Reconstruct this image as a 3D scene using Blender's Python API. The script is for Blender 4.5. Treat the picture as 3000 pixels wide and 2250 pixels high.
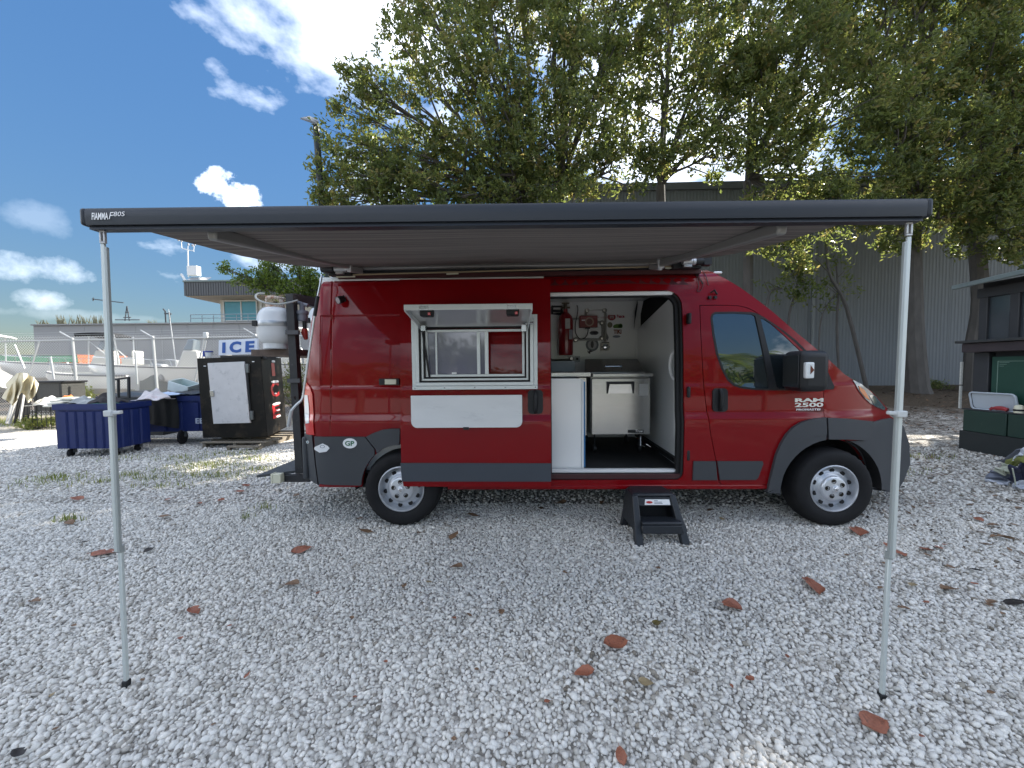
import bpy, bmesh, math, random
import numpy as np
from mathutils import Vector, Matrix
from mathutils.geometry import delaunay_2d_cdt, tessellate_polygon

for o in list(bpy.data.objects):
    bpy.data.objects.remove(o)
SC = bpy.context.scene
COL = SC.collection
R_ = math.radians

# ------------------------------------------------------------------ camera
IW, IH = 3000, 2250
CX, CY, CZ, YAW, PITCH, ROLL, FPX = 1.1487, -3.56949, 1.51492, 0.02414, 0.04362, -0.00881, 1122.73992
_fw = Vector((-math.sin(YAW) * math.cos(PITCH), math.cos(YAW) * math.cos(PITCH), -math.sin(PITCH)))
_rt = Vector((math.cos(YAW), math.sin(YAW), 0))
_up = _rt.cross(_fw)
RT = _rt * math.cos(ROLL) + _up * math.sin(ROLL)
UP = -_rt * math.sin(ROLL) + _up * math.cos(ROLL)
FW = _fw
EYE = Vector((CX, CY, CZ))
cd = bpy.data.cameras.new('camera')
cam = bpy.data.objects.new('camera', cd)
COL.objects.link(cam)
cd.sensor_width = 36
cd.lens = FPX / IW * 36
cd.clip_start = 0.05
cd.clip_end = 2000
cam.matrix_world = Matrix(((RT.x, UP.x, -FW.x, CX), (RT.y, UP.y, -FW.y, CY), (RT.z, UP.z, -FW.z, CZ), (0, 0, 0, 1)))
SC.camera = cam


def ray(px, py):
    return FW + RT * ((px - IW / 2) / FPX) - UP * ((py - IH / 2) / FPX)


def U(px, py, axis, val):
    """world point seen at a photo pixel, on the plane axis = val"""
    d = ray(px, py)
    t = (val - EYE[axis]) / d[axis]
    return EYE + d * t


def UY(px, py, y):
    return U(px, py, 1, y)


# ------------------------------------------------------------------ light
sd = ray(2852, -267).normalized()
SUN_EL = math.asin(sd.z)
SUN_AZ = math.atan2(sd.x, sd.y)
W = bpy.data.worlds.new('World')
SC.world = W
W.use_nodes = True
nt = W.node_tree
nt.nodes.clear()


def nd(t, ty, **kw):
    n = t.nodes.new(ty)
    for k, v in kw.items():
        setattr(n, k, v)
    return n


wo = nd(nt, 'ShaderNodeOutputWorld')
bg = nd(nt, 'ShaderNodeBackground')
sky = nd(nt, 'ShaderNodeTexSky', sky_type='NISHITA', sun_disc=False)
sky.sun_elevation = SUN_EL
sky.sun_rotation = SUN_AZ
sky.air_density = 1.0
sky.dust_density = 0.0
sky.ozone_density = 2.0
bg.inputs['Strength'].default_value = 0.15
geo = nd(nt, 'ShaderNodeTexCoord')
DIR = geo.outputs['Generated']
nz = nd(nt, 'ShaderNodeTexNoise')
nz.inputs['Scale'].default_value = 14
nz.inputs['Detail'].default_value = 7
nz.inputs['Roughness'].default_value = 0.6
nt.links.new(DIR, nz.inputs['Vector'])


def mth(t, op, a, b=None, clamp=False):
    n = nd(t, 'ShaderNodeMath', operation=op, use_clamp=clamp)
    for i, q in enumerate((a, b)):
        if q is None:
            continue
        if isinstance(q, (int, float)):
            n.inputs[i].default_value = q
        else:
            t.links.new(q, n.inputs[i])
    return n.outputs[0]


def vdot(t, a, vec):
    n = nd(t, 'ShaderNodeVectorMath', operation='DOT_PRODUCT')
    t.links.new(a, n.inputs[0])
    n.inputs[1].default_value = vec
    return n.outputs['Value']


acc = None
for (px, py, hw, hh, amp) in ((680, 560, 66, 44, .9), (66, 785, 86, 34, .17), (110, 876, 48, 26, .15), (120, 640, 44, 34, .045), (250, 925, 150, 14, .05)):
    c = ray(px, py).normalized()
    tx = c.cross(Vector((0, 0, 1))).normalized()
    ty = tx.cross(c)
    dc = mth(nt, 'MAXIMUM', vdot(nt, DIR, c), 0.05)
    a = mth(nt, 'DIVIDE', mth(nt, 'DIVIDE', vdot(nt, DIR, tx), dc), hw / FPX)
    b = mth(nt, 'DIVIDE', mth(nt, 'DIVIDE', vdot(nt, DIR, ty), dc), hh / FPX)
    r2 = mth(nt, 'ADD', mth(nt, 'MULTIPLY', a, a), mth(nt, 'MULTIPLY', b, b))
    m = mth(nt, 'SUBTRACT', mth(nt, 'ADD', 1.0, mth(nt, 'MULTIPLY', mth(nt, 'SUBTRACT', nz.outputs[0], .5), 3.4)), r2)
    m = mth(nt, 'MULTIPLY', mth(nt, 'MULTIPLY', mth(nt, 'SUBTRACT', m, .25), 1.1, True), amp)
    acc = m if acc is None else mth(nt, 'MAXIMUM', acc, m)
# bright broken clouds over the whole sky, added as fill light for the shade
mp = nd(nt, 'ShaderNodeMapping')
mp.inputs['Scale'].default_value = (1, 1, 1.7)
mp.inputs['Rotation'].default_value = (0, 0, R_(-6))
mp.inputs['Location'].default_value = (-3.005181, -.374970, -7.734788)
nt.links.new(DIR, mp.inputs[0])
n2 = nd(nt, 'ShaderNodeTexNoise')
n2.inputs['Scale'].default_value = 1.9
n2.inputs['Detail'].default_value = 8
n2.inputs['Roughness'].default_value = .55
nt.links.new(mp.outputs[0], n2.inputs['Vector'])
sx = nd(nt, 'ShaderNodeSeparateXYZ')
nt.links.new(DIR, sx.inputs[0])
fill_clouds = mth(nt, 'MULTIPLY', mth(nt, 'SUBTRACT', n2.outputs[0], .474), 4.2, True)
fill_clouds = mth(nt, 'MULTIPLY', fill_clouds, .8)
acc = mth(nt, 'MAXIMUM', acc, fill_clouds)
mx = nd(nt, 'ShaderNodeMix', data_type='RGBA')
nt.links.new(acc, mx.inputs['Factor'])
# the clear sky's wide range is compressed by luminance so that its blue holds at this exposure
lum = vdot(nt, sky.outputs[0], (.25, .6, .15))
kk = mth(nt, 'DIVIDE', 1.0, mth(nt, 'ADD', 1.0, lum))
scl = nd(nt, 'ShaderNodeVectorMath', operation='SCALE')
nt.links.new(sky.outputs[0], scl.inputs[0])
nt.links.new(kk, scl.inputs['Scale'])
hsv = nd(nt, 'ShaderNodeHueSaturation')
hsv.inputs['Saturation'].default_value = 1.2
hsv.inputs['Value'].default_value = .72
nt.links.new(scl.outputs[0], hsv.inputs['Color'])
nt.links.new(hsv.outputs[0], mx.inputs[6])
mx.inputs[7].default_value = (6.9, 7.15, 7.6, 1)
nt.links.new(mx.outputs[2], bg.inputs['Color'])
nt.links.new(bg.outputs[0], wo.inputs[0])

sl = bpy.data.lights.new('sun', 'SUN')
sl.energy = 3.0
sl.angle = R_(.53)
sl.color = (1, .94, .84)
so = bpy.data.objects.new('sun', sl)
COL.objects.link(so)
so.rotation_euler = sd.to_track_quat('Z', 'Y').to_euler()
so.location = sd * 60

SC.view_settings.view_transform = 'Standard'
SC.view_settings.look = 'None'
SC.view_settings.exposure = 2.35
SC.view_settings.gamma = 1
SC.view_settings.use_curve_mapping = False
SC.render.engine = 'CYCLES'
SC.cycles.use_denoising = True
SC.cycles.max_bounces = 10
SC.cycles.diffuse_bounces = 8
SC.cycles.glossy_bounces = 4
SC.cycles.transparent_max_bounces = 12
SC.cycles.sample_clamp_indirect = 8

# ------------------------------------------------------------------ materials
MATS = {}


def M(name, col, rough=.6, metal=0, spec=.5, coat=0, var=.12, vs=6., bump=0, bs=60., trans=0, alpha=1, dirt=None, dscale=3., damt=.5, rv=0.0, coord='Object', ior=None, stretch=None):
    if name in MATS:
        return MATS[name]
    m = bpy.data.materials.new(name)
    m.use_nodes = True
    t = m.node_tree
    p = t.nodes['Principled BSDF']
    p.inputs['Roughness'].default_value = rough
    p.inputs['Metallic'].default_value = metal
    p.inputs['Specular IOR Level'].default_value = spec
    p.inputs['Coat Weight'].default_value = coat
    p.inputs['Coat Roughness'].default_value = .03
    p.inputs['Transmission Weight'].default_value = trans
    p.inputs['Alpha'].default_value = alpha
    if ior:
        p.inputs['IOR'].default_value = ior
    tc = nd(t, 'ShaderNodeTexCoord')
    vec = tc.outputs[coord]
    if stretch:
        mpn = nd(t, 'ShaderNodeMapping')
        mpn.inputs['Scale'].default_value = stretch
        t.links.new(vec, mpn.inputs[0])
        vec = mpn.outputs[0]
    c4 = (*col, 1)
    p.inputs['Base Color'].default_value = c4
    out = None
    if var:
        n = nd(t, 'ShaderNodeTexNoise')
        n.inputs['Scale'].default_value = vs
        n.inputs['Detail'].default_value = 5
        t.links.new(vec, n.inputs['Vector'])
        x = nd(t, 'ShaderNodeMix', data_type='RGBA')
        x.inputs[6].default_value = tuple(c * (1 - var) for c in col) + (1,)
        x.inputs[7].default_value = tuple(min(1, c * (1 + var)) for c in col) + (1,)
        t.links.new(n.outputs[0], x.inputs['Factor'])
        out = x.outputs[2]
        if rv:
            t.links.new(mth(t, 'ADD', rough - rv * .5, mth(t, 'MULTIPLY', n.outputs[0], rv)), p.inputs['Roughness'])
    if dirt:
        n = nd(t, 'ShaderNodeTexNoise')
        n.inputs['Scale'].default_value = dscale
        n.inputs['Detail'].default_value = 9
        n.inputs['Roughness'].default_value = .7
        t.links.new(vec, n.inputs['Vector'])
        x = nd(t, 'ShaderNodeMix', data_type='RGBA')
        f = mth(t, 'MULTIPLY', mth(t, 'SUBTRACT', n.outputs[0], 1 - damt), 5, True)
        t.links.new(f, x.inputs['Factor'])
        if out:
            t.links.new(out, x.inputs[6])
        else:
            x.inputs[6].default_value = c4
        x.inputs[7].default_value = (*dirt, 1)
        out = x.outputs[2]
    if out:
        t.links.new(out, p.inputs['Base Color'])
    if bump:
        n = nd(t, 'ShaderNodeTexNoise')
        n.inputs['Scale'].default_value = bs
        n.inputs['Detail'].default_value = 4
        t.links.new(vec, n.inputs['Vector'])
        b = nd(t, 'ShaderNodeBump')
        b.inputs['Strength'].default_value = bump
        b.inputs['Distance'].default_value = .01
        t.links.new(n.outputs[0], b.inputs['Height'])
        t.links.new(b.outputs[0], p.inputs['Normal'])
    MATS[name] = m
    return m


RED = M('red_paint', (.20, .0015, .004), .33, spec=.1, coat=.55, var=.05, vs=2, bump=.04, bs=2.6)
DGREY = M('grey_cladding', (.050, .054, .060), .55, spec=.4, var=.1, vs=4, bump=.08, bs=250)
BLACKP = M('black_plastic', (.012, .013, .015), .5, spec=.4, var=.15)
RUBBER = M('rubber', (.014, .014, .016), .8, spec=.3, var=.3, vs=9, bump=.15, bs=90)
SEAL = M('black_seal', (.01, .01, .011), .7, var=.1)
ALU = M('aluminium', (.62, .64, .65), .38, metal=.85, var=.08, vs=20, bump=.03, bs=200)
ALUW = M('white_aluminium', (.62, .66, .66), .35, metal=.25, var=.06, vs=8)
STEEL = M('brushed_steel', (.46, .47, .47), .24, metal=1, var=.12, vs=3, rv=.12, bump=.02, bs=120, stretch=(1, 1, 8))
SILVER = M('silver_wheel', (.50, .52, .55), .36, metal=.5, var=.1, vs=10, dirt=(.16, .13, .11), dscale=7, damt=.42)
CHROME = M('chrome', (.75, .76, .78), .12, metal=1, var=.03)
WHITEP = M('white_panel', (.80, .81, .80), .16, spec=.55, coat=.4, var=.04, vs=2)
WHITE = M('white_paint', (.74, .75, .75), .4, var=.05, vs=4)
CREAM = M('cream_plastic', (.62, .60, .46), .5, var=.06)
DARK = M('dark_void', (.01, .01, .011), .9, var=0)
FLOORB = M('black_floor', (.012, .012, .013), .6, var=.3, vs=14, bump=.2, bs=80)
GLASSD = M('window_glass', (.012, .017, .02), .015, spec=.9, coat=1, var=0, ior=1.75)
REDLENS = M('red_lens', (.55, .012, .008), .15, spec=.6, coat=.6, var=.1, vs=60)
CLEARLENS = M('clear_lens', (.72, .74, .74), .12, spec=.6, coat=.6, var=.1, vs=50)
AMBER = M('amber_lens', (.55, .15, .03), .15, coat=.6, var=.1)
ANTH = M('anthracite', (.020, .024, .031), .42, spec=.4, coat=.0, var=.08, vs=3)
WHITELET = M('white_lettering', (.8, .8, .8), .4, var=0)


# ------------------------------------------------------------------ mesh builder
ORG = {}


def tag(o, label=None, cat=None, group=None, kind=None):
    if label:
        o['label'] = label
    if cat:
        o['category'] = cat
    if group:
        o['group'] = group
    if kind:
        o['kind'] = kind
    return o


def thing(name, label, cat, loc=(0, 0, 0), group=None):
    o = bpy.data.objects.new(name, None)
    COL.objects.link(o)
    o.location = loc
    o.empty_display_size = .1
    ORG[o.name] = Vector(loc)
    return tag(o, label, cat, group)


def sub(name, parent):
    o = bpy.data.objects.new(name, None)
    COL.objects.link(o)
    o.parent = parent
    ORG[o.name] = ORG[parent.name]
    return o


class MB:
    def __init__(s):
        s.v = []
        s.f = []

    def add(s, vs, fs):
        n = len(s.v)
        s.v.extend([tuple(v) for v in vs])
        s.f.extend([tuple(i + n for i in f) for f in fs])
        return s

    def box(s, x0, x1, y0, y1, z0, z1, m=None):
        vs = [Vector((x, y, z)) for x in (x0, x1) for y in (y0, y1) for z in (z0, z1)]
        if m:
            vs = [m @ v for v in vs]
        return s.add(vs, [(0, 1, 3, 2), (4, 6, 7, 5), (0, 4, 5, 1), (2, 3, 7, 6), (0, 2, 6, 4), (1, 5, 7, 3)])

    def hexa(s, p):
        """8 points: bottom 4 ccw then top 4"""
        return s.add(p, [(3, 2, 1, 0), (4, 5, 6, 7), (0, 1, 5, 4), (1, 2, 6, 5), (2, 3, 7, 6), (3, 0, 4, 7)])

    def beam(s, p0, p1, w, h, up=(0, 0, 1)):
        p0, p1 = Vector(p0), Vector(p1)
        d = (p1 - p0).normalized()
        u = Vector(up)
        a = d.cross(u)
        if a.length < 1e-4:
            a = d.cross(Vector((0, 1, 0)))
        a.normalize()
        b = a.cross(d)
        q = []
        for p in (p0, p1):
            for i, j in ((-1, -1), (1, -1), (1, 1), (-1, 1)):
                q.append(p + a * i * w / 2 + b * j * h / 2)
        return s.hexa(q)

    def tube(s, pts, r, n=8, caps=True):
        pts = [Vector(p) for p in pts]
        rs = r if isinstance(r, (list, tuple)) else [r] * len(pts)
        t0 = (pts[1] - pts[0]).normalized()
        a = t0.cross(Vector((0, 0, 1)))
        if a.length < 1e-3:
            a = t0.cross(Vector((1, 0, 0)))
        a.normalize()
        vs = []
        for i, p in enumerate(pts):
            t = (pts[min(i + 1, len(pts) - 1)] - pts[max(i - 1, 0)]).normalized()
            a = (a - t * a.dot(t))
            if a.length < 1e-6:
                a = t.orthogonal()
            a.normalize()
            b = t.cross(a)
            for k in range(n):
                an = 2 * math.pi * k / n
                vs.append(p + (a * math.cos(an) + b * math.sin(an)) * rs[i])
        fs = []
        for i in range(len(pts) - 1):
            for k in range(n):
                fs.append((i * n + k, i * n + (k + 1) % n, (i + 1) * n + (k + 1) % n, (i + 1) * n + k))
        if caps:
            fs.append(tuple(range(n))[::-1])
            m = (len(pts) - 1) * n
            fs.append(tuple(m + k for k in range(n)))
        return s.add(vs, fs)

    def cyl(s, p0, p1, r, n=12, r1=None):
        return s.tube([p0, p1], [r, r if r1 is None else r1], n)

    def lathe(s, prof, org, axis, n=32, close=False):
        """prof: (radius, height along axis)"""
        axis = Vector(axis).normalized()
        a = axis.orthogonal().normalized()
        b = axis.cross(a)
        org = Vector(org)
        vs = []
        for r, h in prof:
            for k in range(n):
                an = 2 * math.pi * k / n
                vs.append(org + axis * h + (a * math.cos(an) + b * math.sin(an)) * r)
        fs = []
        for i in range(len(prof) - 1):
            for k in range(n):
                fs.append((i * n + k, i * n + (k + 1) % n, (i + 1) * n + (k + 1) % n, (i + 1) * n + k))
        return s.add(vs, fs)

    def prism(s, poly, y0, y1, m=None):
        """polygon in (x, z), extruded along y"""
        n = len(poly)
        vs = [Vector((x, y0, z)) for x, z in poly] + [Vector((x, y1, z)) for x, z in poly]
        if m:
            vs = [m @ v for v in vs]
        fs = [tuple(range(n)), tuple(range(n, 2 * n))[::-1]]
        for i in range(n):
            j = (i + 1) % n
            fs.append((i, i + n, j + n, j))
        return s.add(vs, fs)

    def ring(s, x0, x1, z0, z1, w, y0, y1, m=None):
        """rectangular picture frame in xz, bar width w (butted)"""
        s.box(x0, x1, y0, y1, z0, z0 + w, m)
        s.box(x0, x1, y0, y1, z1 - w, z1, m)
        s.box(x0, x0 + w, y0, y1, z0 + w, z1 - w, m)
        s.box(x1 - w, x1, y0, y1, z0 + w, z1 - w, m)
        return s

    def grid(s, nu, nv, fn):
        vs = [fn(i / (nu - 1), j / (nv - 1)) for j in range(nv) for i in range(nu)]
        fs = [(j * nu + i, j * nu + i + 1, (j + 1) * nu + i + 1, (j + 1) * nu + i) for j in range(nv - 1) for i in range(nu - 1)]
        return s.add(vs, fs)

    def build(s, name, mat, parent=None, smooth=False, bevel=0, seg=2, ang=35, fix=True, kind=None, label=None):
        og = ORG.get(parent.name, Vector()) if parent else Vector()
        me = bpy.data.meshes.new(name)
        me.from_pydata([(v[0] - og.x, v[1] - og.y, v[2] - og.z) for v in s.v], [], s.f)
        if fix:
            bm = bmesh.new()
            bm.from_mesh(me)
            bmesh.ops.recalc_face_normals(bm, faces=bm.faces)
            bm.to_mesh(me)
            bm.free()
        me.materials.append(mat)
        if smooth or bevel:
            me.polygons.foreach_set('use_smooth', [True] * len(me.polygons))
            me.set_sharp_from_angle(angle=R_(ang))
        o = bpy.data.objects.new(name, me)
        COL.objects.link(o)
        if parent:
            o.parent = parent
            ORG[o.name] = og
        else:
            ORG[o.name] = Vector()
        if bevel:
            b = o.modifiers.new('bevel', 'BEVEL')
            b.width = bevel
            b.segments = seg
            b.limit_method = 'ANGLE'
            b.angle_limit = R_(40)
            b.harden_normals = False
        if kind:
            o['kind'] = kind
        if label:
            o['label'] = label
        return o


def text(name, s, mat, parent, org, xdir, ydir, width=None, height=None, bold=0., ext=.0015, shear=0., align='LEFT'):
    """flat lettering: the glyph box starts at org (lower left), along xdir / ydir, fitted to width and height"""
    cu = bpy.data.curves.new(name, 'FONT')
    cu.body = s
    cu.size = 1
    cu.offset = bold
    cu.extrude = 0
    cu.shear = shear
    cu.resolution_u = 3
    ob = bpy.data.objects.new(name, cu)
    me = bpy.data.meshes.new_from_object(ob)
    bpy.data.objects.remove(ob)
    n = len(me.vertices)
    co = np.zeros(n * 3)
    me.vertices.foreach_get('co', co)
    co = co.reshape(-1, 3)
    lo, hi = co.min(0), co.max(0)
    sz = hi - lo
    kx = width / sz[0] if width else height / sz[1]
    ky = height / sz[1] if height else kx
    x, y = Vector(xdir).normalized(), Vector(ydir).normalized()
    z = x.cross(y)
    P = np.array(Vector(org))[None] + (co[:, :1] - lo[0]) * kx * np.array(x)[None] + (co[:, 1:2] - lo[1]) * ky * np.array(y)[None] + np.array(z)[None] * ext
    og = ORG.get(parent.name, Vector()) if parent else Vector()
    P -= np.array(og)[None]
    me.vertices.foreach_set('co', P.ravel())
    me.update()
    me.materials.clear()
    me.materials.append(mat)
    o = bpy.data.objects.new(name, me)
    COL.objects.link(o)
    o.parent = parent
    ORG[o.name] = og
    return o


def npmesh(name, V, F, mat, parent=None, smooth=False, kind=None, attr=None):
    """V (n,3), F (m,k) arrays; attr: per-face float stored as attribute 'tint'"""
    og = ORG.get(parent.name, Vector()) if parent else Vector()
    V = V - np.array(og)[None]
    me = bpy.data.meshes.new(name)
    m, k = F.shape
    me.vertices.add(len(V))
    me.vertices.foreach_set('co', V.astype(np.float32).ravel())
    me.loops.add(m * k)
    me.loops.foreach_set('vertex_index', F.astype(np.int32).ravel())
    me.polygons.add(m)
    me.polygons.foreach_set('loop_start', np.arange(0, m * k, k, dtype=np.int32))
    me.polygons.foreach_set('use_smooth', np.full(m, smooth))
    if attr is not None:
        a = me.attributes.new('tint', 'FLOAT', 'FACE')
        a.data.foreach_set('value', attr.astype(np.float32))
    me.update(calc_edges=True)
    me.materials.append(mat)
    o = bpy.data.objects.new(name, me)
    COL.objects.link(o)
    if parent:
        o.parent = parent
    ORG[o.name] = og
    if kind:
        o['kind'] = kind
    return o


def clone(o, parent, loc=None):
    c = o.copy()
    COL.objects.link(c)
    c.parent = parent
    ORG[c.name] = ORG.get(parent.name, Vector()) if parent else Vector()
    if loc is not None:
        c.location = loc
    return c


def copy_tree(root, loc, rotz=0, label=None):
    r = root.copy()
    COL.objects.link(r)
    r.location = loc
    r.rotation_euler = (0, 0, rotz)
    if label:
        r['label'] = label
    for ch in [c for c in bpy.data.objects if c.parent == root]:
        c = ch.copy()
        COL.objects.link(c)
        c.parent = r
        for g in [q for q in bpy.data.objects if q.parent == ch]:
            d = g.copy()
            COL.objects.link(d)
            d.parent = c
    return r


def inpoly(P, poly):
    x, y = P[:, 0], P[:, 1]
    r = np.zeros(len(P), bool)
    n = len(poly)
    for i in range(n):
        x0, y0 = poly[i]
        x1, y1 = poly[(i + 1) % n]
        if y0 == y1:
            continue
        c = ((y0 > y) != (y1 > y)) & (x < (x1 - x0) * (y - y0) / (y1 - y0) + x0)
        r ^= c
    return r


def dens(poly, step):
    out = []
    n = len(poly)
    for i in range(n):
        a, b = poly[i], poly[(i + 1) % n]
        k = max(1, int(math.ceil(math.hypot(b[0] - a[0], b[1] - a[1]) / step)))
        for j in range(k):
            out.append((a[0] + (b[0] - a[0]) * j / k, a[1] + (b[1] - a[1]) * j / k))
    return out


def rrect(x0, x1, z0, z1, r, n=6, radii=None):
    """rounded rectangle; radii for corners (x1z0, x1z1, x0z1, x0z0)"""
    out = []
    R4 = radii or (r, r, r, r)
    for (cx, cz, a0), rr in zip(((x1, z0, -90), (x1, z1, 0), (x0, z1, 90), (x0, z0, 180)), R4):
        sx_ = -1 if cx == x1 else 1
        sz_ = -1 if cz == z1 else 1
        for k in range(n + 1):
            a = R_(a0 + 90 * k / n)
            out.append((cx + sx_ * rr + math.cos(a) * rr, cz + sz_ * rr + math.sin(a) * rr))
    return out


def smoothpoly(pts, n=4):
    """Catmull-Rom through an open list of points"""
    P = [Vector(p) for p in pts]
    out = []
    for i in range(len(P) - 1):
        p0, p1, p2, p3 = P[max(i - 1, 0)], P[i], P[i + 1], P[min(i + 2, len(P) - 1)]
        for k in range(n):
            t = k / n
            out.append(.5 * ((2 * p1) + (p2 - p0) * t + (2 * p0 - 5 * p1 + 4 * p2 - p3) * t * t + (3 * p1 - p0 - 3 * p2 + p3) * t ** 3))
    out.append(P[-1])
    return out


# ------------------------------------------------------------------ van side surface: y as a function of (x, z)
def ys(x, z):
    x, z = np.asarray(x, float), np.asarray(z, float)
    t = np.clip((z - 1.35) / .99, 0, 1.3)
    y = np.where(z > 1.35, .030 + .085 * t ** 1.7, 0)
    y = y + np.where(z > 2.30, .11 * (np.clip(z - 2.30, 0, .2) / .13) ** 2.4, 0)
    y = np.where((z > 1.08) & (z <= 1.32), .018 + .006 * (z - 1.08) / .24, y)
    y = np.where((z > 1.32) & (z <= 1.35), .024 + .006 * (z - 1.32) / .03, y)
    y = np.where((z > 1.02) & (z <= 1.08), -.002 + .020 * (z - 1.02) / .06, y)
    y = np.where(z <= 1.02, -.002 + .020 * (np.clip(1.02 - z, 0, 1) / .6) ** 2, y)
    tt = np.clip(x - 3.3, 0, 3) / 1.45
    y = y + .30 * np.where(tt < 1, tt ** 3, 1 + 2.6 * (tt - 1))
    y = y + np.where(x < -.68, .10 * (np.clip(-.68 - x, 0, 1) / .27) ** 2, 0)
    return y


def S(px, py, off=0.):
    y = off
    for _ in range(40):
        p = U(px, py, 1, y)
        y = float(ys(p.x, p.z)) + off
    return (p.x, p.z)


ZROWS = (1.0, 1.016, 1.024, 1.05, 1.076, 1.084, 1.10, 1.30, 1.316, 1.324, 1.346, 1.354, 1.38, 2.30, 2.33, 2.36, 2.39, 2.41)


def panel(name, outline, holes=(), mat=RED, parent=None, off=0., thick=.015, step=.08, yf=None, xs=(), zs=ZROWS, mirror=False, smooth=True, kind=None, label=None):
    yf = yf or ys
    ol = dens([tuple(p) for p in outline], step)
    hs = [dens([tuple(p) for p in h], step) for h in holes]
    verts, edges = [], []
    for poly in [ol] + hs:
        n0 = len(verts)
        verts += poly
        edges += [(n0 + i, n0 + (i + 1) % len(poly)) for i in range(len(poly))]
    a = np.array(ol)
    x0, z0 = a.min(0)
    x1, z1 = a.max(0)
    gx = sorted(set(list(np.arange(x0 + step * .5, x1, step)) + [q for q in xs if x0 < q < x1]))
    gz = sorted(set(list(np.arange(z0 + step * .5, z1, step)) + [q for q in zs if z0 < q < z1]))
    if len(gx) and len(gz):
        G = np.array([(p, q) for p in gx for q in gz])
        ok = inpoly(G, ol)
        for h in hs:
            ok &= ~inpoly(G, h)
        G = G[ok]
        B = np.array(verts)
        if len(G):
            d = np.array([np.min(np.hypot(B[:, 0] - g[0], B[:, 1] - g[1])) for g in G])
            G = G[d > .008]
            verts = verts + [tuple(g) for g in G]
    r = delaunay_2d_cdt([Vector(v) for v in verts], edges, [], 0, 1e-5)
    V2 = np.array([(v.x, v.y) for v in r[0]])
    F = [f for f in r[2] if len(f) == 3]
    C = np.array([V2[list(f)].mean(0) for f in F])
    ok = inpoly(C, ol)
    for h in hs:
        ok &= ~inpoly(C, h)
    F = [f for f, k in zip(F, ok) if k]
    Y = np.asarray(yf(V2[:, 0], V2[:, 1]), float) + off
    if np.ndim(Y) == 0 or Y.shape != (len(V2),):
        Y = np.full(len(V2), float(Y))
    sgn = 1
    if mirror:
        Y = 2.05 - Y
        sgn = -1
    bm = bmesh.new()
    og = ORG.get(parent.name, Vector()) if parent else Vector()
    bv = [bm.verts.new((V2[i, 0] - og.x, Y[i] - og.y, V2[i, 1] - og.z)) for i in range(len(V2))]
    for f in F:
        try:
            nf = bm.faces.new([bv[i] for i in f])
        except ValueError:
            continue
    bmesh.ops.delete(bm, geom=[v for v in bm.verts if not v.link_faces], context='VERTS')
    bm.normal_update()
    for f in bm.faces:
        if f.normal.y * sgn > 0:
            f.normal_flip()
    if thick:
        be = [e for e in bm.edges if len(e.link_faces) == 1]
        ex = bmesh.ops.extrude_edge_only(bm, edges=be)
        for v in [g for g in ex['geom'] if isinstance(g, bmesh.types.BMVert)]:
            v.co.y += thick * sgn
    me = bpy.data.meshes.new(name)
    bm.normal_update()
    bm.to_mesh(me)
    bm.free()
    me.materials.append(mat)
    if smooth:
        me.polygons.foreach_set('use_smooth', [True] * len(me.polygons))
        me.set_sharp_from_angle(angle=R_(32))
    o = bpy.data.objects.new(name, me)
    COL.objects.link(o)
    if parent:
        o.parent = parent
    ORG[o.name] = og
    if kind:
        o['kind'] = kind
    if label:
        o['label'] = label
    return o


RNG = np.random.default_rng(7)
random.seed(5)

# ================================================================== VAN
van = thing('camper_van', 'red high-roof cargo van converted to a food truck, sliding door open and serving hatch raised', 'van', (2.0, 1.0, 0))
C6 = lambda l, off=0: [S(2000 + a / 1.9747, 760 + b / 1.9747, off) for a, b in l]
C3 = lambda l, off=0: [S(850 + a / 2.074, 750 + b / 2.074, off) for a, b in l]
C4 = lambda l, off=0: [S(1100 + a / 2.2117, 800 + b / 2.2117, off) for a, b in l]
C5 = lambda l, off=0: [S(1580 + a / 1.9757, 780 + b / 1.9757, off) for a, b in l]

rear_edge = [(-.945, .43), (-.965, .88), (-.955, 1.2), (-.945, 1.5), (-.885, 1.96), (-.815, 2.26), (-.76, 2.36), (-.70, 2.40), (-.60, 2.42)]
top_edge = [(-.60, 2.42), (.4, 2.425), (1.6, 2.43), (2.6, 2.435), (2.86, 2.43)]
fr_px = [(2066, 793), (2101, 808), (2134, 825), (2167, 845), (2210, 876), (2253, 909), (2329, 975), (2405, 1038), (2468, 1096), (2499, 1116)]
front_edge = [S(a, b, .02) for a, b in fr_px]
hood_edge = [S(a, b, .02) for a, b in ((2547, 1146), (2592, 1193), (2600, 1216))]
bump_edge = [S(a, b, .02) for a, b in ((2638, 1246), (2655, 1297), (2658, 1357), (2640, 1405), (2618, 1441))]
AR, AF = .44, .465


def arc(cx, cz, rx, z0, rz=None):
    """wheel-arch notch from front to rear, as seen walking towards -x along the sill"""
    rz = rz or rx
    a0 = math.asin((z0 - cz) / rz)
    return [(cx + rx * math.cos(a0 + (math.pi - 2 * a0) * k / 20), cz + rz * math.sin(a0 + (math.pi - 2 * a0) * k / 20)) for k in range(21)]


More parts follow.
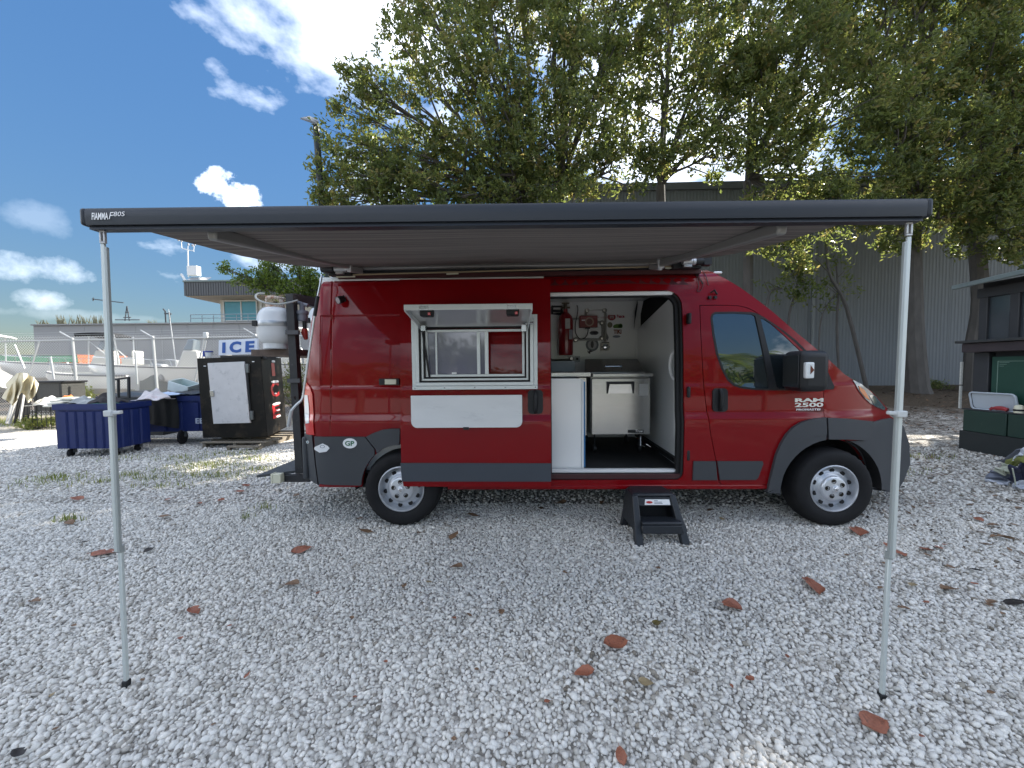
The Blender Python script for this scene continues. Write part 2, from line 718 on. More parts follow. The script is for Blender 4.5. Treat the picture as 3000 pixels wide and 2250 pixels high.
ZS = .385
body_outline = rear_edge + top_edge[1:] + [p for p in front_edge if p[0] > 2.9] + hood_edge + bump_edge[:3] + [(4.62, .40)] + arc(4.012, .36, AF, ZS) + arc(0, .36, .385, ZS, .435) + [(-.80, .41)]
opening = rrect(1.39, 2.66, .445, 2.225, .06, radii=(.07, .15, .05, .03))
door_ol = C6(((97, 265), (180, 263), (270, 264), (330, 268), (370, 277), (410, 295), (450, 322), (520, 380), (600, 452), (700, 548), (780, 628), (812, 690), (818, 760), (820, 900), (828, 1010)))
door_ol += [(3.93, .86), (3.74, .79), (3.62, .66), (3.555, .46), (3.50, .405)] + C6(((400, 1312), (230, 1308), (212, 1290), (203, 1262), (190, 1160), (160, 1010), (138, 880), (122, 750), (113, 620), (104, 450)))


def inset(poly, d):
    a = sum(poly[i][0] * poly[(i + 1) % len(poly)][1] - poly[(i + 1) % len(poly)][0] * poly[i][1] for i in range(len(poly)))
    s = 1 if a > 0 else -1
    out = []
    n = len(poly)
    for i in range(n):
        p0, p1, p2 = Vector(poly[i - 1]), Vector(poly[i]), Vector(poly[(i + 1) % n])
        e0, e1 = (p1 - p0), (p2 - p1)
        if e0.length < 1e-6 or e1.length < 1e-6:
            continue
        e0.normalize()
        e1.normalize()
        n0, n1 = Vector((-e0.y, e0.x)) * s, Vector((-e1.y, e1.x)) * s
        m = n0 + n1
        if m.length < .2:
            m = n0
        m.normalize()
        k = d / max(.4, m.dot(n0))
        q = p1 + m * k
        out.append((q.x, q.y))
    return out


main_win = C6(((172, 340), (178, 322), (195, 313), (300, 312), (400, 318), (418, 330), (500, 735), (496, 748), (420, 745), (340, 735), (300, 720), (268, 692), (235, 630), (205, 545), (185, 440)))
quarter_win = C6(((448, 342), (470, 345), (560, 405), (640, 470), (712, 540), (718, 560), (700, 700), (690, 748), (560, 748), (540, 735)))
surround = C6(((160, 340), (166, 318), (185, 303), (300, 301), (410, 306), (440, 318), (480, 340), (570, 400), (660, 472), (735, 548), (800, 600), (845, 660), (878, 735), (872, 752), (700, 758), (500, 758), (420, 756), (335, 746), (292, 730), (258, 700), (222, 632), (192, 545), (172, 440)))
BELTX = (-.66 - .012, -.66 - .004, -.66 + .004, -.66 + .012)


def ybody(x, z):
    y = ys(x, z)
    # pressed panel seam and window-shaped recess of the rear quarter, gutter bead
    x, z = np.asarray(x, float), np.asarray(z, float)
    y = y + .008 * np.exp(-((x + .662) / .006) ** 2) * (z > .88)
    y = y - .006 * np.exp(-((z - 2.345) / .007) ** 2) * (x < 1.4)
    rec = np.clip(np.minimum(np.minimum((x + .775) / .018, (2.03 - z) / .018), np.minimum((z - 1.335) / .018, 1)), 0, 1) * (x < 1.3)
    return y + .011 * rec


panel('body_side', body_outline, [opening, door_ol], RED, van, thick=.03, step=.09, yf=ybody, xs=(-.776, -.757, -.672, -.666, -.662, -.658, -.652), zs=ZROWS + (2.012, 2.03, 1.335, 1.353, 2.338, 2.345, 2.352))
panel('cab_door', inset(door_ol, .006), [inset(surround, .004)], RED, van, thick=.03, step=.08)
panel('door_gap_liner', inset(door_ol, -.03), [], DARK, van, off=.035, thick=0, step=.2)
cabwin = panel('window_surround', surround, [main_win, quarter_win], SEAL, van, off=-.002, thick=.012, step=.1)
panel('window_glass', inset(main_win, -.008), [], GLASSD, van, off=.005, thick=0, step=.12)
panel('window_glass', inset(quarter_win, -.008), [], GLASSD, van, off=.005, thick=0, step=.12)
bar_ = C6(((418, 325), (446, 335), (545, 748), (505, 748)))
panel('window_pillar', bar_, [], BLACKP, van, off=-.006, thick=.01, step=.15)
# far side
panel('body_side', rear_edge + top_edge[1:] + [p for p in front_edge if p[0] > 2.9] + hood_edge + bump_edge[:3] + [(4.62, .40)] + arc(4.012, .36, AF, ZS) + arc(0, .36, .385, ZS, .435) + [(-.80, .41)], [main_win], RED, van, thick=.03, step=.3, mirror=True)
panel('window_glass', inset(main_win, -.004), [], GLASSD, van, off=.005, thick=0, step=.2, mirror=True)


def cap(name, edge, bx, bz, mat, u0=0., u1=1., n=21, off=0.):
    mb = MB()
    E_ = [Vector((p[0], float(ys(p[0], p[1])), p[1])) for p in edge]
    N = len(E_)

    def fn(u, v):
        w = v * (N - 1)
        i = min(int(w), N - 2)
        p = E_[i].lerp(E_[i + 1], w - i)
        uu = u0 + (u1 - u0) * u
        uu = .5 - .5 * math.cos(math.pi * uu) if u0 == 0 else uu
        b = 1 - abs(2 * uu - 1) ** 2.6
        kx = bx(v) if callable(bx) else bx
        kz = bz(v) if callable(bz) else bz
        return Vector((p.x + kx * b + off, p.y + (2.05 - 2 * p.y) * uu, p.z + kz * b + off * .6))
    mb.grid(n, N, fn)
    return mb.build(name, mat, van, smooth=True, fix=False)


cap('roof_panel', rear_edge[6:] + top_edge[1:] + front_edge[:4], lambda v: .12 * max(0, v - .6) / .4, lambda v: .05 + .03 * math.sin(math.pi * v), RED)
cap('windscreen_frame', front_edge[3:], .13, .05, RED)
cap('windscreen', [front_edge[4], front_edge[5], front_edge[6], front_edge[7], front_edge[8]], .13, .05, GLASSD, .06, .94, off=.012)
cap('bonnet', front_edge[-1:] + hood_edge, lambda v: .12 + .06 * v, .04, RED)
cap('front_bumper_face', hood_edge[-1:] + bump_edge + [(4.5, .30)], .18, .0, DGREY)
cap('rear_door_panel', rear_edge[:7], -.03, 0, RED)
MB().box(-.93, 4.4, .34, 1.72, .28, .40).build('underbody', DARK, van)
for x, r in ((0, AR), (4.012, AF)):
    mb = MB()
    A_ = np.linspace(R_(-2), R_(182), 30)
    for ra, ya, yb_ in ((r + .012, .025, .40),):
        vs_ = [(x + ra * math.cos(a), y_, .36 + ra * math.sin(a)) for y_ in (ya, yb_) for a in A_]
        mb.add(vs_, [(k, k + 1, 30 + k + 1, 30 + k) for k in range(29)])
        mb.add([(x + ra * math.cos(a), yb_, .36 + ra * math.sin(a)) for a in A_], [tuple(range(30))])
    mb.build('wheel_well', DARK, van)
# ---- cladding
arch_out_f = C6(((487, 1345), (512, 1240), (540, 1130), (568, 1065), (600, 1012), (638, 972), (680, 945), (725, 929), (770, 920), (826, 915)), -.02)
arch_mid_f = C6(((565, 1315), (580, 1245), (608, 1160), (648, 1090), (700, 1045), (760, 1022), (832, 1014)), -.025)
arch_in_f = [(4.012 + AF * math.cos(a), .36 + AF * math.sin(a)) for a in np.linspace(R_(188), R_(97), 12)]
front_trim = arch_out_f + arch_mid_f[::-1]
panel('wheel_arch_trim', front_trim, [], DGREY, van, off=-.032, thick=.034, step=.1)
panel('wheel_arch_lip', [p for p in arch_mid_f] + [arch_in_f[-1]] + arch_in_f[::-1][1:] + C6(((487, 1352), (560, 1352)), -.02)[::-1], [], DGREY, van, off=-.024, thick=.05, step=.1)
flare = C6(((834, 916), (960, 922), (1095, 936), (1100, 960), (1085, 1010), (1062, 1046), (950, 1040), (840, 1040)), -.02)
panel('wheel_arch_trim', flare, [], DGREY, van, off=-.034, thick=.05, step=.1)
arch_in_b = [(4.012 + AF * math.cos(a), .36 + AF * math.sin(a)) for a in np.linspace(R_(70), R_(-8), 14)]
bsh = C6(((1100, 938), (1150, 925), (1199, 917)), 0) + bump_edge[:5] + [(4.60, .30), (4.50, .295)] + arch_in_b[::-1] + C6(((1068, 1046), (1090, 1010), (1105, 960)), -.02)
panel('front_bumper', bsh, [], DGREY, van, off=-.012, thick=.05, step=.08)
r_arch_o = C3(((462, 1099), (500, 1078), (560, 1056), (610, 1050), (668, 1050)), -.02)
rear_in = [(.385 * math.cos(a), .36 + .435 * math.sin(a)) for a in np.linspace(R_(90), R_(173), 18)]
panel('wheel_arch_trim', r_arch_o + rear_in[:8] + C3(((521, 1172), (490, 1134)), -.02), [], DGREY, van, off=-.030, thick=.04, step=.08)
panel('rear_quarter_trim', C3(((150, 1096), (300, 1097), (456, 1099), (485, 1136), (515, 1174)), -.01) + rear_in[8:] + [(-.395, .402)] + C3(((178, 1383), (160, 1250)), -.01), [], DGREY, van, off=-.022, thick=.04, step=.08)
rb = [(-.962, .885), (-.855, .88)] + C3(((144, 1097), (153, 1250), (170, 1380)), -.01)[1:] + [(-.80, .40), (-.94, .44), (-.972, .60)]
panel('rear_bumper', rb, [], DGREY, van, off=-.022, thick=.05, step=.06)
MB().box(-.985, -.93, .06, 1.99, .44, .86).build('rear_bumper', DGREY, van, bevel=.02)
panel('sill_trim', C6(((60, 1166), (55, 1275), (197, 1275), (188, 1166))), [], DGREY, van, off=-.014, thick=.016, step=.1)
panel('door_trim', C6(((197, 1166), (458, 1166), (462, 1180), (432, 1262), (418, 1274), (212, 1274))), [], DGREY, van, off=-.014, thick=.016, step=.1)
MB().box(-.80, -.42, .012, .05, .38, .41).box(.44, 3.55, .015, .06, .355, .40).build('sill', RED, van, bevel=.01)
# ---- door opening
mb = MB()
op = rrect(1.39, 2.655, .455, 2.22, .06, radii=(.07, .15, .05, .03))
pts = [(x, float(ys(x, z)) + .03, z) for x, z in dens(op, .06)]
mb.tube(pts + [pts[0]], .016, 8, False)
mb.build('door_seal', SEAL, van, smooth=True)
panel('door_jamb', inset(op, -.02), [inset(op, .045)], SEAL, van, off=.045, thick=.05, step=.15)
tr = C5(((64, 72), (60, 112), (520, 100), (862, 108), (866, 66), (500, 62)))
panel('slide_rail', tr, [], M('dark_red_track', (.07, .006, .008), .5, var=.5, vs=12), van, off=-.001, thick=.006, step=.1)
for zz in (1.95, 1.27, .68):
    MB().box(2.685, 2.715, .0, .06, zz - .05, zz + .05).build('door_striker', BLACKP, van, bevel=.01)
MB().box(1.40, 2.64, .075, .13, .50, .53).build('threshold', WHITE, van, bevel=.004)
MB().box(1.40, 2.64, .03, .115, .455, .497).build('door_track', M('track_dark', (.05, .012, .014), .5, var=.4), van)
# ---- interior shell
MB().box(-.80, 2.74, .10, 1.93, .49, .515).build('cabin_floor', FLOORB, van)
MB().box(-.80, 2.90, 1.86, 1.88, .50, 2.2).build('inner_wall_panel', WHITEP, van)
MB().hexa([(-.8, 1.88, 2.2), (2.9, 1.88, 2.2), (2.9, 1.90, 2.2), (-.8, 1.90, 2.2), (-.8, 1.70, 2.45), (2.9, 1.70, 2.45), (2.9, 1.72, 2.45), (-.8, 1.72, 2.45)]).build('inner_wall_cove', WHITEP, van)
MB().box(-.8, 2.9, .22, 1.72, 2.40, 2.415).build('ceiling_panel', WHITEP, van)
MB().box(1.40, 2.60, .11, .16, 2.185, 2.225).build('header_trim', WHITEP, van, bevel=.012)
MB().box(1.38, 2.66, .16, .30, 2.20, 2.40).build('header_liner', WHITEP, van)
MB().box(-.8, 1.37, .14, .16, .51, 2.4).build('inner_lining', WHITEP, van)
MB().box(1.39, 2.75, 1.853, 1.859, 2.03, 2.05).build('wall_batten', WHITE, van)
MB().box(2.742, 2.754, 1.845, 1.859, 1.5, 2.05).build('wall_batten', WHITE, van)
# partition behind the cab seats, upper corner cut away
q = MB()
pol = [(.10, .52), (.10, 1.98), (.14, 1.98), (.14, 2.20), (.55, 2.22), (1.86, 2.03), (1.86, .52)]
P3 = [Vector((0, a, b)) for a, b in pol]
q.add([(2.685 + .05 * a, a, b) for a, b in pol] + [(2.705 + .05 * a, a, b) for a, b in pol], [tuple(range(7)), tuple(range(7, 14))[::-1]] + [(i, i + 7, (i + 1) % 7 + 7, (i + 1) % 7) for i in range(7)])
q.build('partition_wall', WHITEP, van)
MB().box(2.660, 2.684, .095, .125, .52, 1.98).build('partition_edge', WHITE, van, bevel=.004)
MB().box(2.82, 2.84, .14, 1.85, .52, 2.42).build('cab_dark_sheet', DARK, van)  # dark sheet standing in for the unlit cab beyond the partition
q = MB()
c0_, c1_ = UY(1864, 905, 1.70), UY(1884, 968, 1.78)
q.add([(c0_.x - .03, 1.55, c0_.z + .10), (c0_.x + .05, 1.80, c0_.z + .06), (c0_.x + .03, 1.82, c0_.z - .10), (c0_.x, 1.80, c1_.z), (c0_.x - .04, 1.66, c1_.z + .02), (c0_.x - .05, 1.6, c0_.z - .06)], [(0, 1, 2, 5), (5, 2, 3, 4)])
q.build('dark_strap', M('navy_fabric', (.018, .02, .032), .9, var=.3, vs=20), van, smooth=True)
mb = MB()
mb.hexa([(2.69, .16, .53), (2.71, .16, .53), (2.77, 1.85, .53), (2.75, 1.85, .53), (2.66, .16, .60), (2.70, .16, .60), (2.76, 1.85, .60), (2.72, 1.85, .60)])
mb.build('floor_cove', FLOORB, van)
# grab handle
gx = lambda y: 2.685 + .05 * y
h = smoothpoly([(gx(.2) - .01, .22, 1.67), (gx(.2) - .06, .23, 1.64), (gx(.2) - .075, .25, 1.56), (gx(.2) - .075, .25, 1.48), (gx(.2) - .06, .22, 1.40), (gx(.2) - .01, .2, 1.36)], 5)
mb = MB()
mb.tube(h, .018, 10)
mb.box(2.675, 2.69, .17, .26, 1.62, 1.70)
mb.box(2.675, 2.69, .15, .24, 1.33, 1.41)
mb.build('grab_handle', M('white_gloss', (.8, .8, .8), .15, coat=.5, var=0), van, smooth=True)

# ---- wheels
TY = M('tyre_rubber', (.013, .013, .014), .78, spec=.25, var=.35, vs=14, bump=.1, bs=140, dirt=(.06, .055, .05), dscale=4, damt=.38)


def wheel(x, yo, rot, steer=0):
    w = sub('wheel', van)
    HZ = .366
    c = Vector((x, yo, HZ))
    prof = [(.215, .012), (.222, .002), (.250, -.012), (.285, -.018), (.315, -.014), (.340, -.004), (.352, .010), (.362, .030), (.366, .060), (.368, .11), (.366, .17), (.355, .205), (.33, .215), (.2, .22)]
    mb = MB()
    mb.lathe(prof, c, (0, 1, 0), 72)
    n = 72
    for i, (r, h) in enumerate(prof):
        if 6 <= i <= 8:
            for k in range(n):
                if k % 2:
                    v = Vector(mb.v[i * n + k]) - c
                    q = Vector((v.x, 0, v.z)).normalized() * .010
                    mb.v[i * n + k] = tuple(c + v - q)
    # grooves round the tread
    mb.build('tyre', TY, w, smooth=True, ang=50)
    mb = MB()
    mb.lathe([(.216, .016), (.222, .004), (.219, -.004), (.211, -.006), (.206, .002), (.203, .02), (.196, .05), (.186, .064), (.180, .060), (.168, .042), (.150, .034), (.132, .030), (.128, .022), (.10, .020)], c, (0, 1, 0), 64)
    rim = mb.build('rim', SILVER, w, smooth=True, ang=60)
    for k in range(10):
        a = rot + 2 * math.pi * k / 10
        o = c + Vector((math.cos(a) * .163, .036, math.sin(a) * .163))
        u = Vector((math.cos(a), -.35, math.sin(a))).normalized()
        mb = MB()
        mb.lathe([(.0005, -.006), (.0205, -.006), (.022, .002)], o, Vector((-math.cos(a) * .35, -1, -math.sin(a) * .35)) * -1, 14)
        mb.build('rim_hole', DARK, w)
    mb = MB()
    mb.lathe([(.118, .030), (.116, .008), (.110, -.002), (.10, -.006), (.06, -.010), (.036, -.012), (.034, -.020), (.026, -.024), (.0005, -.026)], c, (0, 1, 0), 48)
    mb.build('hub_cap', M('silver_cap', (.62, .64, .67), .3, metal=.5, var=.05), w, smooth=True, ang=40)
    for k in range(5):
        a = rot + R_(12) + 2 * math.pi * k / 5
        o = c + Vector((math.cos(a) * .072, -.012, math.sin(a) * .072))
        mb = MB()
        mb.lathe([(.021, .003), (.021, -.0015), (.0175, -.0015), (.016, .003), (.010, .003), (.009, -.0005), (.0005, -.001)], o, (0, 1, 0), 12)
        mb.build('lug_nut', M('dark_bronze', (.03, .026, .02), .45, metal=.5, var=.2), w)
    # emblem on the cap: a small raised badge
    mb = MB()
    mb.lathe([(.018, -.0255), (.014, -.028), (.0005, -.0285)], c, (0, 1, 0), 20)
    mb.build('emblem', CHROME, w)
    return w


wheel(0, .0, R_(10))
wheel(4.038, .0, R_(18))
for x in (0, 4.038):
    w = sub('wheel', van)
    mb = MB()
    mb.lathe([(.2, -.01), (.33, -.01), (.366, -.06), (.366, -.17), (.2, -.21), (.001, -.1)], (x, 2.05, .366), (0, 1, 0), 40)
    mb.build('tyre', TY, w, smooth=True)

# ---- lights, badges, handles
tl = C3(((98, 768), (120, 800), (134, 838), (142, 960), (146, 1088), (100, 1084), (90, 1010), (84, 900), (84, 790)), -.01)
panel('tail_light', tl, [], REDLENS, van, off=-.012, thick=.04, step=.05)
panel('tail_light_lens', C3(((86, 845), (106, 846), (112, 900), (114, 1015), (94, 1018), (88, 960)), -.015), [], CLEARLENS, van, off=-.017, thick=.006, step=.05)
hl = [S(a, b, .0) for a, b in ((2497, 1113), (2520, 1124), (2547, 1146), (2570, 1168), (2592, 1195), (2588, 1201), (2568, 1193), (2547, 1181), (2530, 1165), (2515, 1145))]
panel('headlight', hl, [], M('headlight_lens', (.10, .12, .13), .05, spec=.9, coat=1, var=.4, vs=25), van, off=-.008, thick=.03, step=.05)
panel('turn_lens', [S(a, b) for a, b in ((2512, 1130), (2530, 1143), (2546, 1172), (2532, 1164), (2518, 1146))], [], AMBER, van, off=-.012, thick=.004, step=.05)
panel('reflector', [S(a, b) for a, b in ((2544, 1158), (2556, 1157), (2568, 1180), (2558, 1184))], [], CHROME, van, off=-.012, thick=.004, step=.05)


def door_handle(parent, x0, x1, z0, z1, off):
    o = panel('door_handle', rrect(x0, x1, z0, z1, .035), [], BLACKP, parent, off=off, thick=.02, step=.04)
    xc = (x0 + x1) / 2
    y = float(ys(xc, (z0 + z1) / 2)) + off
    d = MB()
    d.tube(smoothpoly([(xc, y + .004, z1 - .012), (xc, y - .022, z1 - .05), (xc, y - .026, (z0 + z1) / 2), (xc, y - .022, z0 + .05), (xc, y + .004, z0 + .012)], 4), .017, 8)
    if parent is van:
        d.build('handle_grip', BLACKP, o, smooth=True)
    else:
        d.build('handle_grip', BLACKP, parent, smooth=True)
    return o


a = C6(((170, 880), (258, 745)))
door_handle(van, a[0][0], a[1][0], a[0][1], a[1][1], -.012)
# mirror
mir = sub('wing_mirror', van)
mb = MB()
mb.box(3.50, 3.745, -.30, -.04, 1.285, 1.635)
mb.build('mirror_housing', BLACKP, mir, bevel=.055, seg=4, smooth=True)
MB().box(3.492, 3.499, -.27, -.075, 1.32, 1.60).build('mirror_glass', M('mirror_reflection_dark', (.02, .022, .025), .25, spec=.5, var=.2), mir, bevel=.003)  # dark colour stands in for the dark reflection in the glass
mb = MB()
mb.beam((3.70, -.06, 1.57), (3.80, .08, 1.57), .03, .06)
mb.beam((3.70, -.06, 1.33), (3.86, .08, 1.33), .06, .09)
mb.hexa([(3.79, .02, 1.29), (3.96, .06, 1.285), (3.96, .12, 1.285), (3.79, .1, 1.29), (3.74, .02, 1.60), (3.80, .05, 1.60), (3.80, .12, 1.60), (3.74, .12, 1.60)])
mb.build('mirror_arm', BLACKP, mir, bevel=.015)
MB().box(3.515, 3.588, -.325, -.29, 1.40, 1.535).build('signal_lamp', CLEARLENS, mir, bevel=.01, seg=3)
mb = MB()
mb.prism([(3.552, 1.435), (3.582, 1.47), (3.552, 1.51)], -.328, -.32)
mb.build('signal_arrow', M('brown_lens', (.12, .03, .02), .2, coat=.5), mir)
# badge
b0 = C6(((648, 826), (806, 804)))
xa, xb = b0[0][0], b0[1][0]
zt = b0[1][1]
yb = float(ys(3.78, 1.15)) - .006
bd = M('badge_chrome', (.72, .74, .76), .25, metal=.6, var=.05)
wd = xb - xa
tz = lambda y_: S(2380, 760 + y_ / 1.9747)[1]
xdir = (1, .02, 0)
text('badge_lettering', 'RAM', bd, van, (xa, yb, tz(824)), xdir, (0, 0, 1), wd, tz(802) - tz(824), .045)
text('badge_lettering', '2500', bd, van, (xa, yb, tz(853)), xdir, (0, 0, 1), wd, tz(828) - tz(853), .03)
MB().box(xa - .002, xb + .002, yb + .000, yb + .02, tz(880), tz(856)).build('badge_plate', M('badge_dark', (.12, .01, .012), .35), van)
text('badge_lettering', 'PROMASTER', WHITELET, van, (xa + .012, yb - .003, tz(873)), xdir, (0, 0, 1), wd - .024, tz(862) - tz(873), .03)
# stickers on the rear cladding
ge = S(1025.5, 1298.5, -.02)
yy = float(ys(*ge)) - .026


def disc(name, c, rx, rz, mat, parent, y, n=28):
    mb = MB()
    mb.prism([(c[0] + rx * math.cos(2 * math.pi * k / n), c[1] + rz * math.sin(2 * math.pi * k / n)) for k in range(n)], y, y + .002)
    return mb.build(name, mat, parent)


disc('oval_sticker', ge, .067, .048, WHITELET, van, yy)
text('sticker_lettering', 'GP', M('green_print', (.02, .14, .06), .5, var=0), van, (ge[0] - .044, yy - .001, ge[1] - .023), (1, 0, 0), (0, 0, 1), .088, .046, .025)
hc0 = C3(((199, 1157),), -.02)[0]
hx = C3(((156, 1163), (160, 1156), (199, 1138), (228, 1153), (241, 1168), (222, 1188), (184, 1193), (158, 1173)), -.02)
mb = MB()
y2 = float(ys(*hc0)) - .029
mb.prism(hx, y2, y2 + .004)
mb.build('sticker', WHITELET, van)
hc = C3(((199, 1157),), -.02)[0]
mb = MB()
mb.lathe([(.023, 0), (.021, -.0008), (.018, 0)], (hc[0], y2 - .001, hc[1]), (0, 1, 0), 20)
for v in range(len(mb.v)):
    p = mb.v[v]
    mb.v[v] = (p[0], p[1], hc[1] + (p[2] - hc[1]) * .6)
mb.build('sticker_emblem', M('blue_print', (.05, .07, .13), .5, var=0), van)
sc_ = C3(((110, 1129),), -.02)[0]
mb = MB()
y3 = float(ys(*sc_)) - .034
mb.prism([(sc_[0] + (.019 if k % 2 == 0 else .010) * math.cos(2 * math.pi * k / 10), sc_[1] + (.019 if k % 2 == 0 else .010) * math.sin(2 * math.pi * k / 10)) for k in range(10)], y3, y3 + .003)
mb.build('star_sticker', WHITELET, van)
disc('star_centre', sc_, .006, .006, M('teal_print', (.03, .2, .2), .5, var=0), van, y3 - .001)
# spot lamp on the rear quarter
p = C3(((303, 268),), -.05)[0]
ylp = float(ys(*p))
lamp = MB()
d = Vector((-.55, -1, -.45)).normalized()
lamp.lathe([(.02, -.05), (.034, -.03), (.036, .02), (.030, .022)], (p[0], ylp - .06, p[1]), d, 16)
lamp.tube([(p[0] + .01, ylp - .05, p[1] + .02), (p[0] + .02, ylp - .02, p[1] + .045), (p[0] + .03, ylp + .01, p[1] - .01)], .010, 6)
lo = lamp.build('spot_lamp', BLACKP, van, smooth=True)
mb = MB()
mb.lathe([(.031, .020), (.0005, .021)], (p[0], ylp - .06, p[1]), d, 16)
mb.build('lamp_lens', M('grey_lens', (.35, .3, .3), .1, coat=1), lo)
p = S(2089, 861, -.02)
yl = float(ys(*p))
mb = MB()
mb.tube([(p[0] - .02, yl - .02, p[1] + .01), (p[0], yl - .045, p[1] + .03), (p[0] + .04, yl - .01, p[1] - .0)], .009, 6)
for dx in (-.03, .022):
    mb.box(p[0] + dx - .012, p[0] + dx + .012, yl - .03, yl, p[1] - .045, p[1] - .02)
mb.build('lamp_bracket', BLACKP, van, smooth=True)
# loose wires hanging from the roof
mb = MB()
for pts in ([(2014, 779), (2030, 795), (2043, 815), (2047, 840), (2042, 852), (2050, 853), (2060, 838), (2052, 822), (2036, 800)], [(2052, 787), (2063, 800), (2070, 815), (2076, 836)], [(2036, 786), (2046, 806), (2061, 832)]):
    L = []
    for a_, b_ in pts:
        x, z = S(a_, b_, -.012)
        L.append((x, float(ys(x, z)) - .012, z))
    mb.tube(smoothpoly(L, 3), .0032, 5)
mb.build('hanging_wire', M('wire_dark', (.03, .02, .02), .6, var=0), van)
MB().box(3.02, 3.10, .22, .34, 2.40, 2.425).build('roof_marker_lamp', CLEARLENS, van, bevel=.01)
# rear latch of the sliding rail
la = C3(((540, 784), (662, 745)), -.01)
yl = float(ys(-.1, 1.36)) - .012
MB().box(la[0][0], la[1][0], yl, yl + .03, la[0][1], la[1][1]).build('rail_latch', BLACKP, van, bevel=.004)
lb = C3(((577, 782), (646, 747)), -.01)
MB().box(lb[0][0], lb[1][0], yl - .008, yl - .0005, lb[0][1] + .003, lb[1][1] - .003).build('latch_plate', CREAM, van, bevel=.002)

# ---- sliding door (slid back, standing proud of the body)
sdr = sub('sliding_door', van)
DO = -.095
dol = [S(1170.5, 819, DO), S(1612, 817, DO), S(1612.5, 1000, DO), S(1615, 1428, DO), S(1182, 1425, DO), S(1177, 1390, DO), S(1174, 1200, DO), S(1172, 1000, DO)]
win = (.262, 1.226, 1.392, 1.915)
panel('door_skin', dol, [[(win[0], win[2]), (win[1], win[2]), (win[1], win[3]), (win[0], win[3])]], RED, sdr, off=DO, thick=.05, step=.09)
panel('door_band', [S(1174, 1356, DO), S(1614, 1357, DO), S(1614.5, 1410, DO), S(1179, 1409.5, DO)], [], M('blue_grey_band', (.050, .060, .075), .5, var=.1, vs=5), sdr, off=DO - .012, thick=.014, step=.1)
YF = -.105
f0 = (UY(1207.6, 1142.7, YF - .02), UY(1574, 920, YF - .02))
fx0, fx1, fz0, fz1 = f0[0].x, f0[1].x, f0[0].z, f0[1].z
MB().ring(fx0, fx1, fz0, fz1, .034, YF - .012, YF + .03).build('window_flange', ALUW, sdr, bevel=.003)
MB().ring(fx0 + .036, fx1 - .036, fz0 + .036, fz1 - .036, .03, YF - .022, YF + .03).build('window_flange', ALUW, sdr, bevel=.003)
MB().ring(fx0 + .068, fx1 - .068, fz0 + .068, fz1 - .068, .012, YF - .012, YF + .04).build('window_gasket', SEAL, sdr)
MB().ring(fx0 + .082, fx1 - .082, fz0 + .082, fz1 - .082, .018, YF + .0, YF + .04).build('window_channel', ALUW, sdr, bevel=.002)
MB().ring(fx0 + .102, fx1 - .102, fz0 + .102, fz1 - .102, .012, YF + .01, YF + .05).build('window_gasket', SEAL, sdr)
wx0, wx1, wz0, wz1 = fx0 + .115, fx1 - .115, fz0 + .115, fz1 - .125
MB().ring(wx0, wx1, wz0, wz1, .022, YF + .025, YF + .06).build('window_sash', ALUW, sdr, bevel=.002)
c8 = lambda x_: UY(1160 + x_ / 5.027, 1040, YF + .04).x
GS = M('screen_glass', (.19, .19, .25), .07, spec=.7, coat=.8, var=.04, vs=3)
MB().box(wx0 + .02, c8(1320), YF + .045, YF + .05, wz0 + .02, wz1 - .02).build('window_pane', GS, sdr)
for a_, b_, yo in ((585, 612, .0), (1195, 1243, .0), (1312, 1365, -.012)):
    MB().box(c8(a_), c8(b_), YF + .028 + yo, YF + .044, wz0 + .022, wz1 - .022).build('window_stile', ALUW, sdr, bevel=.002)
MB().box(c8(820), c8(890), YF + .036, YF + .0445, wz0 + .026, wz0 + .042).build('sash_pull', WHITE, sdr)
for i in range(5):
    x = fx0 + .02 + (fx1 - fx0 - .04) * i / 4
    mb = MB()
    mb.lathe([(.006, 0), (.005, -.004), (.0005, -.005)], (x, YF - .012, fz0 + .017), (0, 1, 0), 8)
    mb.build('screw', STEEL, sdr)
# hatch flap: hinged at the top of the window, standing straight out
hz_, ez_ = 1.90, 2.0
hy_, ey_ = YF - .02, -.60
hx0, hx1 = .255, 1.215
FL = M('flap_aluminium', (.66, .66, .64), .28, metal=.7, var=.06, vs=2, bump=.02, bs=12)
e0, e1 = UY(1184, 893, ey_), UY(1560, 889, ey_)
mb = MB()
ez0, ez1 = e0.z, e1.z
mb.hexa([(hx0, hy_, hz_ - .012), (hx1, hy_, hz_ - .014), (e1.x, ey_, ez1 - .014), (e0.x, ey_, ez0 - .012), (hx0, hy_, hz_), (hx1, hy_, hz_ - .002), (e1.x, ey_, ez1 - .002), (e0.x, ey_, ez0)])
mb.build('hatch_flap', FL, sdr)
mb = MB()
mb.hexa([(e0.x, ey_ - .012, ez0 - .044), (e1.x, ey_ - .012, ez1 - .044), (e1.x, ey_ - .001, ez1 - .044), (e0.x, ey_ - .001, ez0 - .044), (e0.x, ey_ - .012, ez0), (e1.x, ey_ - .012, ez1), (e1.x, ey_ - .001, ez1), (e0.x, ey_ - .001, ez0)])
mb.build('flap_front_lip', ALUW, sdr, bevel=.003)
for xx, ex, ezz, s_ in ((hx0, e0.x, ez0, 1), (hx1, e1.x, ez1, -1)):
    mb = MB()
    a0, b0_ = Vector((xx, hy_, hz_ - .014)), Vector((ex, ey_, ezz - .014))
    w_ = Vector((.012 * s_, 0, 0))
    dn = Vector((0, 0, -.036))
    mb.hexa([a0 + dn, a0 + dn + w_, b0_ + dn + w_, b0_ + dn, a0, a0 + w_, b0_ + w_, b0_])
    mb.build('flap_side_lip', ALUW, sdr)
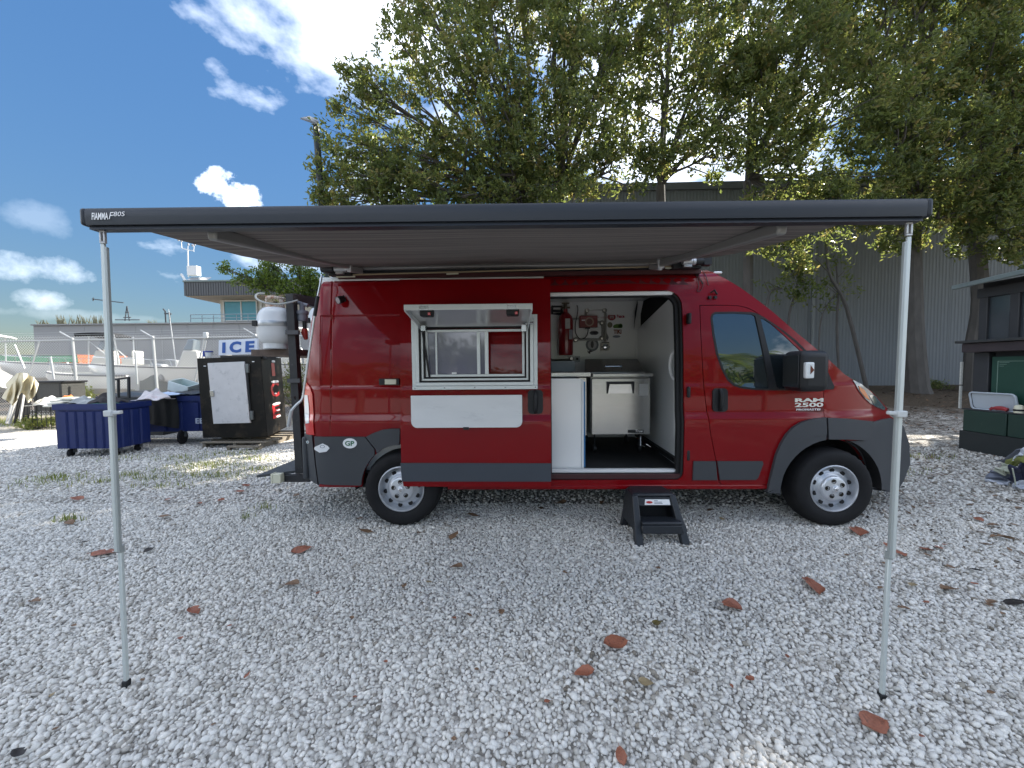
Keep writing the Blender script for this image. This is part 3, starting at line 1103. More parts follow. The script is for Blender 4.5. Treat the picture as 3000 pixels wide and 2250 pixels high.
for u in (.155, .84):
    x = e0.x + (e1.x - e0.x) * u
    z = ez0 + (ez1 - ez0) * u
    MB().box(x - .036, x + .036, ey_ - .0145, ey_ - .0125, z - .036, z - .012).build('latch_plate', STEEL, sdr)
    mb = MB()
    mb.box(x - .045, x + .055, ey_ + .03, ey_ + .12, z - .085, z - .016)
    mb.build('hatch_latch', BLACKP, sdr, bevel=.012)
    MB().box(x + .022, x + .044, ey_ + .022, ey_ + .029, z - .078, z - .056).build('latch_button', REDLENS, sdr, bevel=.003)
mb = MB()
mb.cyl((wx0 - .02, YF - .03, wz1 + .01), (wx0 + .02, YF + .01, wz0 + .18), .006, 8)
mb.cyl((wx0 + .008, YF - .002, wz0 + .25), (wx0 + .035, YF + .02, wz0 - .0), .010, 8)
mb.build('gas_strut', BLACKP, sdr)
mb = MB()
mb.build('flap_hinge', STEEL, sdr) if mb.v else None
mb = MB()
mb.cyl((hx1 - .03, hy_ - .09, hz_ - .01), (hx1 + .045, hy_ - .09, hz_ - .0), .010, 8)
mb.build('flap_pivot', STEEL, sdr)
mb = MB()
mb.box(hx1 - .06, hx1 - .02, hy_ - .07, hy_ - .02, hz_ - .07, hz_ - .014)
mb.build('flap_hinge', STEEL, sdr)
mb = MB()
mb.box(hx0 + .02, hx0 + .06, hy_ - .1, hy_ - .02, hz_ - .06, hz_ - .014)
mb.build('flap_hinge', STEEL, sdr)
# fold-down shelf
s0, s1 = UY(1205, 1254, -.13), UY(1529.5, 1157, -.13)
mb = MB()
mb.prism(rrect(s0.x, s1.x, s0.z, s1.z, .05, radii=(.055, .004, .004, .055)), -.13, -.112)
mb.build('fold_down_shelf', M('worn_aluminium', (.72, .73, .73), .45, metal=.0, var=.10, vs=2.5, stretch=(1, 1, 4), dirt=(.50, .51, .52), dscale=2.2, damt=.44, bump=.03, bs=60), sdr, bevel=.003)
MB().box((s0.x + s1.x) / 2 - .03, (s0.x + s1.x) / 2 + .02, -.135, -.10, s0.z - .018, s0.z + .006).build('shelf_catch', BLACKP, sdr)
a0, a1 = UY(1547, 1214, -.12), UY(1591, 1143, -.12)
door_handle(sdr, a0.x, a1.x, a0.z, a1.z, DO - .012)

# ================================================================== AWNING
aw = thing('awning', 'dark grey roll-out awning standing on two legs in front of the van', 'awning', (1.04, 0, 0))
blx, brx, by = -.82, 2.902, -1.87
AT = lambda x: 2.245 + (2.218 - 2.245) * (x - blx) / (brx - blx)     # top of the lead bar
sect = [(0, -.004), (.012, .0), (.055, .0), (.085, -.012), (.095, -.03), (.095, -.105), (.0, -.105), (-.004, -.080), (-.008, -.045), (-.007, -.018)]


def bar_mesh(x0, x1, sec, mat, name, grow=0):
    mb = MB()
    n = len(sec)
    for x in (x0, x1):
        mb.v += [(x, by + a, AT(x) + b) for a, b in sec]
    mb.f += [tuple(range(n)), tuple(range(n, 2 * n))[::-1]] + [(i, i + n, (i + 1) % n + n, (i + 1) % n) for i in range(n)]
    return mb.build(name, mat, aw, smooth=True, ang=25)


bar_mesh(blx + .03, brx - .03, [(a, max(b, -.078)) for a, b in sect], ANTH, 'lead_bar')
bar_mesh(blx + .035, brx - .035, [(.008, -.079), (.05, -.079), (.05, -.0945), (.004, -.0945)], ANTH, 'lead_bar_lip')
for x0, x1 in ((blx, blx + .0295), (brx - .0295, brx)):
    mb = MB()
    mb.box(x0, x1, by - .007, by + .09, AT(x0) - .079, AT(x0) - .001)
    mb.build('bar_end_cap', ANTH, aw, bevel=.014, seg=3, smooth=True)
tx_ = UY(270, 643, by - .009)
text('maker_lettering', 'FIAMMA', WHITELET, aw, (tx_.x, by - .0095, AT(tx_.x) - .058), (1, 0, -.005), (0, .06, 1), UY(318, 643, by - .009).x - tx_.x, .031, .02)
f0 = UY(320, 643, by - .009).x
text('maker_lettering', 'F', WHITELET, aw, (f0, by - .0095, AT(f0) - .056), (1, 0, -.005), (0, .06, 1), .022, .031, .0, shear=.25)
text('maker_lettering', '80S', WHITELET, aw, (f0 + .022, by - .0095, AT(f0) - .044), (1, 0, -.005), (0, .06, 1), .052, .020, .0, shear=.15)
# canopy
CANV = bpy.data.materials.new('canopy_fabric')
CANV.use_nodes = True
t = CANV.node_tree
p_ = t.nodes['Principled BSDF']
p_.inputs['Roughness'].default_value = .8
tc = nd(t, 'ShaderNodeTexCoord')
mpn = nd(t, 'ShaderNodeMapping')
mpn.inputs['Scale'].default_value = (.12, 34, 1)
t.links.new(tc.outputs['Object'], mpn.inputs[0])
n_ = nd(t, 'ShaderNodeTexNoise')
n_.inputs['Scale'].default_value = 2.2
n_.inputs['Detail'].default_value = 5
t.links.new(mpn.outputs[0], n_.inputs['Vector'])
rp = nd(t, 'ShaderNodeValToRGB')
rp.color_ramp.elements[0].position = .36
rp.color_ramp.elements[0].color = (.085, .074, .066, 1)
rp.color_ramp.elements[1].position = .62
rp.color_ramp.elements[1].color = (.25, .22, .195, 1)
t.links.new(n_.outputs[0], rp.inputs[0])
t.links.new(rp.outputs[0], p_.inputs['Base Color'])
mb = MB()
cxl, cxr = -.70, 2.69


def canopy(u, v):
    x = cxl + (cxr - cxl) * u
    y = by + .06 + (.08 - by - .06) * v
    z0 = AT(x) - .05
    z1 = 2.475 + .03 * u
    sag = .055 * math.sin(math.pi * v) * (.8 + .2 * math.cos(6.283 * u * 3.0) * .3)
    rip = .0012 * math.sin(v * 60 + 3 * u) * math.sin(math.pi * v)
    edge = .025 * math.sin(math.pi * v)
    x += edge * (1 - 2 * u) * abs(1 - 2 * u) ** 6
    return (x, y, z0 + (z1 - z0) * v - sag + rip)


mb.grid(60, 60, canopy)
mb.build('canopy', CANV, aw, smooth=True, fix=False)
MB().box(-.60, 2.84, .10, .21, 2.378, 2.414).build('roof_gutter', M('gutter_dark', (.05, .006, .007), .6, var=.2), van)
# roller case on the roof
MB().box(-.72, 2.80, .02, .18, 2.437, 2.52).build('roller_case', M('case_grey', (.20, .19, .18), .35, metal=.5, var=.1), aw, bevel=.02, seg=3)
MB().box(-.70, 2.82, .05, .20, 2.415, 2.436).build('roof_bracket', BLACKP, aw)
l0, l1 = UY(964, 807, .045), UY(2014, 779, .045)
mb = MB()
mb.beam(l0, l1, .008, .012)
mb.build('light_strip', M('tan_strip', (.34, .26, .16), .6, var=.06), aw)
for a_, b_ in ((985, 1040), (1308, 1343), (1949, 1997)):
    y0_ = 811 - (a_ - 964) * 28 / 1050
    q0, q1 = UY(a_, y0_ + 1, .043), UY(b_, y0_ - .5, .043)
    MB().beam(q0, q1, .012, .012).build('strip_clip', CREAM, aw)
GA = M('grey_arm', (.26, .26, .25), .42, metal=.4, var=.06, vs=4)
for sgn, el, b1, b2 in ((-1, (1018, 766), (600, 670), (672, 668)), (1, (1938, 760), (2236, 657), (2320, 655))):
    e_ = UY(el[0], el[1], -.30)
    f_ = UY((b1[0] + b2[0]) / 2, b1[1] - 8, by + .14)
    f_.y = by + .10
    f_.z = AT(f_.x) - .085
    e_.z -= .03
    MB().beam(e_, f_, .045, .06).build('awning_arm', GA, aw, bevel=.012, seg=3)
    mb = MB()
    k = e_ + (e_ - f_).normalized() * .004
    d_ = (f_ - e_).normalized()
    mb.beam(k - d_ * .035, k + d_ * .01, .054, .088)
    mb.beam(e_ + Vector((-.0, .02, -.03)), Vector((e_.x + .02 * sgn, .03, 2.43)), .035, .05)
    mb.build('arm_elbow', M('cast_alu', (.5, .5, .5), .4, metal=.6), aw, bevel=.008)
for px_, x_, ln in ((990, None, .12), (2010, None, .24)):
    c0 = UY(px_, 788 if px_ < 1500 else 767, -.04)
    mb = MB()
    mb.cyl(c0 + Vector((-.03, 0, 0)), c0 + Vector((.055, 0, 0)), .026, 14)
    mb.cyl(c0 + Vector((.056, 0, 0)), c0 + Vector((.08, 0, 0)), .031, 14)
    mb.box(c0.x - .02, c0.x + .05, c0.y - .01, c0.y + .02, c0.z - .045, c0.z - .024)
    mb.build('arm_shoulder', M('cast_alu', (.5, .5, .5), .4, metal=.6), aw, smooth=True)
    mb = MB()
    if px_ < 1500:
        mb.cyl(c0 + Vector((-.16, .03, .01)), c0 + Vector((-.032, 0, 0)), .034, 12)
    else:
        mb.cyl(c0 + Vector((.082, 0, 0)), c0 + Vector((.15, 0, 0)), .032, 12)
        mb.box(c0.x + .15, c0.x + .215, c0.y - .03, c0.y + .04, c0.z - .035, c0.z + .035)
    mb.box(c0.x - .1, c0.x + .1, c0.y + .03, c0.y + .1, c0.z - .05, c0.z + .04)
    mb.build('case_end', BLACKP, aw, smooth=True)
LEGM = M('leg_aluminium', (.56, .60, .58), .42, metal=.3, var=.05, vs=3)
for tp, bt, sgn in ((UY(313, 685, by + .045), U(371, 2012, 2, .0), 1), (UY(2651, 668, by + .045), U(2583, 2052, 2, .0), -1)):
    leg = sub('awning_leg', aw)
    ax = bt - tp
    j = tp + ax * .69
    k = tp + ax * .965
    fw_ = Vector((0, -.012, 0))
    MB().beam(tp + fw_ + ax * .02 + Vector((-.006 * sgn, 0, 0)), j + fw_ + Vector((-.006 * sgn, 0, 0)), .017, .012, (0, 1, 0)).build('leg_profile', LEGM, leg, bevel=.003)
    MB().beam(tp + ax * .03 + Vector((.0075 * sgn, -.0105, 0)), j + Vector((.0075 * sgn, -.0105, 0)), .011, .014, (0, 1, 0)).build('leg_channel', M('leg_groove', (.36, .39, .38), .45, metal=.3, var=.1), leg, bevel=.002)
    MB().beam(j - ax * .01, bt - ax.normalized() * .03, .017, .016, (0, 1, 0)).build('leg_extension', LEGM, leg, bevel=.003)
    MB().beam(j - ax * .012, j + ax * .004, .023, .021, (0, 1, 0)).build('leg_collar', M('leg_groove', (.36, .39, .38), .45), leg, bevel=.003)
    mb = MB()
    mb.beam(bt - ax.normalized() * .034, bt + Vector((0, 0, -.004)), .026, .026, (0, 1, 0))
    mb.build('foot', BLACKP, leg, bevel=.004)
    kk = tp + ax * (.385)
    mb = MB()
    mb.beam(kk + Vector((.0, -.02, 0)), kk + Vector((.055 * sgn, -.02, .006)), .018, .016)
    mb.box(kk.x - .02, kk.x + .02, kk.y - .034, kk.y - .008, kk.z - .014, kk.z + .014)
    mb.build('lock_lever', M('lever_grey', (.5, .52, .52), .4), leg, bevel=.004)
    mb = MB()
    hp = Vector((tp.x, by + .04, AT(tp.x) - .10))
    mb.ring(tp.x - .013, tp.x + .013, hp.z - .05, hp.z + .008, .008, by + .022, by + .034)
    mb.build('leg_hinge', M('cast_alu', (.5, .5, .5), .4, metal=.6), leg, bevel=.002)
# crank rod
ck = thing('awning_crank', 'thin aluminium winding rod with cranked handle hanging by the rear corner of the van', 'crank', tuple(UY(925, 1000, -.06)))
pp = [UY(a_, b_, y_) for a_, b_, y_ in ((943, 805, .0), (941, 820, -.03), (930, 872, -.04))]
mb = MB()
mb.tube(pp, .009, 8)
mb.build('rod', ALU, ck, smooth=True)
MB().tube([UY(931, 868, -.045), UY(922, 926, -.05)], .016, 10).build('grip_sleeve', BLACKP, ck, smooth=True)
mb = MB()
mb.tube([UY(922, 925, -.05), UY(899, 1080, -.07), UY(889, 1152, -.07)], .0105, 8)
mb.tube(smoothpoly([UY(889, 1150, -.07), UY(885, 1170, -.075), UY(866, 1188, -.09), UY(853, 1204, -.1)], 4), .0105, 8)
mb.build('rod', ALU, ck, smooth=True)
MB().tube([UY(854, 1202, -.1), UY(845, 1250, -.1)], .015, 10).build('handle', M('grey_grip', (.42, .43, .43), .4), ck, smooth=True)

# ================================================================== inside the galley
fr_ = thing('refrigerator', 'stainless steel sandwich-prep refrigerator with black door handle inside the van', 'refrigerator', (2.2, 1.1, .515))
fy = .78
a0, a1 = UY(1732, 1273.5, fy), UY(1904, 1106, fy)
X0, X1, Z0, Z1 = a0.x, a1.x, a0.z, a1.z
MB().box(X0, X1, fy + .03, 1.55, Z0, Z1 + .02).build('cabinet', M('fridge_grey', (.35, .36, .36), .35, metal=.6), fr_)
MB().box(X0 + .004, X1 - .002, fy - .02, fy + .025, Z0 + .004, Z1 - .008).build('door', STEEL, fr_, bevel=.004)
MB().box(X0 - .0, X1 + .01, fy - .09, 1.05, Z1 + .012, Z1 + .05).build('worktop', STEEL, fr_, bevel=.005)
cz = lambda py: UY(1800, py, fy - .02).z
cxx = lambda px: UY(px, 1180, fy - .022).x
hx0_, hx1_, hzt, hzb = cxx(1777.3), cxx(1857), cz(1118), cz(1152.5)
mb = MB()
mb.box(hx0_, hx1_, fy - .045, fy - .0205, hzt - .028, hzt)
for x_, s_ in ((hx0_, 1), (hx1_, -1)):
    mb.hexa([(x_ - .001, fy - .03, hzb), (x_ + .014 * s_, fy - .03, hzb), (x_ + .014 * s_, fy - .0205, hzb), (x_ - .001, fy - .0205, hzb), (x_, fy - .045, hzt - .028), (x_ + .028 * s_, fy - .045, hzt - .028), (x_ + .028 * s_, fy - .0205, hzt - .028), (x_, fy - .0205, hzt - .028)])
mb.build('door_handle', BLACKP, fr_)
MB().box(hx0_ + .016, hx1_ - .016, fy - .0235, fy - .0205, hzb, hzt - .028).build('handle_recess', M('bright_steel', (.55, .58, .62), .18, metal=1, var=.05), fr_)
mb = MB()
mb.box(cxx(1873), cxx(1899), fy - .0225, fy - .0205, cz(1159.5), cz(1125.5))
mb.build('paper_note', M('grey_paper', (.5, .5, .49), .8, var=.05), fr_)
lx0, lx1, lz0, lz1 = cxx(1840), cxx(1886), cz(1268), cz(1259.5)
MB().box(lx0, lx1, fy - .0235, fy - .0205, lz0, lz1).build('name_plate', M('plate_black', (.02, .022, .025), .4), fr_)
text('plate_lettering', 'True', WHITELET, fr_, (lx0 + (lx1 - lx0) * .47, fy - .0245, lz0 + .006), (1, 0, 0), (0, 0, 1), (lx1 - lx0) * .46, (lz1 - lz0) * .85, .02, shear=.2)
lid = MB()
L0, L1, L2, L3 = UY(1714, 1090, 1.02), UY(1889, 1088, 1.02), UY(1868, 1051, 1.55), UY(1713, 1052, 1.55)
lid.hexa([L0 + Vector((0, 0, -.05)), L1 + Vector((0, 0, -.05)), L2 + Vector((0, 0, -.2)), L3 + Vector((0, 0, -.2)), L0, L1, L2, L3])
lid.build('lid', M('dull_steel', (.27, .27, .27), .32, metal=1, var=.15, vs=3), fr_, bevel=.006)
m_ = (L0 + L1) / 2
mb = MB()
mb.tube([m_ + Vector((-.10, .09, .03)), m_ + Vector((-.10, .07, .065)), m_ + Vector((.10, .07, .065)), m_ + Vector((.10, .09, .03))], .010, 8)
mb.build('lid_handle', CHROME, fr_, smooth=True)
for x_ in (X0 + .06, X1 - .08):
    for y_ in (fy + .12, 1.45):
        mb = MB()
        mb.cyl((x_, y_, Z0), (x_, y_, .60), .012, 8)
        mb.lathe([(.0005, -.016), (.045, -.016), (.045, .016), (.0005, .016)], (x_, y_, .56), (1, 0, 0), 14)
        mb.build('caster', BLACKP, fr_)
mb = MB()
mb.tube([UY(1872, 1277, fy + .02), UY(1877, 1279, fy), UY(1877, 1306, fy - .03), UY(1889, 1308, fy - .03)], .007, 6)
mb.build('brake_pedal', STEEL, fr_)
# sink cabinet left of the refrigerator
sk = thing('sink_cabinet', 'white sink cabinet with steel top inside the van beside the sliding door edge', 'cabinet', (1.5, .8, .515))
g0, g1 = UY(1615, 1372, .15), UY(1704, 1109, .15)
MB().box(1.385, g1.x - .03, .165, .95, .517, g1.z + .0).build('cabinet', M('cab_white', (.66, .68, .70), .25, var=.05), sk)
MB().box(1.385, g1.x - .004, .148, .163, g0.z + .0, g1.z).build('front_panel', WHITEP, sk, bevel=.003)
MB().box(g1.x - .003, g1.x + .020, .145, .17, g0.z, g1.z - .01).build('corner_trim', WHITE, sk, bevel=.004)
MB().box(g1.x + .021, g1.x + .035, .15, .18, g0.z + .01, g1.z - .03).build('blue_edge', M('blue_edge', (.02, .13, .30), .4), sk)
ca, cb = UY(1616, 1104, .42), UY(1730, 1092, .42)
MB().box(1.385, cb.x, .40, 1.7, ca.z, cb.z + .004).build('counter_top', STEEL, sk, bevel=.003)
MB().box(g1.x + .04, cb.x - .01, .62, 1.3, UY(1720, 1275, .62).z, ca.z - .02).build('side_cabinet', STEEL, sk)
MB().box(1.385, 1.86, 1.5, 1.68, cb.z + .006, cb.z + .14).build('splash_back', M('splash_grey', (.2, .23, .26), .4, metal=.3), sk)
# fire extinguisher cylinder and controls on the back wall
K = lambda px, py, y=1.80: UY(1600 + px / 7.373, 840 + py / 7.373, y)
ex = thing('fire_suppression_cylinder', 'tall red fire suppression cylinder with a tag on the white back wall', 'extinguisher', tuple(K(420, 1500)))
c_ = K(422, 1480, 1.72)
t_ = K(422, 690, 1.72)
rr = (K(580, 1000, 1.72).x - K(262, 1000, 1.72).x) / 2
H_ = t_.z - c_.z
mb = MB()
mb.lathe([(.0005, 0), (rr * .9, 0), (rr, .03), (rr, H_ - .03), (rr * .86, H_ + .03), (rr * .45, H_ + .075), (rr * .3, H_ + .09), (rr * .28, H_ + .13)], (c_.x, 1.72, c_.z), (0, 0, 1), 28)
EXR = M('extinguisher_red', (.22, .006, .010), .28, coat=.6, var=.08)
mb.build('cylinder', EXR, ex, smooth=True)
mb = MB()
mb.cyl((c_.x, 1.72, c_.z + H_ + .12), (c_.x, 1.72, c_.z + H_ + .20), .022, 10)
mb.cyl((c_.x - .06, 1.72, c_.z + H_ + .15), (c_.x + .06, 1.72, c_.z + H_ + .15), .014, 8)
mb.box(c_.x - .05, c_.x + .05, 1.70, 1.74, c_.z + H_ + .2, c_.z + H_ + .215)
mb.build('valve', M('brass_dark', (.12, .10, .07), .4, metal=.7), ex, smooth=True)
k0, k1 = K(415, 905, 1.61), K(520, 685, 1.61)
MB().box(k0.x, k1.x, 1.612, 1.616, k0.z, k1.z).build('tag', M('paper_tag', (.55, .55, .52), .8, var=.15, vs=30), ex)
MB().box(c_.x + rr * .35, c_.x + rr * .8, 1.61, 1.65, c_.z + H_ * .42, c_.z + H_ * .68).build('label_plate', M('label_steel', (.25, .26, .3), .4), ex)
bx_ = thing('control_box', 'red fire control box with round emblem mounted on the white back wall', 'control box', tuple(K(920, 870)))
b0, b1 = K(728, 878, 1.76), K(1112, 622, 1.76)
MB().box(b0.x, b1.x, 1.76, 1.852, b0.z, b1.z).build('housing', M('box_red', (.21, .035, .035), .45, var=.08), bx_, bevel=.004)
ec = K(935, 757, 1.755)
disc('emblem', (ec.x, ec.z), .062, .062, M('tan_print', (.38, .26, .2), .5), bx_, 1.755)
disc('emblem_centre', (ec.x, ec.z), .043, .043, M('brown_print', (.16, .05, .04), .5, var=.6, vs=40), bx_, 1.753)
q0 = K(760, 672, 1.757)
text('box_lettering', 'FIRE CONTROL SYSTEM', M('pink_print', (.42, .2, .19), .5, var=0), bx_, (q0.x, 1.757, q0.z - .008), (1, 0, 0), (0, 0, 1), .38, .018)
q0 = K(768, 725, 1.757)
MB().box(q0.x, q0.x + .075, 1.756, 1.76, q0.z - .008, q0.z + .008).build('label_strip', WHITELET, bx_)
mb = MB()
q0, q1 = K(850, 905, 1.78), K(950, 880, 1.78)
mb.box(q0.x, q1.x, 1.775, 1.83, q0.z, q1.z)
mb.build('box_socket', BLACKP, bx_)
PIPE = M('pipe_steel', (.40, .39, .36), .3, metal=.9, var=.15)
pg = thing('conduit_run', 'silver conduit pipes with round junction fittings on the white back wall', 'pipes', tuple(K(1270, 500)))
for nm, pts, r_ in (('pipe', [(905, 498), (1230, 495)], .016), ('pipe', [(1278, 560), (1278, 1190)], .018), ('pipe', [(1228, 830), (1225, 1080)], .018), ('pipe', [(625, 1145), (1165, 1138)], .016), ('pipe', [(110, 1585), (500, 1575)], .014), ('pipe', [(500, 690), (730, 688)], .013), ('pipe', [(855, 620), (855, 520)], .017), ('pipe', [(1115, 765), (1190, 765)], .016)):
    MB().tube([K(a_, b_, 1.82) for a_, b_ in pts], r_, 8).build(nm, PIPE, pg, smooth=True)
for a_, b_ in ((882, 515), (1262, 512), (1205, 1110), (545, 1550), (1205, 780), (640, 1145)):
    mb = MB()
    mb.lathe([(.034, .03), (.034, -.01), (.022, -.022), (.0005, -.024)], K(a_, b_, 1.81), (0, 1, 0), 14)
    mb.build('fitting', PIPE, pg, smooth=True)
mb = MB()
for pts in ([(110, 425), (330, 425), (330, 560)], [(130, 300), (130, 585), (270, 585), (420, 590)], [(110, 520), (310, 520)]):
    mb.tube([K(a_, b_, 1.78) for a_, b_ in pts], .018, 8)
mb.tube([K(130, 290, 1.78), K(130, 370, 1.78)], .032, 8)
mb.build('valve_pipe', M('pipe_black', (.03, .03, .03), .4, metal=.5), pg, smooth=True)
mb = MB()
mb.tube(smoothpoly([K(a_, b_, 1.77) for a_, b_ in ((410, 480), (425, 370), (500, 300), (590, 310), (660, 390), (685, 490), (665, 640), (630, 800), (630, 960), (660, 1050), (720, 1120), (790, 1125), (860, 1080), (900, 990), (905, 910))], 4), .007, 6)
mb.build('hose', M('hose_dark', (.05, .05, .05), .4), pg, smooth=True)
tm = thing('timer_dial', 'square white timer plate with a round knob on the white back wall', 'timer', tuple(K(1282, 1290)))
q0, q1 = K(1190, 1375, 1.80), K(1370, 1205, 1.80)
MB().box(q0.x, q1.x, 1.80, 1.852, q0.z, q1.z).build('plate', M('dial_plate', (.55, .53, .46), .4, var=.05), tm, bevel=.006)
kc = K(1285, 1300, 1.79)
mb = MB()
mb.lathe([(.045, .006), (.04, -.02), (.02, -.03), (.0005, -.03)], kc, (0, 1, 0), 18)
mb.build('knob', CHROME, tm, smooth=True)
MB().box(kc.x - .06, kc.x + .06, 1.795, 1.80, kc.z - .006, kc.z + .006).box(kc.x - .05, kc.x + .05, 1.795, 1.80, kc.z + .055, kc.z + .065).build('dial_marks', BLACKP, tm)
so_ = thing('wall_socket', 'grey electrical outlet low on the back wall beside the red cylinder', 'socket', tuple(K(672, 1560)))
q0, q1 = K(615, 1625, 1.84), K(735, 1495, 1.84)
MB().box(q0.x, q1.x, 1.84, 1.852, q0.z, q1.z).build('plate', M('socket_grey', (.42, .44, .45), .4), so_, bevel=.003)
q = K(672, 1558, 1.835)
MB().box(q.x - .018, q.x + .018, 1.834, 1.84, q.z - .018, q.z + .018).build('outlet', BLACKP, so_, bevel=.008)
# stickers on the wall (flat print, parts of the van)
pr = lambda n, c: M('print_' + n, c, .6, var=0)


def wtext(s, px0, py0, px1, py1, col, bold=.02):
    a_, b_ = K(px0, py1, 1.858), K(px1, py0, 1.858)
    z0_ = a_.y
    text('wall_sticker', s, col, van, (a_.x, 1.856, a_.z), (1, 0, 0), (0, 0, 1), b_.x - a_.x, b_.z - a_.z, bold)


wtext('Be Nice', 1480, 395, 1630, 455, pr('grey', (.12, .13, .13)))
wtext('Peace', 1525, 600, 1690, 675, pr('red', (.32, .02, .05)), .04)
wtext('TIKI', 1455, 920, 1625, 1020, pr('brown', (.20, .05, .015)), .05)
for n_, (px, py), rx, rz, c in (('sticker', (1415, 655), .058, .048, (.28, .05, .06)), ('sticker', (1545, 860), .065, .035, (.10, .20, .04)), ('sticker', (1605, 850), .03, .035, (.04, .10, .03)), ('sticker', (995, 1255), .092, .092, (.16, .18, .19)), ('sticker', (1780, 420), .033, .042, (.03, .03, .035)), ('sticker', (1360, 558), .03, .034, (.10, .09, .03)), ('sticker', (1378, 825), .036, .04, (.15, .14, .09)), ('sticker', (1520, 1075), .055, .018, (.18, .2, .24))):
    a_ = K(px, py, 1.857)
    disc('wall_sticker', (a_.x, a_.z), rx, rz, pr('c%d' % int(c[0] * 1000 + px), c), van, 1.856, 14)
a_ = K(995, 1255, 1.855)
disc('wall_sticker', (a_.x, a_.z), .062, .062, pr('lgrey', (.42, .43, .43)), van, 1.8535)
disc('wall_sticker', (a_.x, a_.z + .005), .022, .05, pr('dgrey', (.08, .08, .08)), van, 1.8515)
wtext('STS', 1375, 630, 1460, 685, pr('pale', (.5, .48, .46)), .03)
a0_, a1_ = K(940, 1045, 1.857), K(1130, 950, 1.857)
MB().prism(rrect(a0_.x, a1_.x, a0_.z, a1_.z, .04), 1.856, 1.859).build('wall_sticker', M('sticker_mixed', (.12, .13, .14), .5, var=.7, vs=30), van)
for pts, c in (([(1245, 430), (1310, 360), (1410, 340), (1420, 375), (1330, 400), (1265, 445)], (.10, .11, .22)), ([(885, 1370), (915, 1400), (960, 1365), (1010, 1400), (955, 1415), (950, 1455), (905, 1430)], (.07, .05, .06)), ([(1290, 950), (1352, 1095), (1325, 1165), (1262, 1020)], (.18, .19, .19))):
    MB().prism([(K(a_, b_, 1.857).x, K(a_, b_, 1.857).z) for a_, b_ in pts], 1.856, 1.859).build('wall_sticker', M('p%d' % pts[0][0], c, .5, var=.5, vs=20), van)

# ================================================================== step stool
st = thing('step_stool', 'black plastic two-step stool with a white label in front of the van doorway', 'step stool', (2.34, -.18, 0))
PL = M('stool_plastic', (.016, .019, .024), .42, spec=.45, var=.2, vs=10, bump=.35, bs=70)
v_ = lambda x, y, z: Vector((x, y, z))
tl0, tl1 = UY(1851, 1441, -.21).x, UY(1978, 1441, -.21).x
ZT, ZL = .395, .20
mb = MB()
mb.hexa([v_(tl0, -.225, ZT - .03), v_(tl1, -.225, ZT - .03), v_(tl1 - .02, .02, ZT - .03), v_(tl0 + .02, .02, ZT - .03), v_(tl0 + .012, -.215, ZT), v_(tl1 - .012, -.215, ZT), v_(tl1 - .03, .012, ZT), v_(tl0 + .03, .012, ZT)])
mb.build('top_step', PL, st, bevel=.018, seg=3)
fl0, fl1 = UY(1860, 1597, -.36).x, UY(2022, 1597, -.36).x      # outer foot corners
ml0, ml1 = fl0 + .03, fl1 - .045
mb = MB()
mb.hexa([v_(ml0 + .03, -.372, ZL - .028), v_(ml1 - .02, -.372, ZL - .028), v_(ml1 - .03, -.235, ZL - .028), v_(ml0 + .04, -.235, ZL - .028), v_(ml0 + .03, -.364, ZL), v_(ml1 - .02, -.364, ZL), v_(ml1 - .03, -.235, ZL), v_(ml0 + .04, -.235, ZL)])
mb.build('lower_step', PL, st, bevel=.012, seg=3)
mb = MB()
mb.hexa([v_(ml0 + .03, -.377, ZL - .10), v_(ml1 - .01, -.377, ZL - .10), v_(ml1 - .01, -.357, ZL - .10), v_(ml0 + .03, -.357, ZL - .10), v_(ml0 + .03, -.366, ZL - .029), v_(ml1 - .02, -.366, ZL - .029), v_(ml1 - .02, -.346, ZL - .029), v_(ml0 + .03, -.346, ZL - .029)])
mb.build('lower_apron', PL, st, bevel=.008)
mb = MB()
mb.hexa([v_(tl0 + .02, -.245, ZT - .105), v_(tl1 - .01, -.245, ZT - .105), v_(tl1 - .01, -.225, ZT - .105), v_(tl0 + .02, -.225, ZT - .105), v_(tl0 + .01, -.224, ZT - .031), v_(tl1 - .01, -.224, ZT - .031), v_(tl1 - .01, -.204, ZT - .031), v_(tl0 + .01, -.204, ZT - .031)])
mb.build('upper_apron', PL, st, bevel=.008)
MB().box(tl0 + .03, tl1 - .03, -.03, -.015, .02, ZT - .03).build('rear_panel', PL, st)
for s_, x0, xf_ in ((1, tl0, fl0), (-1, tl1, fl1)):
    def leg_(f0, f1, t0, t1, w0, w1, xo0, xo1):
        a_ = [v_(xo0, f0, -.004), v_(xo0 + w0 * s_, f0, -.004), v_(xo0 + w0 * s_, f1, -.004), v_(xo0, f1, -.004)]
        b_ = [v_(xo1, t0, ZT - .012), v_(xo1 + w1 * s_, t0, ZT - .012), v_(xo1 + w1 * s_, t1, ZT - .012), v_(xo1, t1, ZT - .012)]
        mb = MB()
        mb.hexa(a_ + b_ if s_ > 0 else [a_[1], a_[0], a_[3], a_[2], b_[1], b_[0], b_[3], b_[2]])
        mb.build('leg', PL, st, bevel=.010, seg=3)
    leg_(-.392, -.315, -.226, -.16, .070, .052, xf_, x0)
    leg_(.02, .09, -.05, .012, .06, .05, x0 - .03 * s_, x0 + .02 * s_)
    mb = MB()
    xo = x0 + .010 * s_
    xb = xf_ + .012 * s_
    mb.hexa([v_(xb - .006, -.33, .10), v_(xb + .006, -.33, .10), v_(x0 - .01 * s_ + .006, .05, .10), v_(x0 - .01 * s_ - .006, .05, .10), v_(xo - .006, -.19, ZT - .02), v_(xo + .006, -.19, ZT - .02), v_(xo + .006, .0, ZT - .02), v_(xo - .006, .0, ZT - .02)])
    mb.build('side_panel', PL, st)
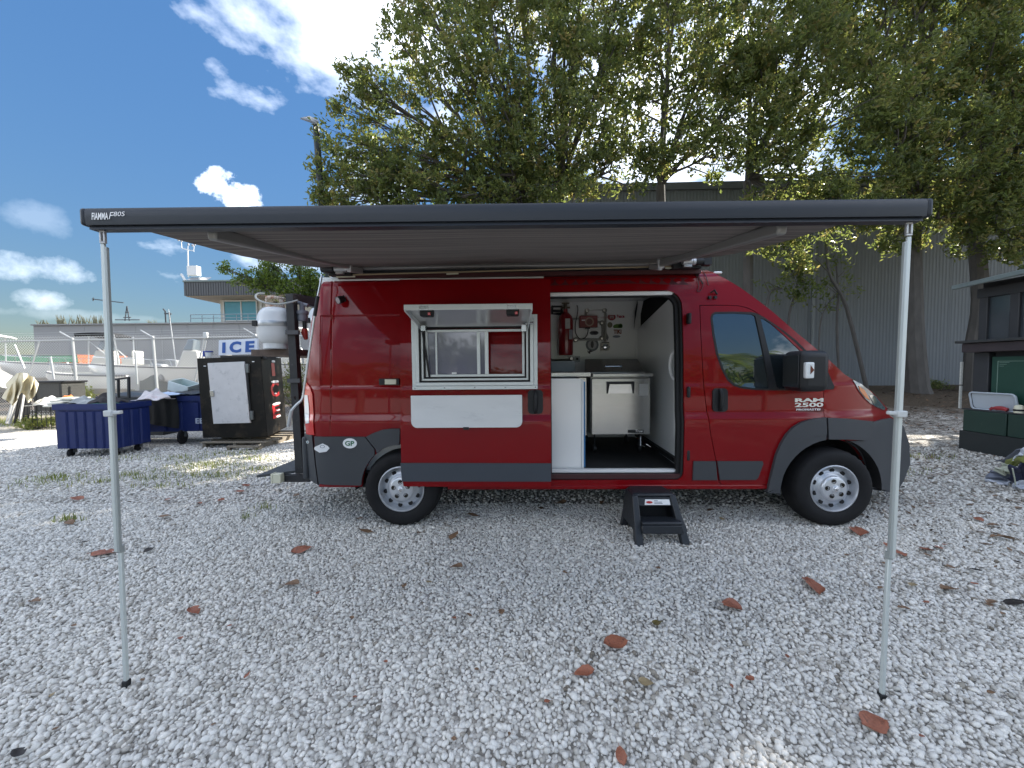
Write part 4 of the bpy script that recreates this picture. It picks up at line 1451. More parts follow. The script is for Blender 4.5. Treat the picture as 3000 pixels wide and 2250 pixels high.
a_, b_ = UY(1889, 1463, -.245), UY(1964, 1450, -.24)
lz0, lz1 = ZT - .092, ZT - .048
ly = lambda z: -.2452 + (.0212 / .074) * (z - (ZT - .105)) - .002
mb = MB()
mb.hexa([v_(a_.x, ly(lz0), lz0), v_(b_.x, ly(lz0), lz0), v_(b_.x, ly(lz0) + .004, lz0), v_(a_.x, ly(lz0) + .004, lz0), v_(a_.x + .008, ly(lz1), lz1), v_(b_.x - .006, ly(lz1), lz1), v_(b_.x - .006, ly(lz1) + .004, lz1), v_(a_.x + .008, ly(lz1) + .004, lz1)])
mb.build('label', WHITELET, st)
zc_ = (lz0 + lz1) / 2
mb = MB()
mb.prism([(a_.x + .042 + .027 * math.cos(k * .524), zc_ + .010 * math.sin(k * .524)) for k in range(12)], ly(zc_) - .006, ly(zc_) + .002)
mb.build('label_emblem', M('label_red', (.45, .03, .03), .5, var=.2), st)
mb = MB()
for k, w_ in enumerate((.03, .065, .07)):
    z_ = zc_ + .012 - .011 * k
    mb.box(a_.x + .085, a_.x + .085 + w_, ly(z_) - .002, ly(z_) + .003, z_ - .0025, z_ + .002)
mb.build('label_print', M('print_dark', (.12, .14, .2), .5, var=.5, vs=90), st)

# ================================================================== GAS RACK behind the van
rk = thing('gas_rack', 'black steel rack on the tow hitch holding two white gas cylinders behind the van', 'rack', (-1.2, .5, 0))
RACKM = M('rack_black', (.030, .030, .032), .55, metal=.2, var=.4, vs=14, dirt=(.22, .22, .22), dscale=22, damt=.40)
ptop, pbot = UY(853, 862, .22), UY(882, 1385, .22)
MB().beam(pbot, ptop, .075, .07, (0, 1, 0)).build('post', RACKM, rk)
MB().beam((pbot.x, 1.25, pbot.z), (ptop.x, 1.25, ptop.z), .075, .07, (0, 1, 0)).build('post', RACKM, rk)
MB().beam(ptop + Vector((0, .04, -.02)), UY(960, 888, .9), .05, .07).build('top_bar', RACKM, rk)
MB().beam(ptop + Vector((.0, .04, -.035)), (ptop.x, 1.22, ptop.z - .035), .06, .06).build('top_bar', RACKM, rk)
for zz in (UY(850, 975, .2).z, UY(850, 1115, .2).z):
    MB().box(ptop.x - .03, ptop.x + .10, .15, .18, zz - .02, zz + .02).build('clamp', M('rack_grey', (.06, .06, .065), .5), rk)
shelf_z = UY(760, 1022, .25).z
MB().box(-1.60, -1.12, .28, 1.25, shelf_z - .07, shelf_z - .005).build('cylinder_shelf', M('rusty_steel', (.10, .07, .055), .75, var=.5, vs=16, dirt=(.25, .2, .17), dscale=14, damt=.45), rk)
mb = MB()
mb.hexa([(-1.42, .04, .468), (-.98, .30, .468), (-.98, 1.6, .468), (-1.42, 1.6, .468), (-1.42, .04, .492), (-.98, .30, .492), (-.98, 1.6, .492), (-1.42, 1.6, .492)])
mb.build('tread_plate', M('tread_plate', (.09, .095, .10), .5, metal=.6, var=.3, vs=30, bump=.5, bs=90), rk)
MB().box(-1.30, -.95, .12, .18, .40, .466).build('hitch_bar', RACKM, rk)
cc = UY(810, 1402, .06)
MB().box(cc.x - .045, cc.x + .045, .05, .115, cc.z - .045, cc.z + .045).box(cc.x - .05, cc.x - .03, .045, .12, cc.z - .05, cc.z + .05).build('hitch_cap', CREAM, rk, bevel=.006)
MB().beam((-1.12, .2, 1.25), (-.98, .5, .55), .05, .05).build('brace', RACKM, rk)
MB().beam((-1.35, 1.15, .492), (-1.35, 1.15, shelf_z - .07), .05, .05).build('shelf_leg', RACKM, rk)
TANK = M('tank_white', (.62, .64, .65), .42, coat=.2, var=.06, vs=5, dirt=(.33, .30, .27), dscale=11, damt=.36, bump=.05, bs=60)
RUSTY = M('rusty_collar', (.58, .50, .42), .7, var=.2, dirt=(.30, .10, .03), dscale=26, damt=.56)


def tank(x, y, zb, label):
    tk = thing('gas_cylinder', label, 'gas cylinder', (x, y, zb), 'white gas cylinders on the rear rack')
    r = .170
    zb2 = zb + .035
    H = UY(798, 893, y - .1).z - zb2
    mb = MB()
    prof = [(.0005, .0), (.06, .0), (.11, .012), (.145, .04), (.160, .08), (r, .12), (r, H - .19), (r + .002, H - .186), (r + .002, H - .170), (r, H - .166), (.160, H - .11), (.145, H - .065), (.11, H - .025), (.06, H - .006), (.0005, H)]
    mb.lathe(prof, (x, y, zb2), (0, 0, 1), 36)
    mb.build('cylinder', TANK, tk, smooth=True, ang=40)
    mb = MB()
    q = [(x + .118 * math.cos(R_(k * 15)), y + .118 * math.sin(R_(k * 15))) for k in range(24)]
    mb.add([(a, b, zb + h) for h in (0, .06) for a, b in q], [(k, (k + 1) % 24, 24 + (k + 1) % 24, 24 + k) for k in range(24)])
    mb.build('foot_ring', TANK, tk)
    zc = zb2 + H - .02
    # collar: a curved guard with a hand hole
    mb = MB()
    rc = .085
    A = [R_(-150 + k * 15) for k in range(17)]
    for k in range(16):
        a_, b_ = A[k], A[k + 1]
        hole = 2 <= k <= 7 or 11 <= k <= 13
        for z0_, z1_ in ((0, .035), (.035, .085), (.085, .115)):
            if hole and z0_ == .035:
                continue
            mb.add([(x + rc * math.cos(a_), y + rc * math.sin(a_), zc + z0_), (x + rc * math.cos(b_), y + rc * math.sin(b_), zc + z0_), (x + rc * math.cos(b_), y + rc * math.sin(b_), zc + z1_), (x + rc * math.cos(a_), y + rc * math.sin(a_), zc + z1_)], [(0, 1, 2, 3)])
    cl = mb.build('collar', RUSTY, tk, smooth=True, fix=False)
    sm = cl.modifiers.new('solid', 'SOLIDIFY')
    sm.thickness = .006
    mb = MB()
    mb.cyl((x, y, zc), (x, y, zc + .07), .022, 10)
    mb.cyl((x - .07, y, zc + .05), (x + .02, y, zc + .05), .013, 8)
    mb.build('valve', M('brass_dark', (.12, .10, .07), .4, metal=.7), tk, smooth=True)
    mb = MB()
    zs_ = zb2 + H - .21
    mb.lathe([(r + .004, 0), (r + .006, .004), (r + .006, .046), (r + .004, .05)], (x, y, zs_), (0, 0, 1), 36)
    mb.build('strap', M('strap_steel', (.42, .44, .46), .35, metal=.7), tk, smooth=True)
    mb = MB()
    mb.box(x - .14, x - .09, y - .16, y - .11, zs_ - .002, zs_ + .052)
    mb.build('buckle', BLACKP, tk, bevel=.004)
    return tk


ty_ = .30
tk0 = UY(792, 1014, ty_ - .1)
tank(tk0.x, ty_, shelf_z, 'white gas cylinder with rusty collar, strapped nearest on the rack')
tank(tk0.x + .22, ty_ + .55, shelf_z, 'white gas cylinder half hidden between rack post and van')
gh = thing('gas_hose', 'grey hose curving from the rusty-collared cylinder to the regulator', 'hose', tuple(UY(760, 880, .15)))
mb = MB()
mb.tube(smoothpoly([UY(a_, b_, y_) for a_, b_, y_ in ((775, 860, .28), (755, 861, .22), (749, 870, .16), (758, 879, .12), (780, 888, .10), (815, 891, .11), (845, 887, .14), (872, 880, .22))], 5), .0095, 8)
mb.build('hose_line', M('hose_grey', (.33, .34, .32), .5), gh, smooth=True)
rg = thing('gas_regulator', 'grey gas regulator with red fitting hanging beside the van rear corner', 'regulator', tuple(UY(885, 930, .28)))
mb = MB()
q = UY(886, 925, .28)
mb.lathe([(.0005, -.02), (.055, -.018), (.06, 0), (.055, .018), (.0005, .02)], q + Vector((0, 0, .03)), (0, 0, 1), 18)
mb.lathe([(.0005, -.05), (.045, -.045), (.05, 0), (.045, .035), (.0005, .04)], q + Vector((0, 0, -.01)), (0, 0, 1), 16)
mb.cyl(q + Vector((0, 0, .04)), q + Vector((0, 0, .13)), .026, 10)
mb.cyl(q + Vector((-.07, 0, .14)), q + Vector((.06, 0, .10)), .018, 8)
mb.build('body', M('regulator_grey', (.16, .17, .20), .5, var=.3), rg, smooth=True)
mb = MB()
mb.cyl(q + Vector((.02, 0, -.05)), q + Vector((.02, 0, -.13)), .02, 8)
mb.build('fitting', BLACKP, rg)
mb = MB()
mb.tube([q + Vector((.02, 0, -.13)), q + Vector((.015, 0, -.17)), q + Vector((.03, 0, -.24))], [.026, .032, .018], 10)
mb.build('red_cap', M('cap_red', (.35, .03, .02), .5, var=.15), rg, smooth=True)

# ================================================================== ICE CHEST
pl = thing('pallet', 'weathered grey wooden pallet on the gravel under the black ice box', 'pallet', (-4.5, 4.3, 0))
WOOD = M('grey_wood', (.20, .17, .13), .85, var=.35, vs=9, bump=.3, bs=40, stretch=(1, 8, 8))
pa, pb = U(592, 1311, 2, 0), U(800, 1300, 2, 0)
xl_, xr_ = -5.08, -3.80
for k in range(6):
    y_ = 3.66 + k * .26
    m_ = MB().box(xl_ + (0 if k else -.02), xr_ + (.06 if k % 2 else 0), y_, y_ + .10, .095, .118)
    m_.build('plank', WOOD, pl)
for x_ in (xl_ + .02, -4.45, xr_ - .1):
    MB().box(x_, x_ + .06, 3.68, 5.06, .0, .094).build('stringer', WOOD, pl)
MB().box(-4.40, -3.78, 3.44, 3.54, .05, .075).build('plank', WOOD, pl)
MB().box(-4.40, -4.34, 3.45, 3.66, .0, .049).box(-3.9, -3.84, 3.45, 3.66, 0, .049).build('stringer', WOOD, pl)
ib = thing('ice_box', 'tall dented black ice storage box with silver door and red snow-capped letters', 'ice box', (-4.4, 4.4, .12))
fyb = 3.75
BL, BR, TL_, TR_ = UY(595, 1283, fyb), UY(783, 1279, fyb), UY(577, 1050, fyb), UY(763, 1044, fyb)
DP = 1.25
rb_c = U(840, 1262, 2, .12)
off = Vector((rb_c.x - BR.x, rb_c.y - BR.y, 0))
DP = off.y


def pxof(p):
    d = Vector(p) - EYE
    return IW / 2 + FPX * d.dot(RT) / d.dot(FW), IH / 2 - FPX * d.dot(UP) / d.dot(FW)


def side_y(px, z):
    lo, hi = 0., 1.
    e = TR_.lerp(BR, (TR_.z - z) / (TR_.z - BR.z))
    for _ in range(30):
        m = (lo + hi) / 2
        if pxof(e + off * m)[0] < px:
            lo = m
        else:
            hi = m
    return fyb + off.y * lo, lo
mb = MB()
nU, nV = 14, 18


def face_pt(u, v):
    a_ = BL.lerp(BR, u).lerp(TL_.lerp(TR_, u), v)
    dent = .018 * math.sin(u * 7 + 1.3 * v * 5) * math.sin(v * 6.2 + 2 * u) * math.sin(math.pi * u) * math.sin(math.pi * v)
    return a_ + Vector((0, dent, 0))


mb.grid(nU, nV, face_pt)
mb.hexa([BL + Vector((0, .01, 0)), BR + Vector((0, .01, 0)), BR + off, BL + off, TL_ + Vector((0, .01, 0)), TR_ + Vector((0, .01, 0)), TR_ + off, TL_ + off])
IBM = M('black_sheet', (.008, .007, .006), .42, spec=.22, coat=.0, var=.5, vs=3, dirt=(.04, .03, .02), dscale=5, damt=.5, bump=.15, bs=5)
mb.build('cabinet', IBM, ib, smooth=True, fix=False)
B2 = lambda px, py, y=fyb - .02: UY(560 + px / 4.879, 960 + py / 4.879, y)
dq = [B2(328, 1373), B2(850, 1360), B2(762, 484), B2(243, 507)]
mb = MB()
mb.hexa([p + Vector((0, d, 0)) for d in (.0,) for p in ()] or [dq[0] + Vector((0, -.02, 0)), dq[1] + Vector((0, -.02, 0)), dq[1] + Vector((0, .03, 0)), dq[0] + Vector((0, .03, 0)), dq[3] + Vector((0, -.02, 0)), dq[2] + Vector((0, -.02, 0)), dq[2] + Vector((0, .03, 0)), dq[3] + Vector((0, .03, 0))])
mb.build('door', M('worn_silver', (.56, .55, .55), .5, metal=.2, var=.10, vs=6, dirt=(.34, .34, .35), dscale=7, damt=.44, bump=.3, bs=16), ib, bevel=.006)
for a_, b_ in ((790, 580), (852, 1255)):
    p = B2(a_, b_, fyb - .05)
    MB().box(p.x - .02, p.x + .03, fyb - .045, fyb, p.z - .085, p.z + .085).build('hinge', M('hinge_dark', (.16, .17, .17), .4, metal=.6), ib, bevel=.005)
p = B2(298, 942, fyb - .06)
MB().box(p.x - .045, p.x + .03, fyb - .06, fyb - .02, p.z - .06, p.z + .06).build('latch', STEEL, ib, bevel=.006)
MB().beam(B2(800, 640, fyb - .02), B2(845, 1200, fyb - .02), .03, .02, (0, 1, 0)).build('door_gasket', SEAL, ib)
sdx = lambda py: TR_.lerp(BR, (py - 1044) / 235.)
# letters on the right-hand side wall: I C E, red with white snow caps
Sx = lambda z_: TR_.x + (BR.x - TR_.x) * (TR_.z - z_) / (TR_.z - BR.z)
sideu = (off).normalized()
RL = M('letter_red', (.42, .012, .014), .4, coat=.3, var=.15)
SNOW = M('letter_snow', (.78, .78, .78), .5, var=.04)


def side_text(ch, zb_, h_, y0_, w_, mat, dx=.006):
    P_ = Vector((Sx(zb_) + dx + (y0_ - fyb) * off.x / DP, y0_, zb_))
    up_ = Vector((TR_.x - BR.x, 0, TR_.z - BR.z)).normalized()
    return text('side_letter', ch, mat, ib, P_, sideu, up_, w_, h_, .03 if ch != 'I' else .0)


zI = [UY(800, 1102, 4.2).z, UY(800, 1165, 4.2).z, UY(800, 1228, 4.2).z]
def side_span(pxa, pxb, z):
    return side_y(pxa, z)[0], (side_y(pxb, z)[0] - side_y(pxa, z)[0]) * math.hypot(off.x, off.y) / off.y


for ch, pa, pb, pyb, pyt in (('I', 795, 804, 1102, 1063), ('C', 792, 816, 1165, 1120), ('E', 798, 818, 1226, 1184)):
    zb_ = UY((pa + pb) / 2, pyb, side_y(pa, 1)[0]).z
    zt_ = UY((pa + pb) / 2, pyt, side_y(pa, 1)[0]).z
    y_, w_ = side_span(pa, pb, (zb_ + zt_) / 2)
    side_text(ch, zb_, zt_ - zb_, y_, w_, RL)
for pa, pb, pyb, pyt in ((794, 804, 1062, 1054), (793, 815, 1124, 1115), (797, 819, 1189, 1181), (808, 818, 1204, 1199), (808, 820, 1222, 1216), (802, 808, 1156, 1151)):
    zb_ = UY(pa, pyb, side_y(pa, 1)[0]).z
    zt_ = UY(pa, pyt, side_y(pa, 1)[0]).z
    y_, w_ = side_span(pa, pb, zb_)
    z_, h_ = zb_, zt_ - zb_
    mb = MB()
    k = 10
    base = Vector((Sx(z_) + .012 + (y_ - fyb) * off.x / DP, y_, z_))
    up_ = Vector((TR_.x - BR.x, 0, TR_.z - BR.z)).normalized()
    ring = [base + sideu * (w_ * (.5 + .5 * math.cos(6.283 * i / k) * (1 + .12 * math.sin(3 * i)))) + up_ * (h_ * (.5 + .5 * math.sin(6.283 * i / k) * (1 + .15 * math.cos(5 * i)))) for i in range(k)]
    mb.add(ring + [r + Vector((.008, 0, 0)) for r in ring], [tuple(range(k)), tuple(range(k, 2 * k))[::-1]] + [(i, i + k, (i + 1) % k + k, (i + 1) % k) for i in range(k)])
    mb.build('snow_cap', SNOW, ib)
p = B2(880, 485)
MB().box(p.x - .02, p.x + .02, fyb - .012, fyb, p.z - .008, p.z + .008).build('label_plate', WHITELET, ib)
MB().box(p.x - .98, p.x - .94, fyb - .012, fyb, p.z - .085, p.z - .07).build('label_plate', WHITELET, ib)
# white and blue ICE sign on top
sg = thing('ice_sign', 'white sign board reading ICE in blue capitals standing on the black ice box', 'sign', tuple(TL_.lerp(TR_, .7) + Vector((0, .1, 0))))
sy = fyb + .12
s0_, s1_, s2_, s3_ = (UY(640, 1041, sy), UY(755, 1036, sy), UY(753, 991, sy), UY(641, 997, sy))
mb = MB()
th = Vector((0, .05, 0))
mb.hexa([s0_, s1_, s1_ + th, s0_ + th, s3_, s2_, s2_ + th, s3_ + th])
mb.build('board', M('sign_white', (.66, .70, .78), .4, var=.04), sg)
MB().box(s0_.x + .05, s1_.x + .2, sy - .02, sy + .25, TL_.z - .02, s0_.z - .004).build('sign_base', RACKM, sg)
sxd, syd = (s1_ - s0_), (s3_ - s0_)
ou = lambda u, v: s0_ + sxd * u + syd * v + Vector((0, -.004, 0))
BLU = M('sign_blue', (.02, .09, .34), .45, var=.05)
text('sign_letter', 'I', BLU, sg, ou(.095, .14), sxd, syd, sxd.length * .085, syd.length * .70)
text('sign_letter', 'C', BLU, sg, ou(.28, .12), sxd, syd, sxd.length * .30, syd.length * .76, .05)
text('sign_letter', 'E', BLU, sg, ou(.685, .12), sxd, syd, sxd.length * .235, syd.length * .74, .05)
bk = thing('paint_bucket', 'small blue and white plastic tub standing on the black ice box', 'tub', tuple(UY(612, 1046, fyb + .2)))
p = UY(612, 1045, fyb + .2)
mb = MB()
mb.lathe([(.0005, 0), (.055, 0), (.065, .10), (.06, .10), (.0005, .10)], (p.x, p.y, p.z), (0, 0, 1), 16)
mb.build('tub', WHITE, bk, smooth=True)
mb = MB()
mb.lathe([(.066, .085), (.075, .09), (.075, .112), (.0005, .114)], (p.x, p.y, p.z), (0, 0, 1), 16)
mb.box(p.x - .085, p.x - .05, p.y - .05, p.y + .05, p.z, p.z + .11)
mb.build('lid', M('tub_blue', (.02, .05, .30), .4), bk)

# ================================================================== BLUE BINS
BLUE = M('bin_blue', (.011, .022, .105), .45, spec=.35, var=.15, vs=3, dirt=(.03, .045, .10), dscale=6, damt=.45)


def caster(parent, x, y, r, z1):
    mb = MB()
    mb.lathe([(.0005, -.03), (r * .6, -.03), (r, -.02), (r, .02), (r * .6, .03), (.0005, .03)], (x, y, r), (1, .25, 0), 20)
    mb.build('caster_wheel', RUBBER, parent, smooth=True)
    mb = MB()
    mb.beam((x - .045, y + .02, r), (x - .03, y + .05, z1), .014, .05, (0, 1, 0))
    mb.beam((x + .045, y + .02, r), (x + .03, y + .05, z1), .014, .05, (0, 1, 0))
    mb.box(x - .06, x + .06, y - .02, y + .1, z1 - .012, z1)
    mb.build('caster_fork', M('fork_steel', (.22, .23, .24), .45, metal=.6), parent)


def bin_(label, loc, L, D, z0, z1, rz, letters=None):
    b = thing('utility_bin', label, 'bin', loc, 'blue wheeled bins')
    m = Matrix.Translation(loc) @ Matrix.Rotation(rz, 4, 'Z')
    mb = MB()
    mb.box(0, L, 0, .03, z0, z1, m)
    mb.box(0, L, D - .03, D, z0, z1, m)
    mb.box(0, .03, .03, D - .03, z0, z1, m)
    mb.box(L - .03, L, .03, D - .03, z0, z1, m)
    mb.box(.03, L - .03, .03, D - .03, z0, z0 + .03, m)
    mb.build('tub', BLUE, b)
    MB().ring(-.02, L + .02, 0, 0, 0, 0, 0)
    mb = MB()
    mb.box(-.025, L + .025, -.03, -.001, z1 - .09, z1 + .01, m)
    mb.box(-.025, L + .025, D + .001, D + .03, z1 - .09, z1 + .01, m)
    mb.box(-.03, -.001, -.001, D + .001, z1 - .09, z1 + .01, m)
    mb.box(L + .001, L + .03, -.001, D + .001, z1 - .09, z1 + .01, m)
    mb.build('rim', BLUE, b)
    n = 6
    for k in range(n):
        x = .05 + (L - .10) * (k + .35) / n
        MB().hexa([m @ Vector(q) for q in ((x - .015, -.022, z0 + .01), (x + .085, -.022, z0 + .01), (x + .10, -.001, z0 + .01), (x - .03, -.001, z0 + .01), (x - .015, -.022, z1 - .13), (x + .085, -.022, z1 - .13), (x + .10, -.001, z1 - .12), (x - .03, -.001, z1 - .12))]).build('rib', BLUE, b)
    for k in range(3):
        y = .05 + (D - .1) * (k + .3) / 3
        MB().hexa([m @ Vector(q) for q in ((L + .001, y - .02, z0 + .01), (L + .02, y, z0 + .01), (L + .02, y + .09, z0 + .01), (L + .001, y + .11, z0 + .01), (L + .001, y - .02, z1 - .12), (L + .02, y, z1 - .12), (L + .02, y + .09, z1 - .12), (L + .001, y + .11, z1 - .12))]).build('rib', BLUE, b)
    return b, m


bA, mA = bin_('blue plastic utility bin on casters standing nearest on the gravel, ribbed front', (-7.02, 2.93, 0), 1.06, .62, .15, .93, R_(1))
for x, y in ((.14, .08), (.92, .12), (.55, .5), (.92, .5)):
    q = mA @ Vector((x, y, 0))
    caster(bA, q.x, q.y, .065, .15)
bB, mB = bin_('blue wheeled bin lettered EB, half covered by a black tarp beside the ice box', (-7.45, 4.0, 0), 2.18, .85, .26, .98, R_(3))
for x, y in ((1.62, .02), (2.05, .7), (.3, .1)):
    q = mB @ Vector((x, y, 0))
    caster(bB, q.x, q.y, .15, .27)
q = mB @ Vector((1.93, -.025, .42))
text('bin_lettering', 'EB', M('faded_white', (.45, .5, .6), .6, var=.2), bB, q, (1, .05, 0), (0, 0, 1), .17, .11, .03)


def cloth(name, label, cat, cx, cy, z, w, d, h, mat, seed, drop=.0, n=38, group=None, mats=None):
    """rumpled cloth heap"""
    o_ = thing(name, label, cat, (cx, cy, z), group)
    r = np.random.default_rng(seed)
    ph = r.uniform(0, 6.28, 8)
    fr = r.uniform(3, 9, 8)
    mb = MB()

    def fn(u, v):
        a_, b_ = 2 * u - 1, 2 * v - 1
        rr_ = math.sqrt(a_ * a_ + b_ * b_)
        f = max(0, 1 - rr_ ** 2.2 * .8)
        k = .30 * math.sin(a_ * fr[0] + ph[0] + 2 * b_) + .26 * math.sin(b_ * fr[1] + ph[1] - a_ * 2) + .18 * math.sin((a_ + b_) * fr[2] + ph[2]) + .12 * math.sin((a_ - b_) * fr[3] * 1.7 + ph[3])
        zz = h * f * (.75 + .55 * k) - drop * max(0, rr_ - .75)
        return (cx + w / 2 * a_ * (1 + .12 * math.sin(5 * b_ + ph[4])), cy + d / 2 * b_ * (1 + .12 * math.sin(5 * a_ + ph[5])), z + max(zz, -drop))
    mb.grid(n, n, fn)
    ob = mb.build('cloth_fold', mat, o_, smooth=True, fix=False)
    s_ = ob.modifiers.new('solid', 'SOLIDIFY')
    s_.thickness = .012
    return o_


TARP = M('black_tarp', (.012, .014, .015), .45, var=.3, vs=6, bump=.2, bs=20)
tp_ = thing('tarp', 'black tarp draped over the top and front of the EB bin', 'tarp', (-6.5, 4.3, .98))
mb = MB()
prof_ = [(-.035, .28), (-.04, .45), (-.038, .75), (-.05, .985), (.02, 1.02), (.3, 1.06), (.6, 1.03), (.88, 1.01), (.90, .8)]


def tarpfn(u, v):
    w_ = v * (len(prof_) - 1)
    i = min(int(w_), len(prof_) - 2)
    a_, b_ = prof_[i], prof_[i + 1]
    y, z = a_[0] + (b_[0] - a_[0]) * (w_ - i), a_[1] + (b_[1] - a_[1]) * (w_ - i)
    lo_ = .18 if u < .75 else .40
    if v < .35:
        z = max(z, .44 + .10 * math.sin(u * 5) + (.2 if u > .8 else 0) * 0)
    x = .15 + (1.45 - .0) * u + .03 * math.sin(9 * v)
    q = mB @ Vector((x, y - .012 * abs(math.sin(u * 21)), z + .012 * math.sin(u * 17 + v * 9)))
    return q


mb.grid(26, 26, tarpfn)
tq = mb.build('sheet', TARP, tp_, smooth=True, fix=False)
mb = MB()
mb.grid(18, 10, lambda u, v: mB @ Vector((1.5 + .66 * u, .03 + .8 * v, 1.03 + .06 * math.sin(3.1 * v) + .015 * math.sin(u * 9))))
mb.build('sheet', TARP, tp_, smooth=True, fix=False)
GT = M('grey_towel', (.36, .37, .36), .9, var=.3, vs=7)
cloth('folded_towel', 'pale striped towel heaped on the left end of the nearest blue bin', 'towel', -6.82, 3.2, .93, .42, .4, .13, GT, 1)
cloth('dark_jacket', 'dark brown-grey jacket lying in a heap on the nearest blue bin', 'jacket', -6.42, 3.25, .93, .50, .42, .19, M('jacket_dark', (.035, .030, .030), .9, var=.35, vs=8), 2)
cloth('green_cloth', 'dark green cloth spread under the jacket on the blue bin', 'cloth', -6.35, 3.12, .925, .5, .22, .05, M('green_cloth', (.012, .06, .05), .9, var=.3), 9)
cloth('white_bag', 'white and pink crumpled bag lying behind the leg on the bins', 'bag', -6.05, 3.75, .95, .50, .4, .20, M('bag_white', (.62, .58, .58), .6, var=.25, vs=6, dirt=(.5, .3, .3), dscale=5, damt=.45), 3)
cloth('light_cloth', 'pale blue striped cloth flat on the front edge of the EB bin', 'cloth', -6.1, 4.05, 1.03, .65, .35, .05, M('cloth_blue', (.45, .55, .70), .8, var=.2, vs=12), 4)
fb = thing('styrofoam_box', 'white open foam box with teal inside lying on the EB bin', 'box', (-6.05, 4.6, 1.05))
m_ = Matrix.Translation((-6.1, 4.5, 1.16)) @ Matrix.Rotation(.3, 4, 'Y') @ Matrix.Rotation(.2, 4, 'X')
mb = MB()
for q in ((-.22, .22, -.16, .16, -.1, -.08), (-.22, .22, -.16, -.14, -.08, .1), (-.22, .22, .14, .16, -.08, .1), (-.22, -.2, -.14, .14, -.08, .1), (.2, .22, -.14, .14, -.08, .1)):
    mb.box(*q, m_)
mb.build('shell', M('foam_white', (.62, .68, .66), .7, var=.1), fb)
MB().box(-.19, .19, -.13, .13, -.078, -.07, m_).build('lining', M('teal', (.05, .28, .26), .6), fb)
ff = thing('metal_frame', 'small black metal frame with two openings standing behind the dark jacket', 'frame', (-6.8, 3.9, .9))
m_ = Matrix.Translation((-6.95, 3.75, .93)) @ Matrix.Rotation(-.12, 4, 'Y') @ Matrix.Rotation(-.15, 4, 'X')
mb = MB()
mb.ring(-.02, .42, 0, .42, .03, -.02, .02, m_)
mb.box(.18, .205, -.02, .02, .03, .39, m_)
mb.build('frame_bars', BLACKP, ff)

# ================================================================== FENCE
fn_ = thing('chain_link_fence', 'galvanised chain-link fence with angled barbed-wire arms in front of the boats', 'fence', (-11, 8.5, 0))
GALV = M('galvanised', (.50, .52, .53), .5, metal=.35, var=.15, vs=8)
FY = 8.5
ftop = lambda x: 2.49 + (2.555 - 2.49) * (x + 16) / 8.0 if x < -8 else 2.555
FX0, FX1 = -24.0, .8
for px, arm in ((212, 1), (448, 1), (749, 1), (-40, 1), (-300, 1), (950, 0), (1100, 0)):
    b_ = UY(px, 1000, FY)
    x = b_.x
    lean = .06
    h_ = ftop(x) + .04
    mb = MB()
    mb.tube([(x + lean * 1.6, FY, -.02), (x, FY, h_)], .038, 8)
    mb.lathe([(.042, 0), (.042, .02), (.025, .045), (.0005, .05)], (x, FY, h_), (0, 0, 1), 8)
    mb.build('fence_post', GALV, fn_, smooth=True)
    if arm:
        MB().tube([(x - .02, FY, h_ + .01), (x - .34, FY - .05, h_ + .23)], [.025, .018], 6).build('barb_arm', GALV, fn_)
mb = MB()
mb.tube([(FX0, FY, ftop(FX0)), (-16, FY, ftop(-16)), (-8, FY, ftop(-8)), (FX1, FY, 2.555)], .026, 8)
mb.build('top_rail', GALV, fn_, smooth=True)
for px0, py0, px1, py1 in ((115, 1000, 78, 1120), (600, 985, 560, 1160), (606, 985, 572, 1160), (396, 1032, 402, 1125), (43, 1010, 72, 1080), (148, 1045, 158, 1110)):
    a_, b_ = UY(px0, py0, FY - .05), UY(px1, py1, FY - .05)
    MB().tube([a_, b_], .028 if px0 > 130 and px0 < 500 else .022, 6).build('brace_pole', GALV, fn_)
p = UY(604, 984, FY - .05)
MB().box(p.x - .07, p.x + .05, FY - .1, FY, p.z - .09, p.z + .11).build('brace_clamp', GALV, fn_, bevel=.02)
# the woven wire: two families of diagonals
sp_ = .088
Hf = 2.62
xs_ = np.arange(FX0 - Hf, FX1 + Hf, sp_)
V, F = [], []
wv = .0058
for s_ in (1, -1):
    for x0 in xs_:
        x1 = x0 + s_ * Hf
        a_, b_ = np.array([x0, FY - .035 - .004 * s_, .02]), np.array([x1, FY - .035 - .004 * s_, .02 + Hf])
        # clip to the fence ends
        t0, t1 = 0., 1.
        dx = x1 - x0
        for lim, sg_ in ((FX0, 1), (FX1, -1)):
            t_ = (lim - x0) / dx
            if (dx * sg_) > 0:
                t0 = max(t0, t_)
            else:
                t1 = min(t1, t_)
        if t1 - t0 < .02:
            continue
        p0, p1 = a_ + (b_ - a_) * t0, a_ + (b_ - a_) * t1
        k = len(V)
        for p in (p0, p1):
            V += [p + (wv, 0, 0), p + (-wv * .5, -wv, 0), p + (-wv * .5, wv, 0)]
        F += [(k, k + 1, k + 4, k + 3), (k + 1, k + 2, k + 5, k + 4), (k + 2, k, k + 3, k + 5)]
npmesh('wire_mesh', np.array(V), np.array(F), M('wire_zinc', (.45, .46, .47), .5, metal=.3, var=0), fn_, kind='stuff')
mb = MB()
for dz, dy in ((.10, -.02), (.17, -.035), (.24, -.05)):
    mb.tube([(FX0, FY + dy, ftop(FX0) + dz), (-16.2, FY + dy, ftop(-16) + dz), (-8.2, FY + dy, ftop(-8) + dz), (FX1, FY + dy, 2.555 + dz)], .0035, 4)
mb.build('barbed_wire', GALV, fn_)

# ================================================================== BOATS beyond the fence
HULLW = M('gelcoat_white', (.78, .78, .76), .25, coat=.4, var=.04, vs=2)
DECKW = M('deck_white', (.56, .55, .51), .5, var=.1, vs=4)
DGL = M('boat_glass', (.12, .16, .19), .06, spec=.8, coat=.6, var=.1)


